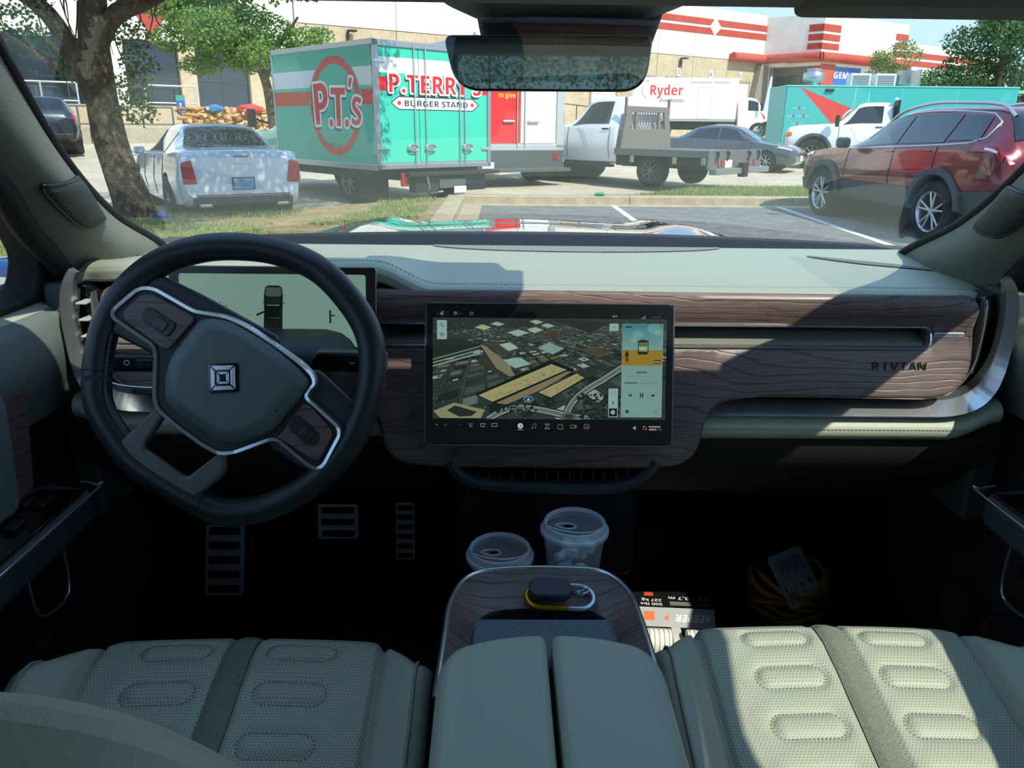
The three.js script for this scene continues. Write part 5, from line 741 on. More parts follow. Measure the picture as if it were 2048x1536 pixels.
// ---- dark grey SUV at the far left
{
  const t = put('suv', 'dark blue-grey SUV with red tail lamps partly hidden by the windshield pillar', 'car', -13.5, -24.2, 27); t.scale.setScalar(0.92);
  const h = hull([[0, .40, .7, .85, .88, .68, .72, .68, .55], [.12, .36, .7, .97, 1.0, .82, .88, .82, .66], [.9, .34, .7, 1.06, 1.10, .86, .92, .86, .7], [1.35, .34, .72, 1.08, 1.14, .86, .92, .87, .72], [2.15, .34, .72, 1.10, 1.58, .86, .93, .87, .60], [2.8, .34, .72, 1.12, 1.66, .86, .93, .88, .6], [4.0, .34, .74, 1.14, 1.64, .86, .93, .87, .58], [4.35, .4, .76, 1.12, 1.3, .84, .92, .85, .62], [4.5, .5, .74, 1.0, 1.06, .8, .88, .8, .66]]);
  obj('body', h.body(null), paint('#26323c', 0.4), t); wheels(t, h.L, [[.8, .36, .9], [-.8, .36, .9], [.85, .36, 3.6], [-.85, .36, 3.6]], { r: .36, w: .24, rim: .25, spokes: 6 });
  obj('rear_window', h.patch(4.05, 4.36, 6.2, 9.8, 0.008), glassMat, t); for (const m of [0, 1]) { const K = (k) => m ? 16 - k : k; obj('side_window', h.patch(2.0, 3.9, K(5.14), K(5.9), 0.007), glassMat, t); obj('tail_lamp', h.patch(4.3, 4.48, K(4.3), K(5.3), 0.01, 5, 4), redLamp, t); }
  plate(t, 0.31, 0.16, 0, 0.8, 2.26, 0, '', '#c9d0d6'); obj('bumper', box(0, 0.52, 2.2, 1.6, 0.2, 0.14, 0.05), trimBlack, t); obj('wheel_arch', [0.9, 3.6].map((s) => new THREE.CylinderGeometry(0.42, 0.42, 1.89, 24).rotateZ(Math.PI / 2).translate(0, 0.4, s - 2.25)), trimBlack, t);
}
// ---- red SUV on the right
{
  const t = put('suv', 'dark red metallic SUV with grey wheel-arch cladding and silver wheels', 'car', 6.33, -11.67, 5); t.scale.set(1.06, 1.01, 1.1);
  const h = hull([[0, .40, .7, .85, .88, .62, .66, .62, .5], [.1, .36, .7, .95, .98, .80, .86, .80, .64], [.55, .34, .7, 1.03, 1.07, .86, .92, .85, .69], [1.35, .34, .72, 1.08, 1.14, .87, .93, .87, .72], [2.15, .34, .72, 1.11, 1.56, .87, .94, .88, .62], [2.8, .34, .72, 1.14, 1.66, .87, .94, .89, .62], [3.7, .34, .74, 1.18, 1.65, .87, .94, .88, .61], [4.2, .38, .76, 1.2, 1.58, .86, .94, .87, .58], [4.5, .44, .78, 1.16, 1.26, .84, .92, .85, .70], [4.62, .52, .74, 1.0, 1.04, .80, .86, .8, .68]]);
  const pm = paint('#6d0f20', 0.35, 0.2), clad = M('#4a4f50', 0.75);
  const A = [[0.93, .4, .43], [3.63, .4, .44]];
  obj('body', h.body(A), pm, t); well(t, h.L, A.map((a) => [...a, .93]));
  wheels(t, h.L, [[.82, .375, .93], [-.82, .375, .93], [.82, .375, 3.63], [-.82, .375, 3.63]], { r: .38, w: .25, rim: .26, spokes: 5, split: true });
  for (const m of [0, 1]) { const K = (k) => m ? 16 - k : k, sx = m ? -1 : 1;
    obj('side_window', h.patch(1.62, 2.62, K(5.12), K(5.93), 0.008, 16, 8, (u, v) => [lerp(lerp(1.5, 2.02, v), 2.62, u), lerp(K(5.1), K(5.93), v)]), glassMat, t); obj('side_window', h.patch(2.66, 3.55, K(5.1), K(5.93), 0.008), glassMat, t); obj('side_window', h.patch(3.59, 4.1, K(5.12), K(5.9), 0.008, 10, 8, (u, v) => [lerp(3.59, lerp(4.12, 4.02, v), u), lerp(K(5.15), K(5.9), v)]), glassMat, t);
    obj('window_trim', h.line([[1.4, K(5.02)], [2.0, K(5.02)], [2.8, K(5.02)], [3.6, K(5.04)], [4.1, K(5.12)], [4.2, K(5.5)], [4.08, K(5.95)], [3.4, K(6.0)], [2.6, K(6.0)], [2.1, K(5.98)], [1.75, K(5.7)]], 0.013), chrome, t);
    obj('roof_rail', (() => { const q = [1.9, 2.2, 2.8, 3.4, 4.0, 4.25].map((s, i) => { const p = h.S(s, K(6.6)); return [p.x, p.y + [0.01, 0.06, 0.075, 0.075, 0.06, 0.005][i], p.z]; }); return tube(q, 0.022, 40, false, 8); })(), satin, t, 'silver roof rail');
    for (const s of [1.5, 2.64, 3.5]) obj('door_line', h.line([[s, K(2.2)], [s, K(3)], [s, K(4)], [s, K(4.95)]], 0.005), trimBlack, t); for (const s of [2.42, 3.2]) obj('door_handle', h.patch(s, s + 0.2, K(4.35), K(4.55), 0.02, 4, 2), pm, t);
    obj('sill_cladding', h.patch(1.3, 3.25, K(1.6), K(2.75), 0.014, 16, 5), clad, t); obj('sill_cladding', h.patch(4.02, 4.55, K(1.6), K(2.75), 0.014, 8, 5), clad, t); obj('sill_cladding', h.patch(0.12, 0.55, K(1.6), K(2.6), 0.014, 8, 5), clad, t);
    for (const [s, y, r] of A) { const q = ext((() => { const sh = new THREE.Shape(); sh.absarc(0, 0, r + 0.075, 0.05, Math.PI - 0.05, false); sh.absarc(0, 0, r - 0.012, Math.PI - 0.05, 0.05, true); return sh; })(), 0.09, 0.012, 2, 24); q.rotateY(Math.PI / 2); q.translate(sx > 0 ? 0.875 : -0.965, y, s - h.L / 2); obj('arch_cladding', q, clad, t); }
    obj('outside_mirror', box(sx * 1.04, 1.17, -0.72, 0.2, 0.16, 0.12, 0.05), P('#1d2b31', 0.1, 0.4, { clearcoat: 1 }), t);
    obj('tail_lamp', h.patch(4.12, 4.56, K(4.2), K(5.0), 0.02, 8, 4), redLamp, t, 'red wraparound tail lamp'); obj('lamp_insert', h.patch(4.32, 4.5, K(4.45), K(4.75), 0.026, 5, 3), lampGlass, t); obj('head_lamp', h.patch(0.06, 0.42, K(4.4), K(4.95), 0.01, 6, 3), lampGlass, t); }
  obj('rear_window', h.patch(4.22, 4.49, 6.1, 9.9, 0.01), glassMat, t); obj('windshield', h.patch(1.4, 2.12, 6.3, 9.7, 0.008), glassMat, t); obj('bumper', box(0, 0.56, 2.25, 1.6, 0.2, 0.14, 0.05), clad, t);
}
// ---- teal burger delivery truck
{
  const W = 2.52, Lb = 3.55, y0 = 0.63, y1 = 2.67;
  const t = put('delivery_truck', 'teal and red box truck of a burger stand seen from its rear corner', 'truck', -2.42, -15.75, 42);
  const teal = '#43c9ab', metal = M('#aeb4b6', 0.35, 0.7), zr = Lb / 2;
  const side = canvasTex(1372, 808, (c, w, h) => {
    c.fillStyle = '#3fb99d'; c.fillRect(0, 0, w, h); c.fillStyle = '#dfe6e3'; c.fillRect(0, h * 0.17, w, h * 0.16); c.fillStyle = '#43c9ab'; c.fillRect(0, h * 0.325, w, h * 0.02); c.fillStyle = '#d8392f'; c.fillRect(0, h * 0.36, w, h * 0.13);
    const cx = w * 0.65, cy = h * 0.5; c.fillStyle = '#3fb99d'; c.beginPath(); c.ellipse(cx, cy, w * 0.262, h * 0.45, 0, 0, 7); c.fill(); c.strokeStyle = '#d8483c'; c.lineWidth = 56; c.beginPath(); c.ellipse(cx, cy, w * 0.23, h * 0.405, 0, 0, 7); c.stroke();
    c.textAlign = 'center'; c.lineJoin = 'round'; const put = (s, x, y, z, rot = 0) => { c.save(); c.translate(x, y); c.rotate(rot); c.font = 'bold ' + z + 'px sans-serif'; c.strokeStyle = '#2f5a50'; c.lineWidth = 46; c.strokeText(s, -10, 14); c.strokeStyle = '#f1efe8'; c.lineWidth = 38; c.strokeText(s, 0, 0); c.fillStyle = '#d8392f'; c.fillText(s, 0, 0); c.restore(); };
    put('P', cx - 190, cy + 130, 420, -0.05); put('T', cx + 40, cy + 140, 380, 0.03); put('S', cx + 270, cy + 130, 270, 0.1); put('’', cx + 200, cy - 10, 260, 0.1);
    for (const dx of [-62, 150]) { c.fillStyle = '#f1efe8'; c.beginPath(); c.arc(cx + dx, cy + 120, 44, 0, 7); c.fill(); c.fillStyle = '#d8392f'; c.beginPath(); c.arc(cx + dx, cy + 120, 29, 0, 7); c.fill(); }
    c.fillStyle = '#23584c'; c.font = 'bold 34px sans-serif'; c.fillText('PTERRYS.COM', cx - 50, h * 0.86);
  });
  const back = canvasTex(1210, 1010, (c, w, h) => {
    c.fillStyle = teal; c.fillRect(0, 0, w, h); c.fillStyle = '#f1f1ee'; c.fillRect(0, h * 0.09, w, h * 0.13); c.fillStyle = '#e2231f'; c.fillRect(0, h * 0.255, w * 0.07, h * 0.12); c.fillStyle = '#e2231f'; c.fillRect(w * 0.93, h * 0.255, w * 0.07, h * 0.12);
    c.textAlign = 'left'; c.lineJoin = 'round'; const s = "P.TERRY’S", fs = 190; c.font = 'bold ' + fs + 'px sans-serif'; const k = (w * 0.88) / c.measureText(s).width; c.save(); c.translate(w * 0.07, h * 0.385); c.scale(k, 1.15); c.strokeStyle = '#333'; c.lineWidth = 16; c.fillStyle = '#333'; c.strokeText(s, -14, 22); c.fillText(s, -14, 22); c.strokeStyle = '#fff'; c.lineWidth = 26; c.strokeText(s, 0, 0); c.fillStyle = '#e2231f'; c.fillText(s, 0, 0); c.restore();
    const y = h * 0.475, a = h * 0.055; c.beginPath(); c.moveTo(w * 0.1, y); c.lineTo(w * 0.165, y - a); c.lineTo(w * 0.85, y - a); c.lineTo(w * 0.915, y); c.lineTo(w * 0.85, y + a); c.lineTo(w * 0.165, y + a); c.closePath(); c.fillStyle = '#f4f4f1'; c.fill(); c.strokeStyle = '#333'; c.lineWidth = 9; c.stroke(); c.fillStyle = '#2d2d2d'; c.font = 'bold 74px sans-serif'; const q = (w * 0.6) / c.measureText('BURGER STAND').width; c.save(); c.translate(w * 0.21, y + 27); c.scale(q, 1); c.fillText('BURGER STAND', 0, 0); c.restore(); c.fillStyle = '#d8392f'; for (const x of [0.17, 0.85]) { c.beginPath(); c.arc(w * x, y, 20, 0, 7); c.fill(); }
  });
  const tealM = M(teal, 0.35); const dm = M('#ffffff', 0.35, 0, { map: back }), sm2 = M('#ffffff', 0.35, 0, { map: side });
  obj('cargo_box', box2(-W / 2 + 0.01, W / 2 - 0.01, y0, y1, -zr + 0.01, zr - 0.02), M('#d9dcdb', 0.4), t);
  const planeUV = (w, h) => new THREE.BoxGeometry(w, h, 0.012);
  { const g = planeUV(Lb - 0.12, y1 - y0 - 0.16); g.rotateY(-Math.PI / 2); obj('side_panel', g.translate(-W / 2 - 0.003, (y0 + y1) / 2, 0), sm2, t); const g2 = planeUV(Lb - 0.12, y1 - y0 - 0.16); g2.rotateY(Math.PI / 2); obj('side_panel', g2.translate(W / 2 + 0.003, (y0 + y1) / 2, 0), tealM, t); }
  // rear doors: three leaves share one print
  const dw = W - 0.16, dh = y1 - y0 - 0.2, xs = [0, 0.345, 1];
  for (let i = 0; i < 2; i++) { const a = xs[i], b = xs[i + 1], g = planeUV((b - a) * dw - 0.012, dh); const uv = g.attributes.uv; for (let k = 0; k < uv.count; k++) uv.setX(k, lerp(a, b, uv.getX(k))); obj('rear_door', g.translate(-dw / 2 + (a + b) / 2 * dw, (y0 + y1) / 2 + 0.01, zr), dm, t); }
  obj('door_frame', [box2(-W / 2, -W / 2 + 0.08, y0, y1, zr - 0.06, zr + 0.03, 0.01), box2(W / 2 - 0.08, W / 2, y0, y1, zr - 0.06, zr + 0.03, 0.01), box2(-W / 2, W / 2, y1 - 0.1, y1, zr - 0.06, zr + 0.03, 0.01), box2(-W / 2, W / 2, y0, y0 + 0.08, zr - 0.06, zr + 0.03, 0.01)], metal, t);
  obj('box_rail', [box2(-W / 2 - 0.02, -W / 2 + 0.02, y1 - 0.08, y1 + 0.01, -zr, zr, 0.008), box2(-W / 2 - 0.02, -W / 2 + 0.02, y0 - 0.02, y0 + 0.08, -zr, zr, 0.008), box2(-W / 2 - 0.02, -W / 2 + 0.03, y0, y1, -zr, -zr + 0.06, 0.008), box2(W / 2 - 0.02, W / 2 + 0.02, y0, y1, -zr, -zr + 0.06)], metal, t);
  for (const x of [0.3, 0.4, 0.72, 0.77]) obj('lock_rod', cyl([-dw / 2 + x * dw, y0 + 0.03, zr + 0.035], [-dw / 2 + x * dw, y1 - 0.04, zr + 0.035], 0.014, 0.014, 8), chrome, t);
  for (const x of [0.28, 0.44, 0.8]) { const l = obj('door_latch', box(-dw / 2 + x * dw - 0.02, y0 + 0.35, zr + 0.03, 0.2, 0.09, 0.04, 0.01), metal, t); obj('latch_handle', new THREE.TorusGeometry(0.07, 0.01, 6, 20).scale(1.5, 0.8, 1).translate(-dw / 2 + x * dw - 0.02, y0 + 0.35, zr + 0.06), chrome, l); }
  for (const y of [y0 + 0.32, y1 - 0.32]) for (const s of [-1, 1]) obj('door_hinge', box(s * (W / 2 - 0.11), y, zr + 0.02, 0.22, 0.05, 0.03, 0.01), chrome, t);
  obj('chassis', [box2(-0.5, 0.5, 0.4, y0, -zr - 2.0, zr - 0.1), box2(-W / 2 + 0.05, W / 2 - 0.05, y0 - 0.16, y0, -zr, zr - 0.3)], M('#3c4440', 0.8), t);
  obj('rear_step', [box2(-W / 2 + 0.5, W / 2 + 0.06, y0 - 0.12, y0 - 0.06, zr - 0.1, zr + 0.22, 0.01), box2(-0.55, -0.05, 0.22, y0 - 0.1, zr - 0.1, zr + 0.1), box2(0.55, 1.05, 0.22, y0 - 0.1, zr - 0.1, zr + 0.1)], M('#2c3135', 0.7, 0.3), t); obj('lift_gate', box2(-0.05, 0.55, 0.28, 0.45, zr - 0.05, zr + 0.14, 0.01), M('#5b6266', 0.6, 0.4), t);
  obj('step_bracket', [cyl([-0.35, y0 - 0.12, zr + 0.16], [-0.2, 0.2, zr + 0.05], 0.025), cyl([-0.2, 0.2, zr + 0.05], [0.05, 0.22, zr + 0.1], 0.02)], metal, t);
  for (const s of [-1, 1]) obj('tail_lamp', box(s * 0.75, 0.45, zr + 0.06, 0.16, 0.22, 0.05, 0.015), redLamp, t);
  plate(t, 0.28, 0.12, 0.4, 0.25, zr + 0.16, 0, '', '#d7dade');
  const L0 = Lb + 2 * 2.0; wheels(t, L0, [[-0.95, .37, L0 / 2 + 0.55], [0.95, .37, L0 / 2 + 0.55], [-0.9, .37, L0 / 2 - 2.8], [0.9, .37, L0 / 2 - 2.8]], { r: .385, w: .3, rim: .24, spokes: 8, mat: M('#8c9091', 0.4, 0.6) });
  for (const s of [-1, 1]) { const fl = obj('mud_flap', box(s * 0.9, 0.32, 1.08, 0.62, 0.46, 0.015), M('#0d0e0f', 0.7), t); if (s < 0) obj('flap_print', (() => { const tx = canvasTex(128, 96, (c, w, h) => { c.fillStyle = '#0d0e0f'; c.fillRect(0, 0, w, h); c.fillStyle = '#9aa0a0'; for (const [x, y, k] of [[30, 14, 60], [14, 38, 100], [14, 62, 40], [70, 62, 44]]) c.fillRect(x, y, k, 12); }); return [box(s * 0.9, 0.32, 1.09, 0.6, 0.44, 0.004), tx]; })()[0], M('#3a3d3e', 0.7), fl); }
  // cab ahead of the box
  const h = hull([[0, .5, .8, 1.0, 1.05, .8, .85, .8, .6], [.2, .45, .85, 1.15, 1.2, .9, .95, .9, .7], [.9, .45, .85, 1.2, 1.28, .92, .97, .9, .75], [1.5, .45, .85, 1.25, 1.85, .92, .97, .9, .68], [2.0, .45, .85, 1.25, 1.95, .92, .97, .9, .7]]);
  const cabZ = -zr - 1.05; { const g = h.body(null, 24); g.translate(0, 0, cabZ); obj('cab', g, paint('#3fb99d'), t); const w2 = h.patch(1.35, 1.95, 16 - 5.15, 16 - 5.9, 0.01); w2.translate(0, 0, cabZ); obj('side_window', w2, glassMat, t); const w3 = h.patch(1.35, 1.95, 5.15, 5.9, 0.01); w3.translate(0, 0, cabZ); obj('side_window', w3, glassMat, t); }
  for (const s of [-1, 1]) { obj('cab_mirror', box(s * 1.32, 1.45, cabZ + 0.1, 0.16, 0.36, 0.12, 0.03), trimBlack, t); obj('mirror_arm', cyl([s * 0.95, 1.35, cabZ + 0.1], [s * 1.3, 1.45, cabZ + 0.1], 0.02), trimBlack, t); }
}
// ---- red and white box truck behind it
{
  const W = 2.3, Lb = 4, y0 = 0.85, y1 = 3.1, zr = Lb / 2;
  const t = put('box_truck', 'white box truck with a red rear door and yellow lettering behind the teal truck', 'truck', -0.6, -20.2, 28);
  const wm = M('#e9e9e6', 0.45), metal = M('#c9cdce', 0.4, 0.5);
  obj('cargo_box', box2(-W / 2, W / 2, y0, y1, -zr, zr - 0.02), wm, t);
  const tx = canvasTex(512, 1024, (c, w, h) => { c.fillStyle = '#df2626'; c.fillRect(0, 0, w, h); c.fillStyle = '#e8c832'; c.font = 'bold 66px sans-serif'; c.textAlign = 'center'; c.fillText('the best', w * 0.66, h * 0.39); c.fillText('new way', w * 0.66, h * 0.47); c.fillText('to give', w * 0.68, h * 0.55); c.fillStyle = '#e9a79f'; c.fillRect(0, h * 0.66, w * 0.2, 22); c.fillRect(0, h * 0.9, w * 0.22, 22); });
  const door = (x0, x1, m, name) => obj('rear_door', new THREE.BoxGeometry(x1 - x0, y1 - y0 - 0.1, 0.03).translate((x0 + x1) / 2, (y0 + y1) / 2, zr), m, t, name); door(-W / 2 + 0.08, -0.01, M('#ffffff', 0.5, 0, { map: tx }), 'red rear door with yellow lettering'); door(0.01, W / 2 - 0.22, wm, 'white rear door');
  obj('door_frame', [box2(-W / 2, -W / 2 + 0.07, y0 - 0.06, y1 + 0.05, zr - 0.05, zr + 0.04, 0.01), box2(W / 2 - 0.2, W / 2, y0 - 0.06, y1 + 0.05, zr - 0.05, zr + 0.04, 0.01), box2(-W / 2, W / 2, y0 - 0.12, y0 + 0.02, zr - 0.05, zr + 0.04, 0.01)], metal, t);
  for (const x of [-0.1, 0.1]) { obj('lock_rod', cyl([x, y0 - 0.05, zr + 0.04], [x, y1, zr + 0.04], 0.016, 0.016, 8), chrome, t); obj('latch', box(x * 3.2, y0 + 0.52, zr + 0.05, 0.3, 0.05, 0.05, 0.015), metal, t); }
  obj('bumper', [box2(-W / 2, W / 2, 0.32, y0 - 0.1, zr - 0.1, zr + 0.05, 0.01), box2(-W / 2, W / 2 + 0.06, 0.28, 0.36, zr, zr + 0.3, 0.01)], M('#5c6266', 0.5, 0.5), t); for (const s of [-1, 1]) obj('tail_lamp', box(s * 0.92, 0.62, zr + 0.06, 0.11, 0.16, 0.04, 0.01), redLamp, t);
  plate(t, 0.3, 0.15, -0.85, 0.42, zr + 0.07, 0, '', '#d7dade');
  wheels(t, 4, [[-.9, .4, 3.1], [.9, .4, 3.1]], { r: .4, w: .4, rim: .25, spokes: 6 }); obj('chassis', box2(-0.5, 0.5, 0.45, y0, -zr, zr - 0.1), trimBlack, t);
  obj('cab', box2(-1.0, 1.0, 0.5, 2.2, -zr - 1.6, -zr - 0.1, 0.15), wm, t);
}
// ---- pickup cabs
const cabHull = () => hull([[0, .55, .82, 1.02, 1.06, .82, .88, .82, .62], [.12, .5, .85, 1.16, 1.22, .92, .98, .92, .74], [1.0, .46, .86, 1.23, 1.31, .95, 1.0, .94, .78], [1.45, .46, .86, 1.26, 1.34, .95, 1.0, .94, .78], [2.05, .46, .86, 1.28, 1.88, .95, 1.0, .94, .68], [2.5, .46, .86, 1.28, 1.95, .95, 1.0, .94, .7], [2.92, .46, .86, 1.28, 1.93, .95, 1.0, .94, .69], [2.98, .48, .86, 1.26, 1.88, .93, .98, .92, .66]]);
function pickup(t, pm, wheelR, extra, rearS, archW) {
  const h = cabHull(), L = h.L; obj('cab', h.body([[0.85, .46, .5]]), pm, t); well(t, L, [[0.85, .46, .5, 1.0]]);
  wheels(t, L, [[.88, wheelR, .85], [-.88, wheelR, .85], [.86, wheelR, rearS], [-.86, wheelR, rearS]], { r: wheelR, w: .3, rim: wheelR * 0.58, spokes: 8, mat: M('#7d8184', 0.45, 0.6) });
  for (const m of [0, 1]) { const K = (k) => m ? 16 - k : k, sx = m ? -1 : 1; obj('side_window', h.patch(1.75, 2.72, K(5.1), K(5.9), 0.008, 14, 8, (u, v) => [lerp(lerp(1.62, 2.02, v), 2.72, u), lerp(K(5.1), K(5.9), v)]), glassMat, t); for (const s of [1.55, 2.78]) obj('door_line', h.line([[s, K(2.2)], [s, K(3)], [s, K(4)], [s, K(4.95)]], 0.006), trimBlack, t); obj('door_handle', h.patch(2.55, 2.75, K(4.2), K(4.6), 0.02, 4, 2), trimBlack, t); obj('outside_mirror', box(sx * 1.18, 1.4, -0.02, 0.22, 0.34, 0.12, 0.04), trimBlack, t); obj('running_board', box(sx * 0.95, 0.42, 0.65, 0.2, 0.06, 1.5, 0.02), trimBlack, t);
    const q = ext((() => { const sh = new THREE.Shape(); sh.absarc(0, 0, 0.58, -0.3, Math.PI + 0.3, false); sh.absarc(0, 0, 0.49, Math.PI + 0.3, -0.3, true); return sh; })(), archW, 0.01, 2, 20); q.rotateY(Math.PI / 2); q.translate(sx > 0 ? 0.93 : -0.93 - archW, .46, 0.85 - L / 2); obj('arch_flare', q, extra, t); }
  obj('windshield', h.patch(1.5, 2.0, 6.3, 9.7, 0.008), glassMat, t); obj('grille', box(0, 0.84, -L / 2 - 0.01, 1.2, 0.3, 0.06, 0.03), M('#7a7e80', 0.4, 0.6), t); obj('bumper', box(0, 0.6, -L / 2 - 0.06, 1.9, 0.2, 0.14, 0.05), chrome, t); return h;
}
{
  const t = put('flatbed_truck', 'white pickup with a weathered grey steel flatbed parked across the lot', 'truck', 2.15, -20.3, 46);
  const h = pickup(t, paint('#dfe5ea', 0, 0.3), .36, paint('#dfe5ea', 0, 0.3), 3.95, 0.05), z0 = h.L / 2 + 0.12, bed = M('#6d7072', 0.7, 0.35, { bumpMap: rep(grainBump, 3), bumpScale: 0.004 }), rust = M('#7a766e', 0.8, 0.2);
  const Lb = 2.35; const drop = -0.2; obj('bed_deck', box2(-1.15, 1.15, 0.73, 0.8, z0, z0 + Lb, 0.01), bed, t); obj('bed_edge', [box2(-1.2, -1.14, 0.68, 0.82, z0, z0 + Lb), box2(1.14, 1.2, 0.68, 0.82, z0, z0 + Lb)], bed, t); obj('under_frame', [box2(-0.45, 0.45, 0.4, 0.73, z0 - 0.3, z0 + Lb - 0.1), box2(-1.1, 1.1, 0.45, 0.7, z0, z0 + 0.5), box2(-1.1, 1.1, 0.5, 0.7, z0 + 1.4, z0 + Lb)], trimBlack, t);
  obj('tail_board', box2(-1.18, 1.18, 0.45, 0.83, z0 + Lb, z0 + Lb + 0.06, 0.01), bed, t, 'grey steel tail board'); obj('rear_bumper', box2(-1.1, 1.3, 0.34, 0.46, z0 + Lb + 0.04, z0 + Lb + 0.22, 0.01), M('#8a8c88', 0.6, 0.4), t);
  for (const x of [-0.9, -0.45, 0.5, 0.95]) obj('tail_hook', tube([[x, 0.8, z0 + Lb + 0.08], [x + 0.06, 0.77, z0 + Lb + 0.1], [x + 0.04, 0.7, z0 + Lb + 0.1], [x, 0.62, z0 + Lb + 0.09]], 0.022, 14, false, 6), trimBlack, t); for (const x of [-0.75, -0.6, 0.62, 0.85]) obj('tail_lamp', box(x, 0.57, z0 + Lb + 0.07, 0.09, 0.12, 0.03, 0.01), redLamp, t); plate(t, 0.3, 0.16, -0.35, 0.55, z0 + Lb + 0.075, 0, '', '#e3e5e3'); obj('hitch', box(0.1, 0.42, z0 + Lb + 0.2, 0.2, 0.3, 0.16, 0.02), trimBlack, t);
  // headache rack: tapered plate with a mesh window
  const sh = poly([[-1.05, 1.0], [1.05, 1.0], [0.85, 1.95], [-0.85, 1.95]]); sh.holes.push(new THREE.Path([[-0.42, 1.45], [0.42, 1.45], [0.42, 1.82], [-0.42, 1.82]].map((p) => new THREE.Vector2(...p)))); sh.holes.push(new THREE.Path([[-0.72, 1.45], [-0.52, 1.45], [-0.52, 1.82], [-0.66, 1.82]].map((p) => new THREE.Vector2(...p)))); sh.holes.push(new THREE.Path([[0.72, 1.45], [0.52, 1.45], [0.52, 1.82], [0.66, 1.82]].map((p) => new THREE.Vector2(...p))));
  obj('rack_plate', ext(sh, 0.06, 0.01).translate(0, -0.22, z0 + 0.02), rust, t, 'weathered steel rack behind the cab'); const mesh = []; for (let k = 0; k < 14; k++) { mesh.push(cyl([-0.75 + k * 0.107, 1.44, z0 + 0.05], [-0.65 + k * 0.107, 1.83, z0 + 0.05], 0.008, 0.008, 5), cyl([-0.65 + k * 0.107, 1.44, z0 + 0.05], [-0.75 + k * 0.107, 1.83, z0 + 0.05], 0.008, 0.008, 5)); } obj('rack_mesh', join(mesh).translate(0, -0.22, 0), bed, t); for (const x of [-0.95, 0.9]) obj('stake', box(x * 0.95, 1.74, z0 + 0.06, 0.05, 0.35, 0.05), rust, t);
  for (const z of [0.5, 1.6, 2.3]) obj('marker_lamp', box(-1.2, 0.6, z0 + z, 0.02, 0.14, 0.1, 0.01), M('#8f9a80', 0.6), t);
  obj('door_decal', h.patch(1.9, 2.1, 16 - 3.0, 16 - 4.5, 0.006, 6, 6, (u, v) => [1.8 + v * 0.3 + u * 0.12, 16 - lerp(4.5, 2.9, v)]), M('#c9ced2', 0.5), t);
}
{
  const t = put('pickup', 'white work pickup with black fender flares in front of the teal trailer', 'truck', 10.5, -25.6, 68);
  const h = pickup(t, paint('#e6eaee', 0, 0.3), .44, M('#4a4f52', 0.8), 4.4, 0.12), z0 = h.L / 2 + 0.1; obj('rack', ext(poly([[-1, 1.0], [1, 1.0], [0.95, 2.0], [-0.95, 2.0]]), 0.06, 0.01).translate(0, 0, z0), trimBlack, t); obj('bed', [box2(-1.1, 1.1, 0.85, 1.05, z0, z0 + 2.6), box2(-1.1, -1.05, 1.05, 1.4, z0, z0 + 2.6), box2(1.05, 1.1, 1.05, 1.4, z0, z0 + 2.6)], trimBlack, t); obj('light_bar', box(-0.6, 2.03, z0 - 0.05, 0.4, 0.08, 0.1, 0.02), lampGlass, t); obj('marker_lamp', box(-0.93, 1.0, -h.L / 2 + 0.12, 0.1, 0.14, 0.18, 0.03), amber, t); obj('door_decal', h.patch(1.9, 2.1, 16 - 3.0, 16 - 4.5, 0.006, 6, 6, (u, v) => [1.8 + v * 0.3 + u * 0.12, 16 - lerp(4.5, 2.9, v)]), M('#f2f4f5', 0.5), t);
}
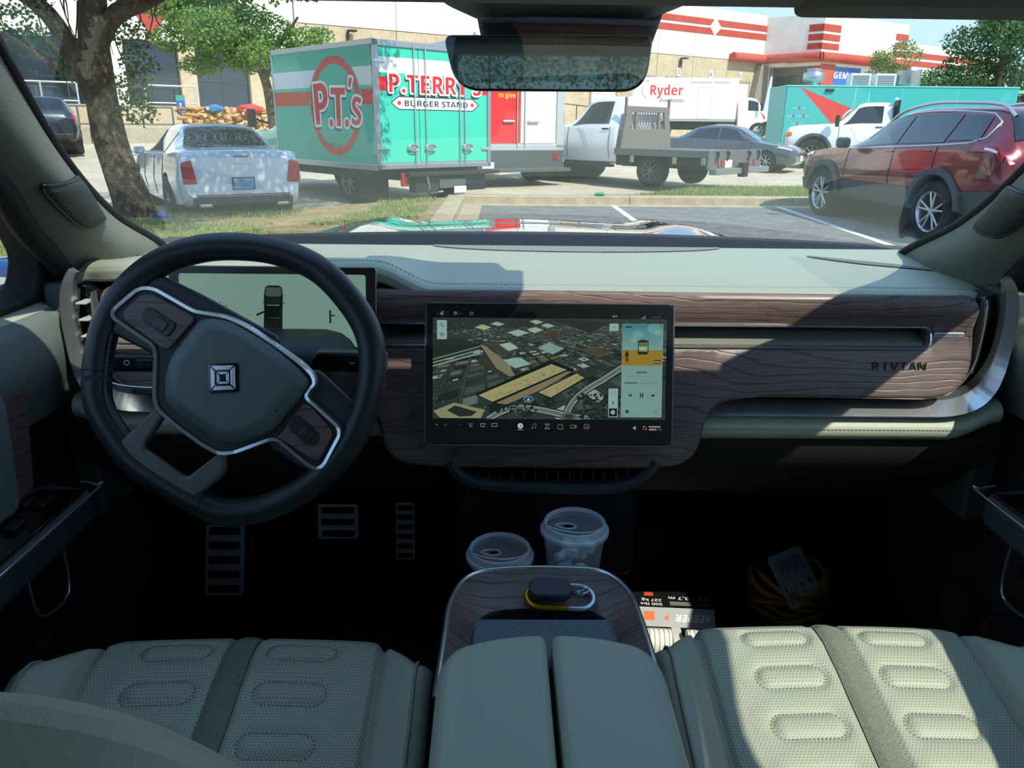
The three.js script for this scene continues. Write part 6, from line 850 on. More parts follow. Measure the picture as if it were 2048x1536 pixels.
// ---- grey saloon behind the flatbed
{
  const t = put('sedan', 'silver-grey sedan with its nose behind the flatbed tail board', 'car', 6.95, -24.3, -124); t.scale.setScalar(0.88);
  const h = hull([[0, .3, .5, .62, .64, .58, .64, .6, .48], [.12, .22, .5, .72, .75, .76, .82, .77, .62], [.9, .2, .52, .85, .89, .82, .87, .8, .66], [1.25, .2, .54, .9, .96, .83, .87, .81, .68], [2.1, .2, .54, .93, 1.38, .83, .87, .81, .54], [2.7, .2, .54, .94, 1.43, .83, .87, .81, .54], [3.4, .2, .55, .97, 1.36, .83, .87, .81, .52], [4.0, .22, .56, 1.0, 1.06, .82, .86, .8, .64], [4.45, .3, .58, .98, 1.0, .76, .8, .76, .62]]);
  const pm = paint('#4f585f', 0.5); const A = [[0.9, .32, .35], [3.55, .32, .35]]; obj('body', h.body(A), pm, t); well(t, h.L, A.map((a) => [...a, .87])); wheels(t, h.L, [[.76, .31, .9], [-.76, .31, .9], [.76, .31, 3.55], [-.76, .31, 3.55]], { r: .315, w: .2, rim: .2, spokes: 7 });
  for (const m of [0, 1]) { const K = (k) => m ? 16 - k : k; obj('side_window', h.patch(1.75, 2.55, K(5.1), K(5.92), 0.008, 14, 8, (u, v) => [lerp(lerp(1.5, 2.0, v), 2.55, u), lerp(K(5.1), K(5.92), v)]), glassMat, t); obj('side_window', h.patch(2.6, 3.5, K(5.1), K(5.9), 0.008, 12, 8, (u, v) => [lerp(2.6, lerp(3.72, 3.35, v), u), lerp(K(5.1), K(5.9), v)]), glassMat, t); obj('head_lamp', h.patch(0.1, 0.55, K(4.4), K(4.95), 0.008, 6, 4), lampGlass, t); obj('side_marker', h.patch(0.45, 0.62, K(4.2), K(4.5), 0.012, 4, 3), amber, t); obj('outside_mirror', box((m ? -1 : 1) * 0.93, 0.98, -0.75, 0.16, 0.11, 0.1, 0.03), pm, t); for (const s of [1.45, 2.58, 3.5]) obj('door_line', h.line([[s, K(2.2)], [s, K(3)], [s, K(4)], [s, K(4.95)]], 0.005), trimBlack, t); }
  obj('windshield', h.patch(1.3, 2.05, 6.3, 9.7, 0.008), glassMat, t); obj('grille', box(0, 0.62, -h.L / 2 - 0.0, 0.9, 0.09, 0.05, 0.02), chrome, t); obj('badge', box(0, 0.63, -h.L / 2 - 0.03, 0.12, 0.1, 0.02, 0.02), chrome, t); obj('bumper', box(0, 0.4, -h.L / 2 + 0.06, 1.36, 0.2, 0.16, 0.06), pm, t); plate(t, 0.3, 0.16, 0, 0.42, -h.L / 2 - 0.03, Math.PI, '', '#e8eae8');
}
// ---- white rental box truck by the docks
{
  const L = 7.0, W = 2.5, y0 = 1.15, y1 = 3.55, x = 11.9, z = -48.5;
  const t = put('rental_truck', 'white rental box truck with red lettering by the loading docks', 'truck', x, z, -93); t.scale.set(0.93, 0.93, 1.0);
  const tx = canvasTex(1024, 352, (c, w, h) => { c.fillStyle = '#dcdddd'; c.fillRect(0, 0, w, h); c.strokeStyle = '#8a9296'; c.lineWidth = 7; c.beginPath(); c.ellipse(170, 120, 80, 62, 0.2, 1.2, 3.6); c.stroke(); c.fillStyle = '#e02a2a'; c.font = 'bold 118px sans-serif'; c.fillText('Ryder', 160, 150); c.fillStyle = '#5c666b'; c.font = 'italic bold 44px sans-serif'; c.fillText('Ever better.', 262, 210); c.font = 'bold 20px sans-serif'; c.fillText('Quality Maintenance   1-800-RYDER-OK', 560, 46); c.fillText('RYDER.COM', 40, 40); c.strokeStyle = '#a9acac'; c.lineWidth = 4; c.strokeRect(640, 80, 130, 270); });
  const tf = canvasTex(256, 256, (c, w, h) => { c.fillStyle = '#eeefef'; c.fillRect(0, 0, w, h); c.strokeStyle = '#8a9296'; c.lineWidth = 6; c.beginPath(); c.ellipse(90, 90, 44, 36, 0.2, 1.2, 3.6); c.stroke(); c.fillStyle = '#e02a2a'; c.font = 'bold 60px sans-serif'; c.fillText('Ryder', 74, 108); });
  const wm = M('#e4e5e5', 0.45); obj('cargo_box', box2(-W / 2, W / 2, y0, y1, -L / 2 + 1.9, L / 2 + 0.9), wm, t);
  { const g = new THREE.BoxGeometry(L - 1.0, y1 - y0, 0.02); g.rotateY(Math.PI / 2); obj('side_panel', g.translate(W / 2 + 0.01, (y0 + y1) / 2, 1.4), M('#ffffff', 0.5, 0, { map: tx }), t); const f = new THREE.BoxGeometry(W, 1.3, 0.02); f.rotateY(Math.PI); obj('front_panel', f.translate(0, y1 - 0.65, -L / 2 + 1.88), M('#ffffff', 0.5, 0, { map: tf }), t); }
  obj('box_skirt', [box2(-W / 2, W / 2, y0 - 0.14, y0 + 0.02, -L / 2 + 1.9, L / 2 + 0.9)], M('#9ea2a3', 0.5), t); obj('chassis', box2(-0.5, 0.5, 0.5, y0, -L / 2 - 0.2, L / 2 + 0.6), trimBlack, t);
  const h = hull([[0, .55, .9, 1.2, 1.25, .8, .86, .8, .6], [.2, .5, .95, 1.4, 1.48, .92, .98, .92, .7], [1.1, .5, 1.0, 1.55, 1.65, .96, 1.02, .96, .8], [1.5, .5, 1.0, 1.6, 2.35, .98, 1.04, .98, .75], [2.4, .5, 1.0, 1.6, 2.5, .98, 1.04, .98, .78], [2.6, .5, 1.0, 1.6, 2.45, .96, 1.0, .96, .76]]);
  const zc = -L / 2 + 0.4; obj('cab', h.body([[0.9, .5, .56]], 30).translate(0, 0, zc), paint('#eceeee', 0, 0.3), t); for (const m of [0, 1]) { const K = (k) => m ? 16 - k : k; obj('side_window', h.patch(1.45, 2.05, K(5.1), K(5.85), 0.01).translate(0, 0, zc), glassMat, t); obj('outside_mirror', box((m ? -1 : 1) * 1.25, 1.9, zc + 0.05, 0.14, 0.5, 0.1, 0.03), trimBlack, t); obj('head_lamp', h.patch(0.15, 0.5, K(4.3), K(4.9), 0.01, 6, 4).translate(0, 0, zc), lampGlass, t); obj('red_stripe', h.patch(1.0, 1.45, K(3.6), K(4.9), 0.012, 6, 4, (u, v) => [lerp(1.0, 1.3, v) + 0.12 * u, K(lerp(3.4, 4.9, v))]).translate(0, 0, zc), M('#d8392f', 0.4), t); }
  obj('windshield', h.patch(1.12, 1.5, 6.2, 9.8, 0.01).translate(0, 0, zc), glassMat, t); obj('grille', box(0, 1.0, zc - 1.31, 1.2, 0.5, 0.06, 0.03), M('#b9bec0', 0.3, 0.7), t); obj('bumper', box(0, 0.6, zc - 1.32, 2.0, 0.25, 0.2, 0.05), M('#e6e8e8', 0.4), t);
  wheels(t, L, [[.9, .5, 0.0 + 0.5 - 0.01], [-.9, .5, 0.49], [.88, .5, 6.0], [-.88, .5, 6.0]], { r: .5, w: .32, rim: .3, spokes: 8 }); obj('fuel_tank', box2(0.6, 1.15, 0.5, 0.95, -1.6, -0.6, 0.1), M('#8f8574', 0.5, 0.5), t);
}
// ---- teal food trailer with roof fans
{
  const t = put('food_trailer', 'long teal food trailer with a red pennant and steel roof fans', 'trailer', 14.6, -31.2, 0, rise(13, -31) - 0.01); t.rotation.y = R(-4);
  const L = 8.3, y0 = 0.35, y1 = 2.58; const tx = canvasTex(1400, 380, (c, w, h) => { c.fillStyle = '#36aaa6'; c.fillRect(0, 0, w, h); c.fillStyle = '#d1352f'; c.beginPath(); c.moveTo(w * 0.055, 0); c.lineTo(w * 0.3, h * 0.34); c.lineTo(w * 0.3, h * 0.8); c.lineTo(w * 0.225, h * 0.62); c.closePath(); c.fill(); c.strokeStyle = '#c9dbd6'; c.lineWidth = 9; c.beginPath(); c.ellipse(w * 0.315, h * 0.52, 80, 70, 0, Math.PI, 0); c.stroke(); c.fillStyle = '#d1352f'; c.beginPath(); c.ellipse(w * 0.315, h * 0.52, 72, 62, 0, Math.PI, 0); c.fill(); c.strokeStyle = '#8fd0c8'; c.lineWidth = 4; c.beginPath(); c.moveTo(w * 0.3, 0); c.lineTo(w * 0.3, h * 0.3); c.stroke(); c.beginPath(); c.moveTo(w * 0.36, h * 0.05); c.lineTo(w * 0.36, h * 0.25); c.lineTo(w * 0.45, h * 0.36); c.lineTo(w * 0.47, h * 0.6); c.stroke(); for (const [x, y] of [[0.062, 0.33], [0.04, 0.46], [0.085, 0.46], [0.06, 0.58]]) { c.fillStyle = '#7fd0cf'; c.fillRect(w * x - 40, h * y - 2, 80, 4); c.fillStyle = '#b5364a'; c.beginPath(); c.moveTo(w * x - 9, h * y); c.lineTo(w * x, h * y - 14); c.lineTo(w * x + 9, h * y); c.lineTo(w * x, h * y + 14); c.fill(); } c.fillStyle = '#4fbdb4'; c.fillRect(w * 0.5, 0, 5, h); c.fillRect(w * 0.74, 0, 5, h); });
  obj('body', box2(-L / 2, L / 2, y0, y1, -1.2, 1.18, 0.03), M('#36aaa6', 0.45), t); obj('side_panel', new THREE.BoxGeometry(L - 0.06, y1 - y0 - 0.04, 0.02).translate(0, (y0 + y1) / 2, 1.2), M('#ffffff', 0.45, 0, { map: tx }), t);
  obj('roof_edge', box2(-L / 2, L / 2, y1, y1 + 0.05, -1.2, 1.21, 0.01), M('#69c4bb', 0.4), t);
  const fan = (x, k) => { const g = new THREE.LatheGeometry([[0.2, 0], [0.2, 0.15], [0.36, 0.2], [0.4, 0.32], [0.38, 0.5], [0.26, 0.52], [0.26, 0.66], [0.0, 0.68]].map((q) => new THREE.Vector2(q[0] * k, q[1] * k)), 24); return g.translate(x, y1 + 0.03, 0.6); };
  obj('roof_fan', fan(-3.05, 0.95), M('#b9bdbd', 0.3, 0.9), t); obj('roof_fan', (() => new THREE.LatheGeometry([[0.3, 0], [0.42, 0.1], [0.42, 0.55], [0.44, 0.6], [0.0, 0.62]].map((q) => new THREE.Vector2(q[0], q[1])), 24).translate(0.4, y1 + 0.03, 0.6))(), M('#b3b7b8', 0.3, 0.9), t);
  for (const x of [-1.4, -0.5]) { const a = obj('air_conditioner', box(x, y1 + 0.26, 0.6, 0.72, 0.46, 0.5, 0.02), M('#d5d8d6', 0.5), t); for (let k = 0; k < 6; k++) obj('louvre', box(x, y1 + 0.1 + k * 0.06, 0.86, 0.6, 0.02, 0.02), M('#5b6062', 0.6), a); }
  for (const x of [-1, 0.2]) obj('wheel', new THREE.CylinderGeometry(0.36, 0.36, 0.24, 24).rotateX(Math.PI / 2).translate(x, 0.36, 1.1), tyreMat, t); obj('flood_lamp', box(-2.6, y1 - 0.12, 1.24, 0.3, 0.1, 0.1, 0.02), trimBlack, t); obj('spare_panel', new THREE.CylinderGeometry(0.5, 0.5, 0.1, 30).scale(1.3, 1, 0.6).translate(4.25, y1 - 0.1, 0.6), M('#7cc0ae', 0.5), t);
}
// ================================================================ BUILDINGS
const stucco = (a, b, s) => M('#ffffff', 0.9, 0, { map: rep(specks(a, b, 40, s), 0.16) });
const cream = stucco([0.86, 0.85, 0.8], [0.93, 0.92, 0.88], 11), tan = stucco([0.7, 0.63, 0.52], [0.79, 0.73, 0.62], 13), redPaint = stucco([0.66, 0.27, 0.22], [0.73, 0.33, 0.27], 15), doorMat = M('#dcd8cc', 0.6), storeGlass = P('#27333a', 0.05, 0, { clearcoat: 1 }), darkFrame = M('#3b3f40', 0.6);
const WALL = [-8, 0, -41], WTURN = R(34.5);                      // local x runs along the long wall, local z out of it
{
  const b = thing('warehouse', 'long cream and tan warehouse with red stripes and numbered dock doors', 'building', WALL, WTURN);
  const U = (g) => uvBox(g);
  const cuts = [-2.2, 3.1, 8.3, 13.5, 18.7, 21.6, 24.9, 28.3, 32.1];
  for (let i = 0; i < cuts.length - 1; i++) { const x0 = cuts[i] + 0.015, x1 = cuts[i + 1] - 0.015; obj('wall_panel', U(box2(x0, x1, 5.95, 8.95, -0.3, 0, 0.01)), cream, b); obj('wall_panel', U(box2(x0, x1, 0.2, 5.92, -0.3, -0.02, 0.01)), tan, b); }
  obj('core_wall', box2(-2.2, 32, 0.2, 8.8, -8, -0.32), tan, b);
  for (const [y0, y1] of [[7.37, 7.76], [7.92, 8.3]]) obj('stripe', U(box2(13, 32.1, y0, y1, -0.01, 0.03)), redPaint, b);
  obj('diamond', ext(poly([[26.72, 8.42], [27.3, 7.84], [26.72, 7.3], [26.2, 7.84]]), 0.05, 0.005).translate(0, 0, 0.0), M('#f2f1ec', 0.8), b, 'white diamond on the red stripes');
  [[11.6, 13.6, '1'], [16.16, 18.15, '1'], [19.4, 21.4, '2'], [22.55, 24.55, '3'], [25.67, 27.7, '4'], [28.76, 30.73, '5']].forEach(([x0, x1, n], i) => {
    const d = obj('dock_door', box2(x0, x1, 1.9, 4.5, -0.06, 0.02), doorMat, b); for (let k = 0; k < 7; k++) obj('door_slat', box2(x0 + 0.05, x1 - 0.05, 1.95 + k * 0.36, 2.27 + k * 0.36, 0.02, 0.045, 0.01), M('#e6e3d8', 0.6), d);
    obj('door_frame', [box2(x0 - 0.12, x0, 1.9, 4.6, -0.05, 0.05), box2(x1, x1 + 0.12, 1.9, 4.6, -0.05, 0.05), box2(x0 - 0.12, x1 + 0.12, 4.5, 4.62, -0.05, 0.08)], M('#9c917c', 0.8), b);
    if (i > 1) { const tx = canvasTex(64, 96, (c, w, h) => { c.fillStyle = '#f3f2ec'; c.fillRect(0, 0, w, h); c.fillStyle = '#1c1c1c'; c.font = 'bold 74px sans-serif'; c.textAlign = 'center'; c.fillText(n, w / 2, 74); }); obj('dock_number', new THREE.BoxGeometry(0.34, 0.5, 0.03).translate((x0 + x1) / 2, 4.92, 0.02), M('#ffffff', 0.6, 0, { map: tx }), b); }
  });
  for (const x of [23.6, 0.4]) { const l = obj('wall_lamp', box(x, 5.5, 0.12, 0.1, 0.5, 0.14, 0.02), darkFrame, b); obj('lamp_head', box(x + 0.15, 5.75, 0.3, 0.4, 0.1, 0.4, 0.03), darkFrame, l); }
  // stair and ramp to the docks
  obj('dock_ramp', (() => { const g = ext(poly([[9, 1.0], [19.5, 0.9], [19.5, 1.0], [10.5, 2.0], [9, 2.0]]), 1.6, 0.01); return U(g.translate(0, 0, 0.4)); })(), tan, b); for (const x of [9.4, 11.4, 13.4, 15.4, 17.4]) obj('ramp_rail', cyl([x, 1.3, 2.0], [x, 2.9 - (x - 9) * 0.06, 2.0], 0.03, 0.03, 6), darkFrame, b); obj('ramp_rail', cyl([9.2, 2.9, 2.0], [18.4, 2.3, 2.0], 0.03, 0.03, 6), darkFrame, b); obj('ramp_side', U(box2(9, 16, 0.8, 1.5, 2.0, 2.06)), redPaint, b);
  // end block: faces B and C with the red canopy round it
  const bx = [[32.1, 0], [32.8, 4.1], [43.2, 4.1], [43.2, -6], [32.1, -6]];
  const block = (y0, y1, m, name) => { const g = ext(poly(bx.map(([x, z]) => [x, -z])), y1 - y0, 0.01); g.rotateX(-Math.PI / 2); obj(name, U(g.translate(0, y0, 0)), m, b); };
  block(5.6, 8.82, cream, 'upper_block');
  for (const [y0, y1] of [[7.72, 8.16], [7.16, 7.56], [6.62, 7.0]]) { obj('stripe', [box2(32.75, 34.7, y0, y1, 4.08, 4.13), box2(41.6, 43.23, y0, y1, 4.08, 4.13)].map(U), redPaint, b); const g = box(0, 0, 0, 1.0, y1 - y0, 0.05); g.rotateY(Math.atan2(-4.1, 0.7)); obj('stripe', U(g.translate(32.71, (y0 + y1) / 2, 3.58)), redPaint, b); }
  const canopy = dense([[28.4, 0.35], [31.8, 0.4], [32.35, 4.4], [43.3, 4.45]], 40, false, 0.05).map(([x, y]) => [x, y]);
  obj('canopy', canopy.slice(0, -1).map((p, i) => { const q = canopy[i + 1]; return cyl([p[0], 6.1, p[1]], [q[0], 6.1, q[1]], 0.3, 0.3, 12); }).concat([box2(28.4, 32, 5.85, 6.3, -0.2, 0.5), box2(32.4, 43.3, 5.8, 6.3, 0, 4.5)]).map(U), redPaint, b);
  obj('recess_wall', U(box2(33.2, 34.2, 0.5, 5.7, 0.1, 3.9)), M('#6e6a60', 0.85), b); for (let k = 0; k < 3; k++) obj('entrance_glass', box2(33.14, 33.2, 0.9, 5.0, 0.4 + k * 1.1, 1.4 + k * 1.1), storeGlass, b); obj('slanted_pier', U(ext(poly([[32.9, 5.7], [34.6, 5.7], [34.2, 0.5], [33.7, 0.5]]), 0.6, 0.02).translate(0, 0, 3.55)), redPaint, b); obj('slanted_pier', U(ext(poly([[31.3, 5.7], [32.6, 5.7], [31.6, 0.5], [30.4, 0.5]]), 0.5, 0.02).translate(0, 0, 0.0)), stucco([0.5, 0.48, 0.43], [0.57, 0.55, 0.5], 17), b);
  obj('lower_wall', U(box2(34.4, 43.2, 0.4, 5.7, 3.4, 4.0)), cream, b);
  const sg = canvasTex(256, 128, (c, w, h) => { c.fillStyle = '#2f63b4'; c.fillRect(0, 0, w, h); c.fillStyle = '#f4f6f8'; c.font = 'bold 62px sans-serif'; c.fillText('GEM/', 14, 84); for (let i = 0; i < 3; i++) c.fillRect(182, 40 + i * 18, 60, 7); }); obj('wall_sign', new THREE.BoxGeometry(3.4, 1.25, 0.06).translate(36.1, 5.05, 4.03), M('#ffffff', 0.5, 0, { map: sg }), b, 'blue wall sign');
  obj('far_wing', U(box2(43.2, 62, 0.3, 7.9, -4, 2.5)), cream, b); for (const [y0, y1] of [[6.3, 6.7], [6.9, 7.3]]) obj('stripe', U(box2(43.2, 62, y0, y1, 2.48, 2.54)), redPaint, b);
}
{
  const b = thing('storefront_building', 'white storefront with dark glass bays, beige piers and a red diamond', 'building', WALL, WTURN);
  const U = (g) => uvBox(g);
  obj('upper_wall', [box2(-40, -2.25, 4.75, 9.6, -0.4, 0, 0.01), box2(-40, -2.25, 9.3, 9.6, -8, -0.3)].map(U), cream, b);
  obj('diamond', U(ext(poly([[-8.5, 7.75], [-7.55, 6.3], [-8.5, 4.85], [-9.45, 6.3]]), 0.06, 0.01)), redPaint, b, 'red diamond on the white wall');
  for (const x of [-7.55, -4.5]) obj('pier', U(box2(x, x + (x < -5 ? 0.7 : 2.2), 2.1, 4.8, -0.5, -0.02, 0.01)), tan, b);
  obj('pier', U(box2(-10.6, -9.75, 2.1, 4.8, -0.5, -0.02, 0.01)), cream, b);
  const bay = (x0, x1, z) => { obj('window_pane', box2(x0, x1, 2.1, 3.2, z, z + 0.03), storeGlass, b); obj('window_pane', box2(x0, x1, 3.28, 4.75, z, z + 0.03), storeGlass, b); obj('mullion', [box2(x0, x1, 3.2, 3.28, z, z + 0.06), box2((x0 + x1) / 2 - 0.03, (x0 + x1) / 2 + 0.03, 2.1, 4.75, z, z + 0.06)], darkFrame, b); };
  bay(-6.85, -4.5, -0.35); bay(-9.75, -7.55, -0.35); for (let k = 0; k < 5; k++) bay(-22.6 + k * 2.4, -20.25 + k * 2.4, -1.6);
  obj('recess_side', U(box2(-40, -10.6, 2.1, 4.8, -2.2, -1.7)), M('#8b8c88', 0.8), b); obj('floor_slab', U(box2(-40, -2.2, 0.3, 2.1, -3, 1.6)), tan, b);
}
// ---- walkway, planter wall, rails and sign in front of the storefront
{
  const L = (x, z) => { const c = Math.cos(WTURN), s = Math.sin(WTURN); return [WALL[0] + x * c + z * s, WALL[2] - x * s + z * c]; };
  const w = thing('retaining_wall', 'grey concrete retaining wall below the storefront walkway', 'wall', WALL, WTURN); for (let k = 0; k < 5; k++) obj('wall_block', uvBox(box2(-24 + k * 3, -21.03 + k * 3, 0.2, 1.25, 4.0, 4.25, 0.02)), stucco([0.6, 0.58, 0.5], [0.7, 0.67, 0.58], 21), w); obj('bank', uvBox(box2(-24, -9, 0.2, 1.2, 1.6, 4.0)), dirt, w);
  const rail = (x0, x1, y, z, label, n, hgt = 0.8, m = M('#cfd4d4', 0.4, 0.5)) => { const r = thing('hand_rail', label, 'railing', WALL, WTURN); for (let k = 0; k <= n; k++) { const x = lerp(x0, x1, k / n); obj('post', cyl([x, y, z], [x, y + hgt, z], 0.035, 0.035, 8), m, r); } obj('top_bar', cyl([x0, y + hgt, z], [x1, y + hgt, z], 0.035, 0.035, 8), m, r); obj('mid_bar', cyl([x0, y + 0.12, z], [x1, y + 0.12, z], 0.03, 0.03, 8), m, r); return r; };
  rail(-14.4, -11.9, 2.1, 1.52, 'pale steel hand rail on the walkway left of the tree trunk', 2); rail(-9.4, -7.4, 2.1, 1.52, 'pale steel hand rail on the walkway right of the tree trunk', 1); rail(-19, -9.0, 1.25, 4.1, 'long lower hand rail with dark posts along the retaining wall', 9, 0.75, M('#5c6a70', 0.5, 0.4));
  const [sx, sz] = L(-8.75, 4.6), s = thing('parking_sign', 'blue accessible parking sign on a thin post', 'sign', [sx, 0.5, sz]); obj('post', cyl([0, 0, 0], [0, 1.75, 0], 0.03, 0.03, 8), M('#4c5d68', 0.5, 0.5), s);
  const tx = canvasTex(64, 96, (c, w2, h) => { c.fillStyle = '#2b63b0'; c.fillRect(0, 0, w2, h); c.fillStyle = '#eef3f6'; c.beginPath(); c.arc(30, 22, 8, 0, 7); c.fill(); c.lineWidth = 7; c.strokeStyle = '#eef3f6'; c.beginPath(); c.moveTo(30, 30); c.lineTo(30, 52); c.lineTo(46, 52); c.lineTo(52, 74); c.stroke(); c.beginPath(); c.arc(30, 62, 17, 0.4, 4.2); c.stroke(); }); obj('sign_plate', new THREE.BoxGeometry(0.34, 0.5, 0.02).translate(0, 1.5, 0.04), M('#ffffff', 0.5, 0, { map: tx }), s); obj('upper_plate', box(0, 1.86, 0.04, 0.34, 0.2, 0.02), M('#3f9a86', 0.5), s);
  // stacked firewood and boards
  const lm = ['#c79a5b', '#b5854a', '#d8b27a', '#9c6c3a'].map((c) => M(c, 0.85));
  let id = 0; for (let r = 0; r < 7; r++) for (let k = 0; k < 15; k++) { const [px, pz] = L(-8.7 + k * 0.31 + rnd(-0.08, 0.08), 4.7 + rnd(-0.25, 0.25)); const y = 1.28 + r * 0.115; if (k > 11 && r > 4) continue; const q = tag(obj('timber_log', cyl([0, 0, -0.28], [0, 0, 0.28], rnd(0.05, 0.085), rnd(0.05, 0.085), 7).rotateY(rnd(-0.9, 0.9)).rotateX(rnd(-0.2, 0.2)), lm[id++ % 4]), ['tan', 'brown', 'pale', 'dark brown'][(id - 1) % 4] + ' split timber piece in the ' + (r < 2 ? 'lowest rows' : r < 5 ? 'middle rows' : 'top rows') + ' of the heap below the storefront windows', 'timber', ['tan', 'brown', 'pale', 'dark brown'][(id - 1) % 4] + ' timber in the ' + (r < 2 ? 'lowest rows' : r < 5 ? 'middle rows' : 'top rows')); q.position.set(px, y, pz); }
  const pl = thing('planter', 'low grey concrete planter under the heap of timber', 'planter', WALL, WTURN); obj('planter_box', uvBox(box2(-8.6, -3.2, 0.3, 1.2, 4.2, 5.3, 0.02)), stucco([0.62, 0.6, 0.54], [0.74, 0.72, 0.66], 23), pl); obj('planter_rim', uvBox(box2(-8.65, -3.15, 1.1, 1.2, 5.3, 5.36)), tan, pl);
  for (const [k, x, c, r, label] of [[0, -7.6, '#3d6ea0', 0.3, 'blue tarpaulin scrap on the timber heap'], [1, -6.2, '#b8382d', 0.42, 'red tarpaulin scrap on the timber heap']]) { const [px, pz] = L(x, 4.9); tag(obj('tarpaulin', (() => { const g = new THREE.IcosahedronGeometry(r, 2), p = g.attributes.position; for (let i = 0; i < p.count; i++) { const q = 1 + 0.3 * noise.noise(p.getX(i) * 5 + k, p.getY(i) * 5, p.getZ(i) * 5); p.setXYZ(i, p.getX(i) * q * 1.3, p.getY(i) * q * 0.5, p.getZ(i) * q * 0.7); } g.computeVertexNormals(); return g.translate(px, 1.98, pz); })(), M(c, 0.6)), label, 'tarpaulin'); }
}
// ================================================================ TREES
const barkTex = noiseTex(256, (u, v) => { const n = 0.5 + 0.4 * tileNoise(u, v, 14, 1) + 0.5 * Math.abs(tileNoise(u * 1, v, 30, 4)) - 0.2 * Math.abs(tileNoise(u, v, 60, 8)); return [lerp(0.24, 0.5, n), lerp(0.2, 0.44, n), lerp(0.15, 0.36, n)]; }, true), barkBump = noiseTex(256, (u, v) => 0.5 + 0.8 * Math.abs(tileNoise(u, v, 20, 4)) - 0.3 * tileNoise(u, v, 50, 2));
const bark = M('#ffffff', 0.95, 0, { map: rep(barkTex, 2, 3), bumpMap: rep(barkBump, 3, 3), bumpScale: 0.03 });
function limb(pts, r0, r1, n = 24) { // tapering limb with uneven bark
  const c = curve(pts), f = c.computeFrenetFrames(n, false); const g = grid(14, n, (u, v) => { const i = Math.round(v * n), p = c.getPointAt(v), a = u * Math.PI * 2, r = lerp(r0, r1, v) * (1 + 0.12 * noise.noise(Math.cos(a) * 1.5, v * 6, Math.sin(a) * 1.5)) * (1 + 0.35 * Math.exp(-v * 14) * (r0 > 0.2 ? 1 : 0)); return p.addScaledVector(f.normals[i], r * Math.cos(a)).addScaledVector(f.binormals[i], r * Math.sin(a)).toArray(); }, 1, 2); return g;
}
function leaves(n, place, s0, s1) {
  const p = [], q = new THREE.Quaternion(), e = new THREE.Euler(), v = V(0, 0, 0); const base = [[0, 0, 0], [0.36, 0.12, 0.45], [0, 0, 1], [-0.36, 0.12, 0.45]];
  for (let i = 0; i < n; i++) { const c = place(), s = rnd(s0, s1); e.set(rnd(-2, 2), rnd(0, 6.3), rnd(-1, 1)); q.setFromEuler(e); const w = base.map((b) => v.set(b[0] * s, b[1] * s, b[2] * s).applyQuaternion(q).add(c).toArray()); p.push(...w[0], ...w[1], ...w[2], ...w[0], ...w[2], ...w[3]); }
  const g = new THREE.BufferGeometry(); g.setAttribute('position', new THREE.Float32BufferAttribute(p, 3)); g.computeVertexNormals(); return g;
}
const leafMat = (c) => P(c, 0.7, 0, { side: THREE.DoubleSide, transmission: 0.35, thickness: 0 });
function foliage(t, cols, n, blobs, s0, s1) { // blobs [x, y, z, rx, ry, rz]
  const tot = blobs.reduce((a, b) => a + b[3] * b[4] * b[5], 0); cols.forEach((c) => { obj('foliage', leaves(Math.round(n / cols.length), () => { let k = rnd(0, tot), b = blobs[0]; for (const q of blobs) { k -= q[3] * q[4] * q[5]; if (k <= 0) { b = q; break; } } const a = rnd(0, 6.283), z = rnd(-1, 1), r = Math.cbrt(rnd(0.12, 1)), h = Math.sqrt(1 - z * z); return V(b[0] + b[3] * r * h * Math.cos(a), b[1] + b[4] * r * z, b[2] + b[5] * r * h * Math.sin(a)); }, s0, s1), leafMat(c), t).userData.kind = 'stuff'; });
}
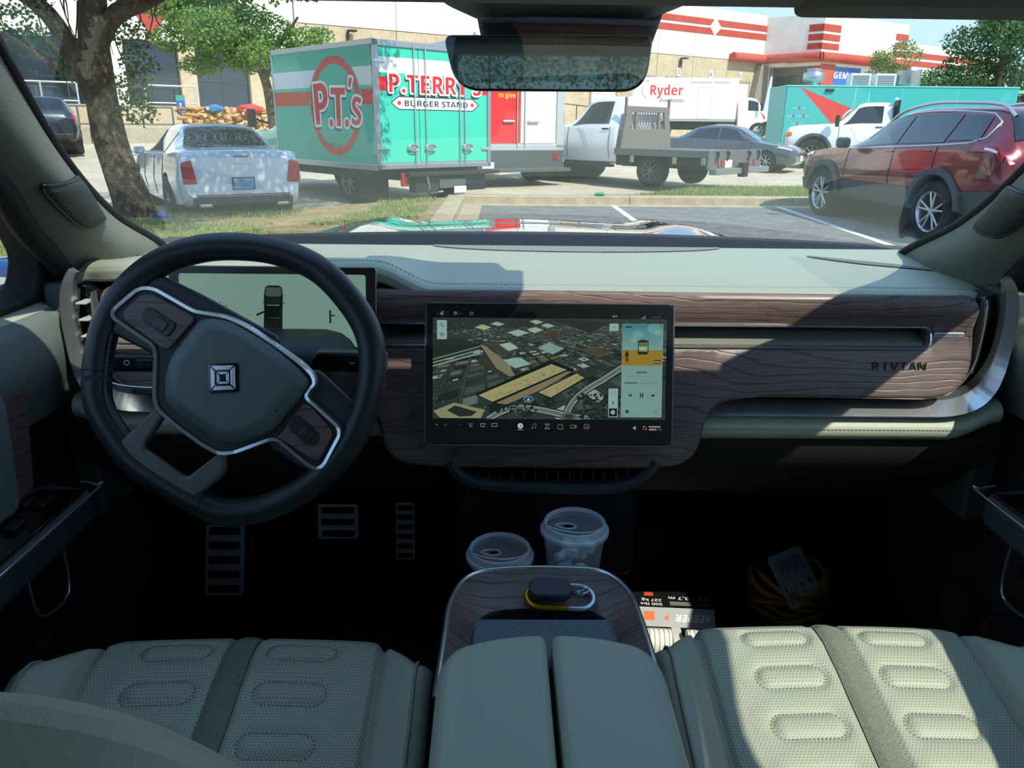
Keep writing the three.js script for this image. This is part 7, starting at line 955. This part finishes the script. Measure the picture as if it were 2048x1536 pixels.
{ // the near tree beside the sedan: trunk leans left and forks
  const t = thing('tree', 'large tree with a thick forked grey-brown trunk beside the white sedan', 'tree', [-5.15, G + 0.05, -11.0]); const o = (x, y, z = -11.0) => [x + 5.15, y - G - 0.05, z + 11.0];
  obj('trunk', limb([o(-5.1, 0.1), o(-5.2, 0.55), o(-5.3, 1.0), o(-5.38, 1.6), o(-5.38, 2.1), o(-5.36, 2.7), o(-5.2, 3.6), o(-5.0, 4.6)], 0.235, 0.13), bark, t);
  obj('limb', limb([o(-5.34, 1.45), o(-5.5, 1.95, -10.95), o(-5.65, 2.45, -10.85), o(-5.95, 2.9, -10.8), o(-6.8, 3.5, -10.6), o(-7.4, 4.4, -10.4)], 0.14, 0.05), bark, t); obj('limb', limb([o(-5.36, 2.35), o(-5.22, 2.62), o(-5.0, 2.82), o(-4.6, 2.98), o(-3.6, 3.4, -10.6), o(-2.6, 4.2, -10.2)], 0.13, 0.05), bark, t); obj('limb', limb([o(-5.3, 3.0), o(-5.0, 3.6, -10.4), o(-4.6, 4.2, -9.6), o(-4.2, 4.8, -8.8)], 0.11, 0.04), bark, t); obj('limb', limb([o(-5.4, 2.0), o(-5.6, 2.35, -11.3), o(-5.75, 2.8, -11.8), o(-6.2, 3.6, -12.4)], 0.1, 0.04), bark, t);
  const tw = []; for (let i = 0; i < 26; i++) { const x = rnd(-7.2, -4.6), z = rnd(-11.9, -10.4), y = rnd(2.7, 3.3); tw.push(limb([o(x, y, z), o(x + rnd(-0.15, 0.15), y - 0.3, z), o(x + rnd(-0.25, 0.25), y - rnd(0.5, 0.85), z + rnd(-0.1, 0.1))], 0.012, 0.004, 6)); } obj('twigs', tw, bark, t).userData.kind = 'stuff';
  const bl = []; for (let i = 0; i < 60; i++) { const a = rnd(0, 6.28), r = 3.8 * Math.sqrt(rnd()); bl.push([...o(-4.3 + r * Math.cos(a) * 1.05, rnd(3.5, 6.2), -10.2 + r * Math.sin(a)), rnd(0.6, 1.1), rnd(0.3, 0.55), rnd(0.6, 1.1)]); }
  const low = [[-6.6, 2.75], [-6.25, 2.55], [-6.5, 2.35], [-5.95, 2.3], [-5.75, 2.05], [-6.9, 2.9], [-4.95, 2.45], [-4.85, 2.1], [-4.95, 1.8], [-4.9, 1.5], [-5.9, 2.75]].map(([x, y]) => [...o(x, y + 0.12, -10.9 + rnd(-0.3, 0.3)), 0.26, 0.2, 0.26]); foliage(t, ['#55742f', '#6d8a3c', '#43602a'], 64000, bl, 0.05, 0.095); foliage(t, ['#5d7a35', '#48652d'], 2300, low, 0.035, 0.07);
}
{ // smaller tree behind the sedan
  const t = thing('tree', 'slender tree with a wide bright green crown left of the teal truck', 'tree', [-6.5, 0.4, -23]); const o = (x, y, z = -23) => [x + 6.5, y - 0.4, z + 23];
  obj('trunk', limb([o(-6.4, 0.3), o(-6.5, 1.5), o(-6.62, 2.6), o(-7.0, 3.4), o(-7.3, 4.4)], 0.17, 0.07), bark, t); obj('limb', limb([o(-6.62, 2.6), o(-6.3, 3.3), o(-5.6, 4.2)], 0.08, 0.03), bark, t); obj('limb', limb([o(-6.8, 3.0), o(-7.8, 3.5), o(-8.6, 4.2)], 0.08, 0.03), bark, t);
  const bl = []; for (let i = 0; i < 46; i++) { const x = rnd(-9.4, -4.9), y = rnd(2.9, 5.8); if (y < 3.2 && (x > -5.9 || x < -9)) continue; bl.push([...o(x, y, -23 + rnd(-1.6, 1.6)), rnd(0.4, 0.75), rnd(0.25, 0.42), rnd(0.4, 0.75)]); } foliage(t, ['#6d9140', '#83a54c', '#557a34'], 24000, bl, 0.06, 0.11);
}
function roundTree(label, x, z, y0, h, rx, cols, n, s0, s1, top = 1) { const t = thing('tree', label, 'tree', [x, rise(x, z) - 0.05, z]); obj('trunk', limb([[0, 0, 0], [0.1, h * 0.3, 0], [0, h * 0.7, 0.1]], 0.2, 0.1, 10), bark, t); const bl = []; for (let i = 0; i < 40; i++) { const a = rnd(0, 6.28), k = rnd(0, 1), r = rx * Math.sqrt(rnd()) * Math.sin(Math.PI * (0.18 + 0.75 * k)); bl.push([r * Math.cos(a), y0 + (h - y0) * k, r * Math.sin(a), rx * 0.3, rx * 0.22, rx * 0.3]); } foliage(t, cols, n, bl, s0, s1); return t; }
roundTree('dense dark green tree above the roof of the red SUV', 20.9, -35.0, 1.2, 6.1, 3.0, ['#3f6b2a', '#52803a', '#2f5622'], 22000, 0.09, 0.16);
roundTree('pale olive feathery tree behind the teal food trailer', 20.9, -44, 1.6, 4.9, 1.9, ['#8a9a58', '#a0ab68', '#75874a'], 9000, 0.08, 0.14);
roundTree('low yellow-green tree between food trailer and dark tree', 21.6, -38, 0.8, 3.2, 1.6, ['#8f9d50', '#a3ae62'], 6000, 0.08, 0.13);
// shrubs on the planted bank and the hedge across the lane behind the truck
function bush(x, y, z, r, label, cols, n, group) { const t = thing('shrub', label, 'shrub', [x, y, z]); obj('stem', cyl([0, 0, 0], [0, r * 0.7, 0], 0.04, 0.02, 6), bark, t); const bl = []; for (let i = 0; i < 9; i++) bl.push([rnd(-r, r) * 0.7, r * rnd(0.35, 0.9), rnd(-r, r) * 0.7, r * 0.5, r * 0.4, r * 0.5]); foliage(t, cols, n, bl, 0.06, 0.12); if (group) t.userData.group = group; }
bush(-19.1, 1.2, -29.9, 0.7, 'green shrub on the bank left of the tree trunk', ['#6f8a48', '#54713a'], 1500); bush(-17.6, 1.2, -30.9, 0.6, 'green shrub on the bank right next to the tree trunk', ['#6f8a48', '#54713a'], 1300);
for (let k = 0; k < 9; k++) bush(-16 + k * 4, G, 23 + (k % 2), 2.6, 'tall green hedge shrub across the lane behind the truck', ['#4f6d31', '#6b7f3e'], 2600, 'hedge across the lane behind the truck');
renderer.render(scene, camera);
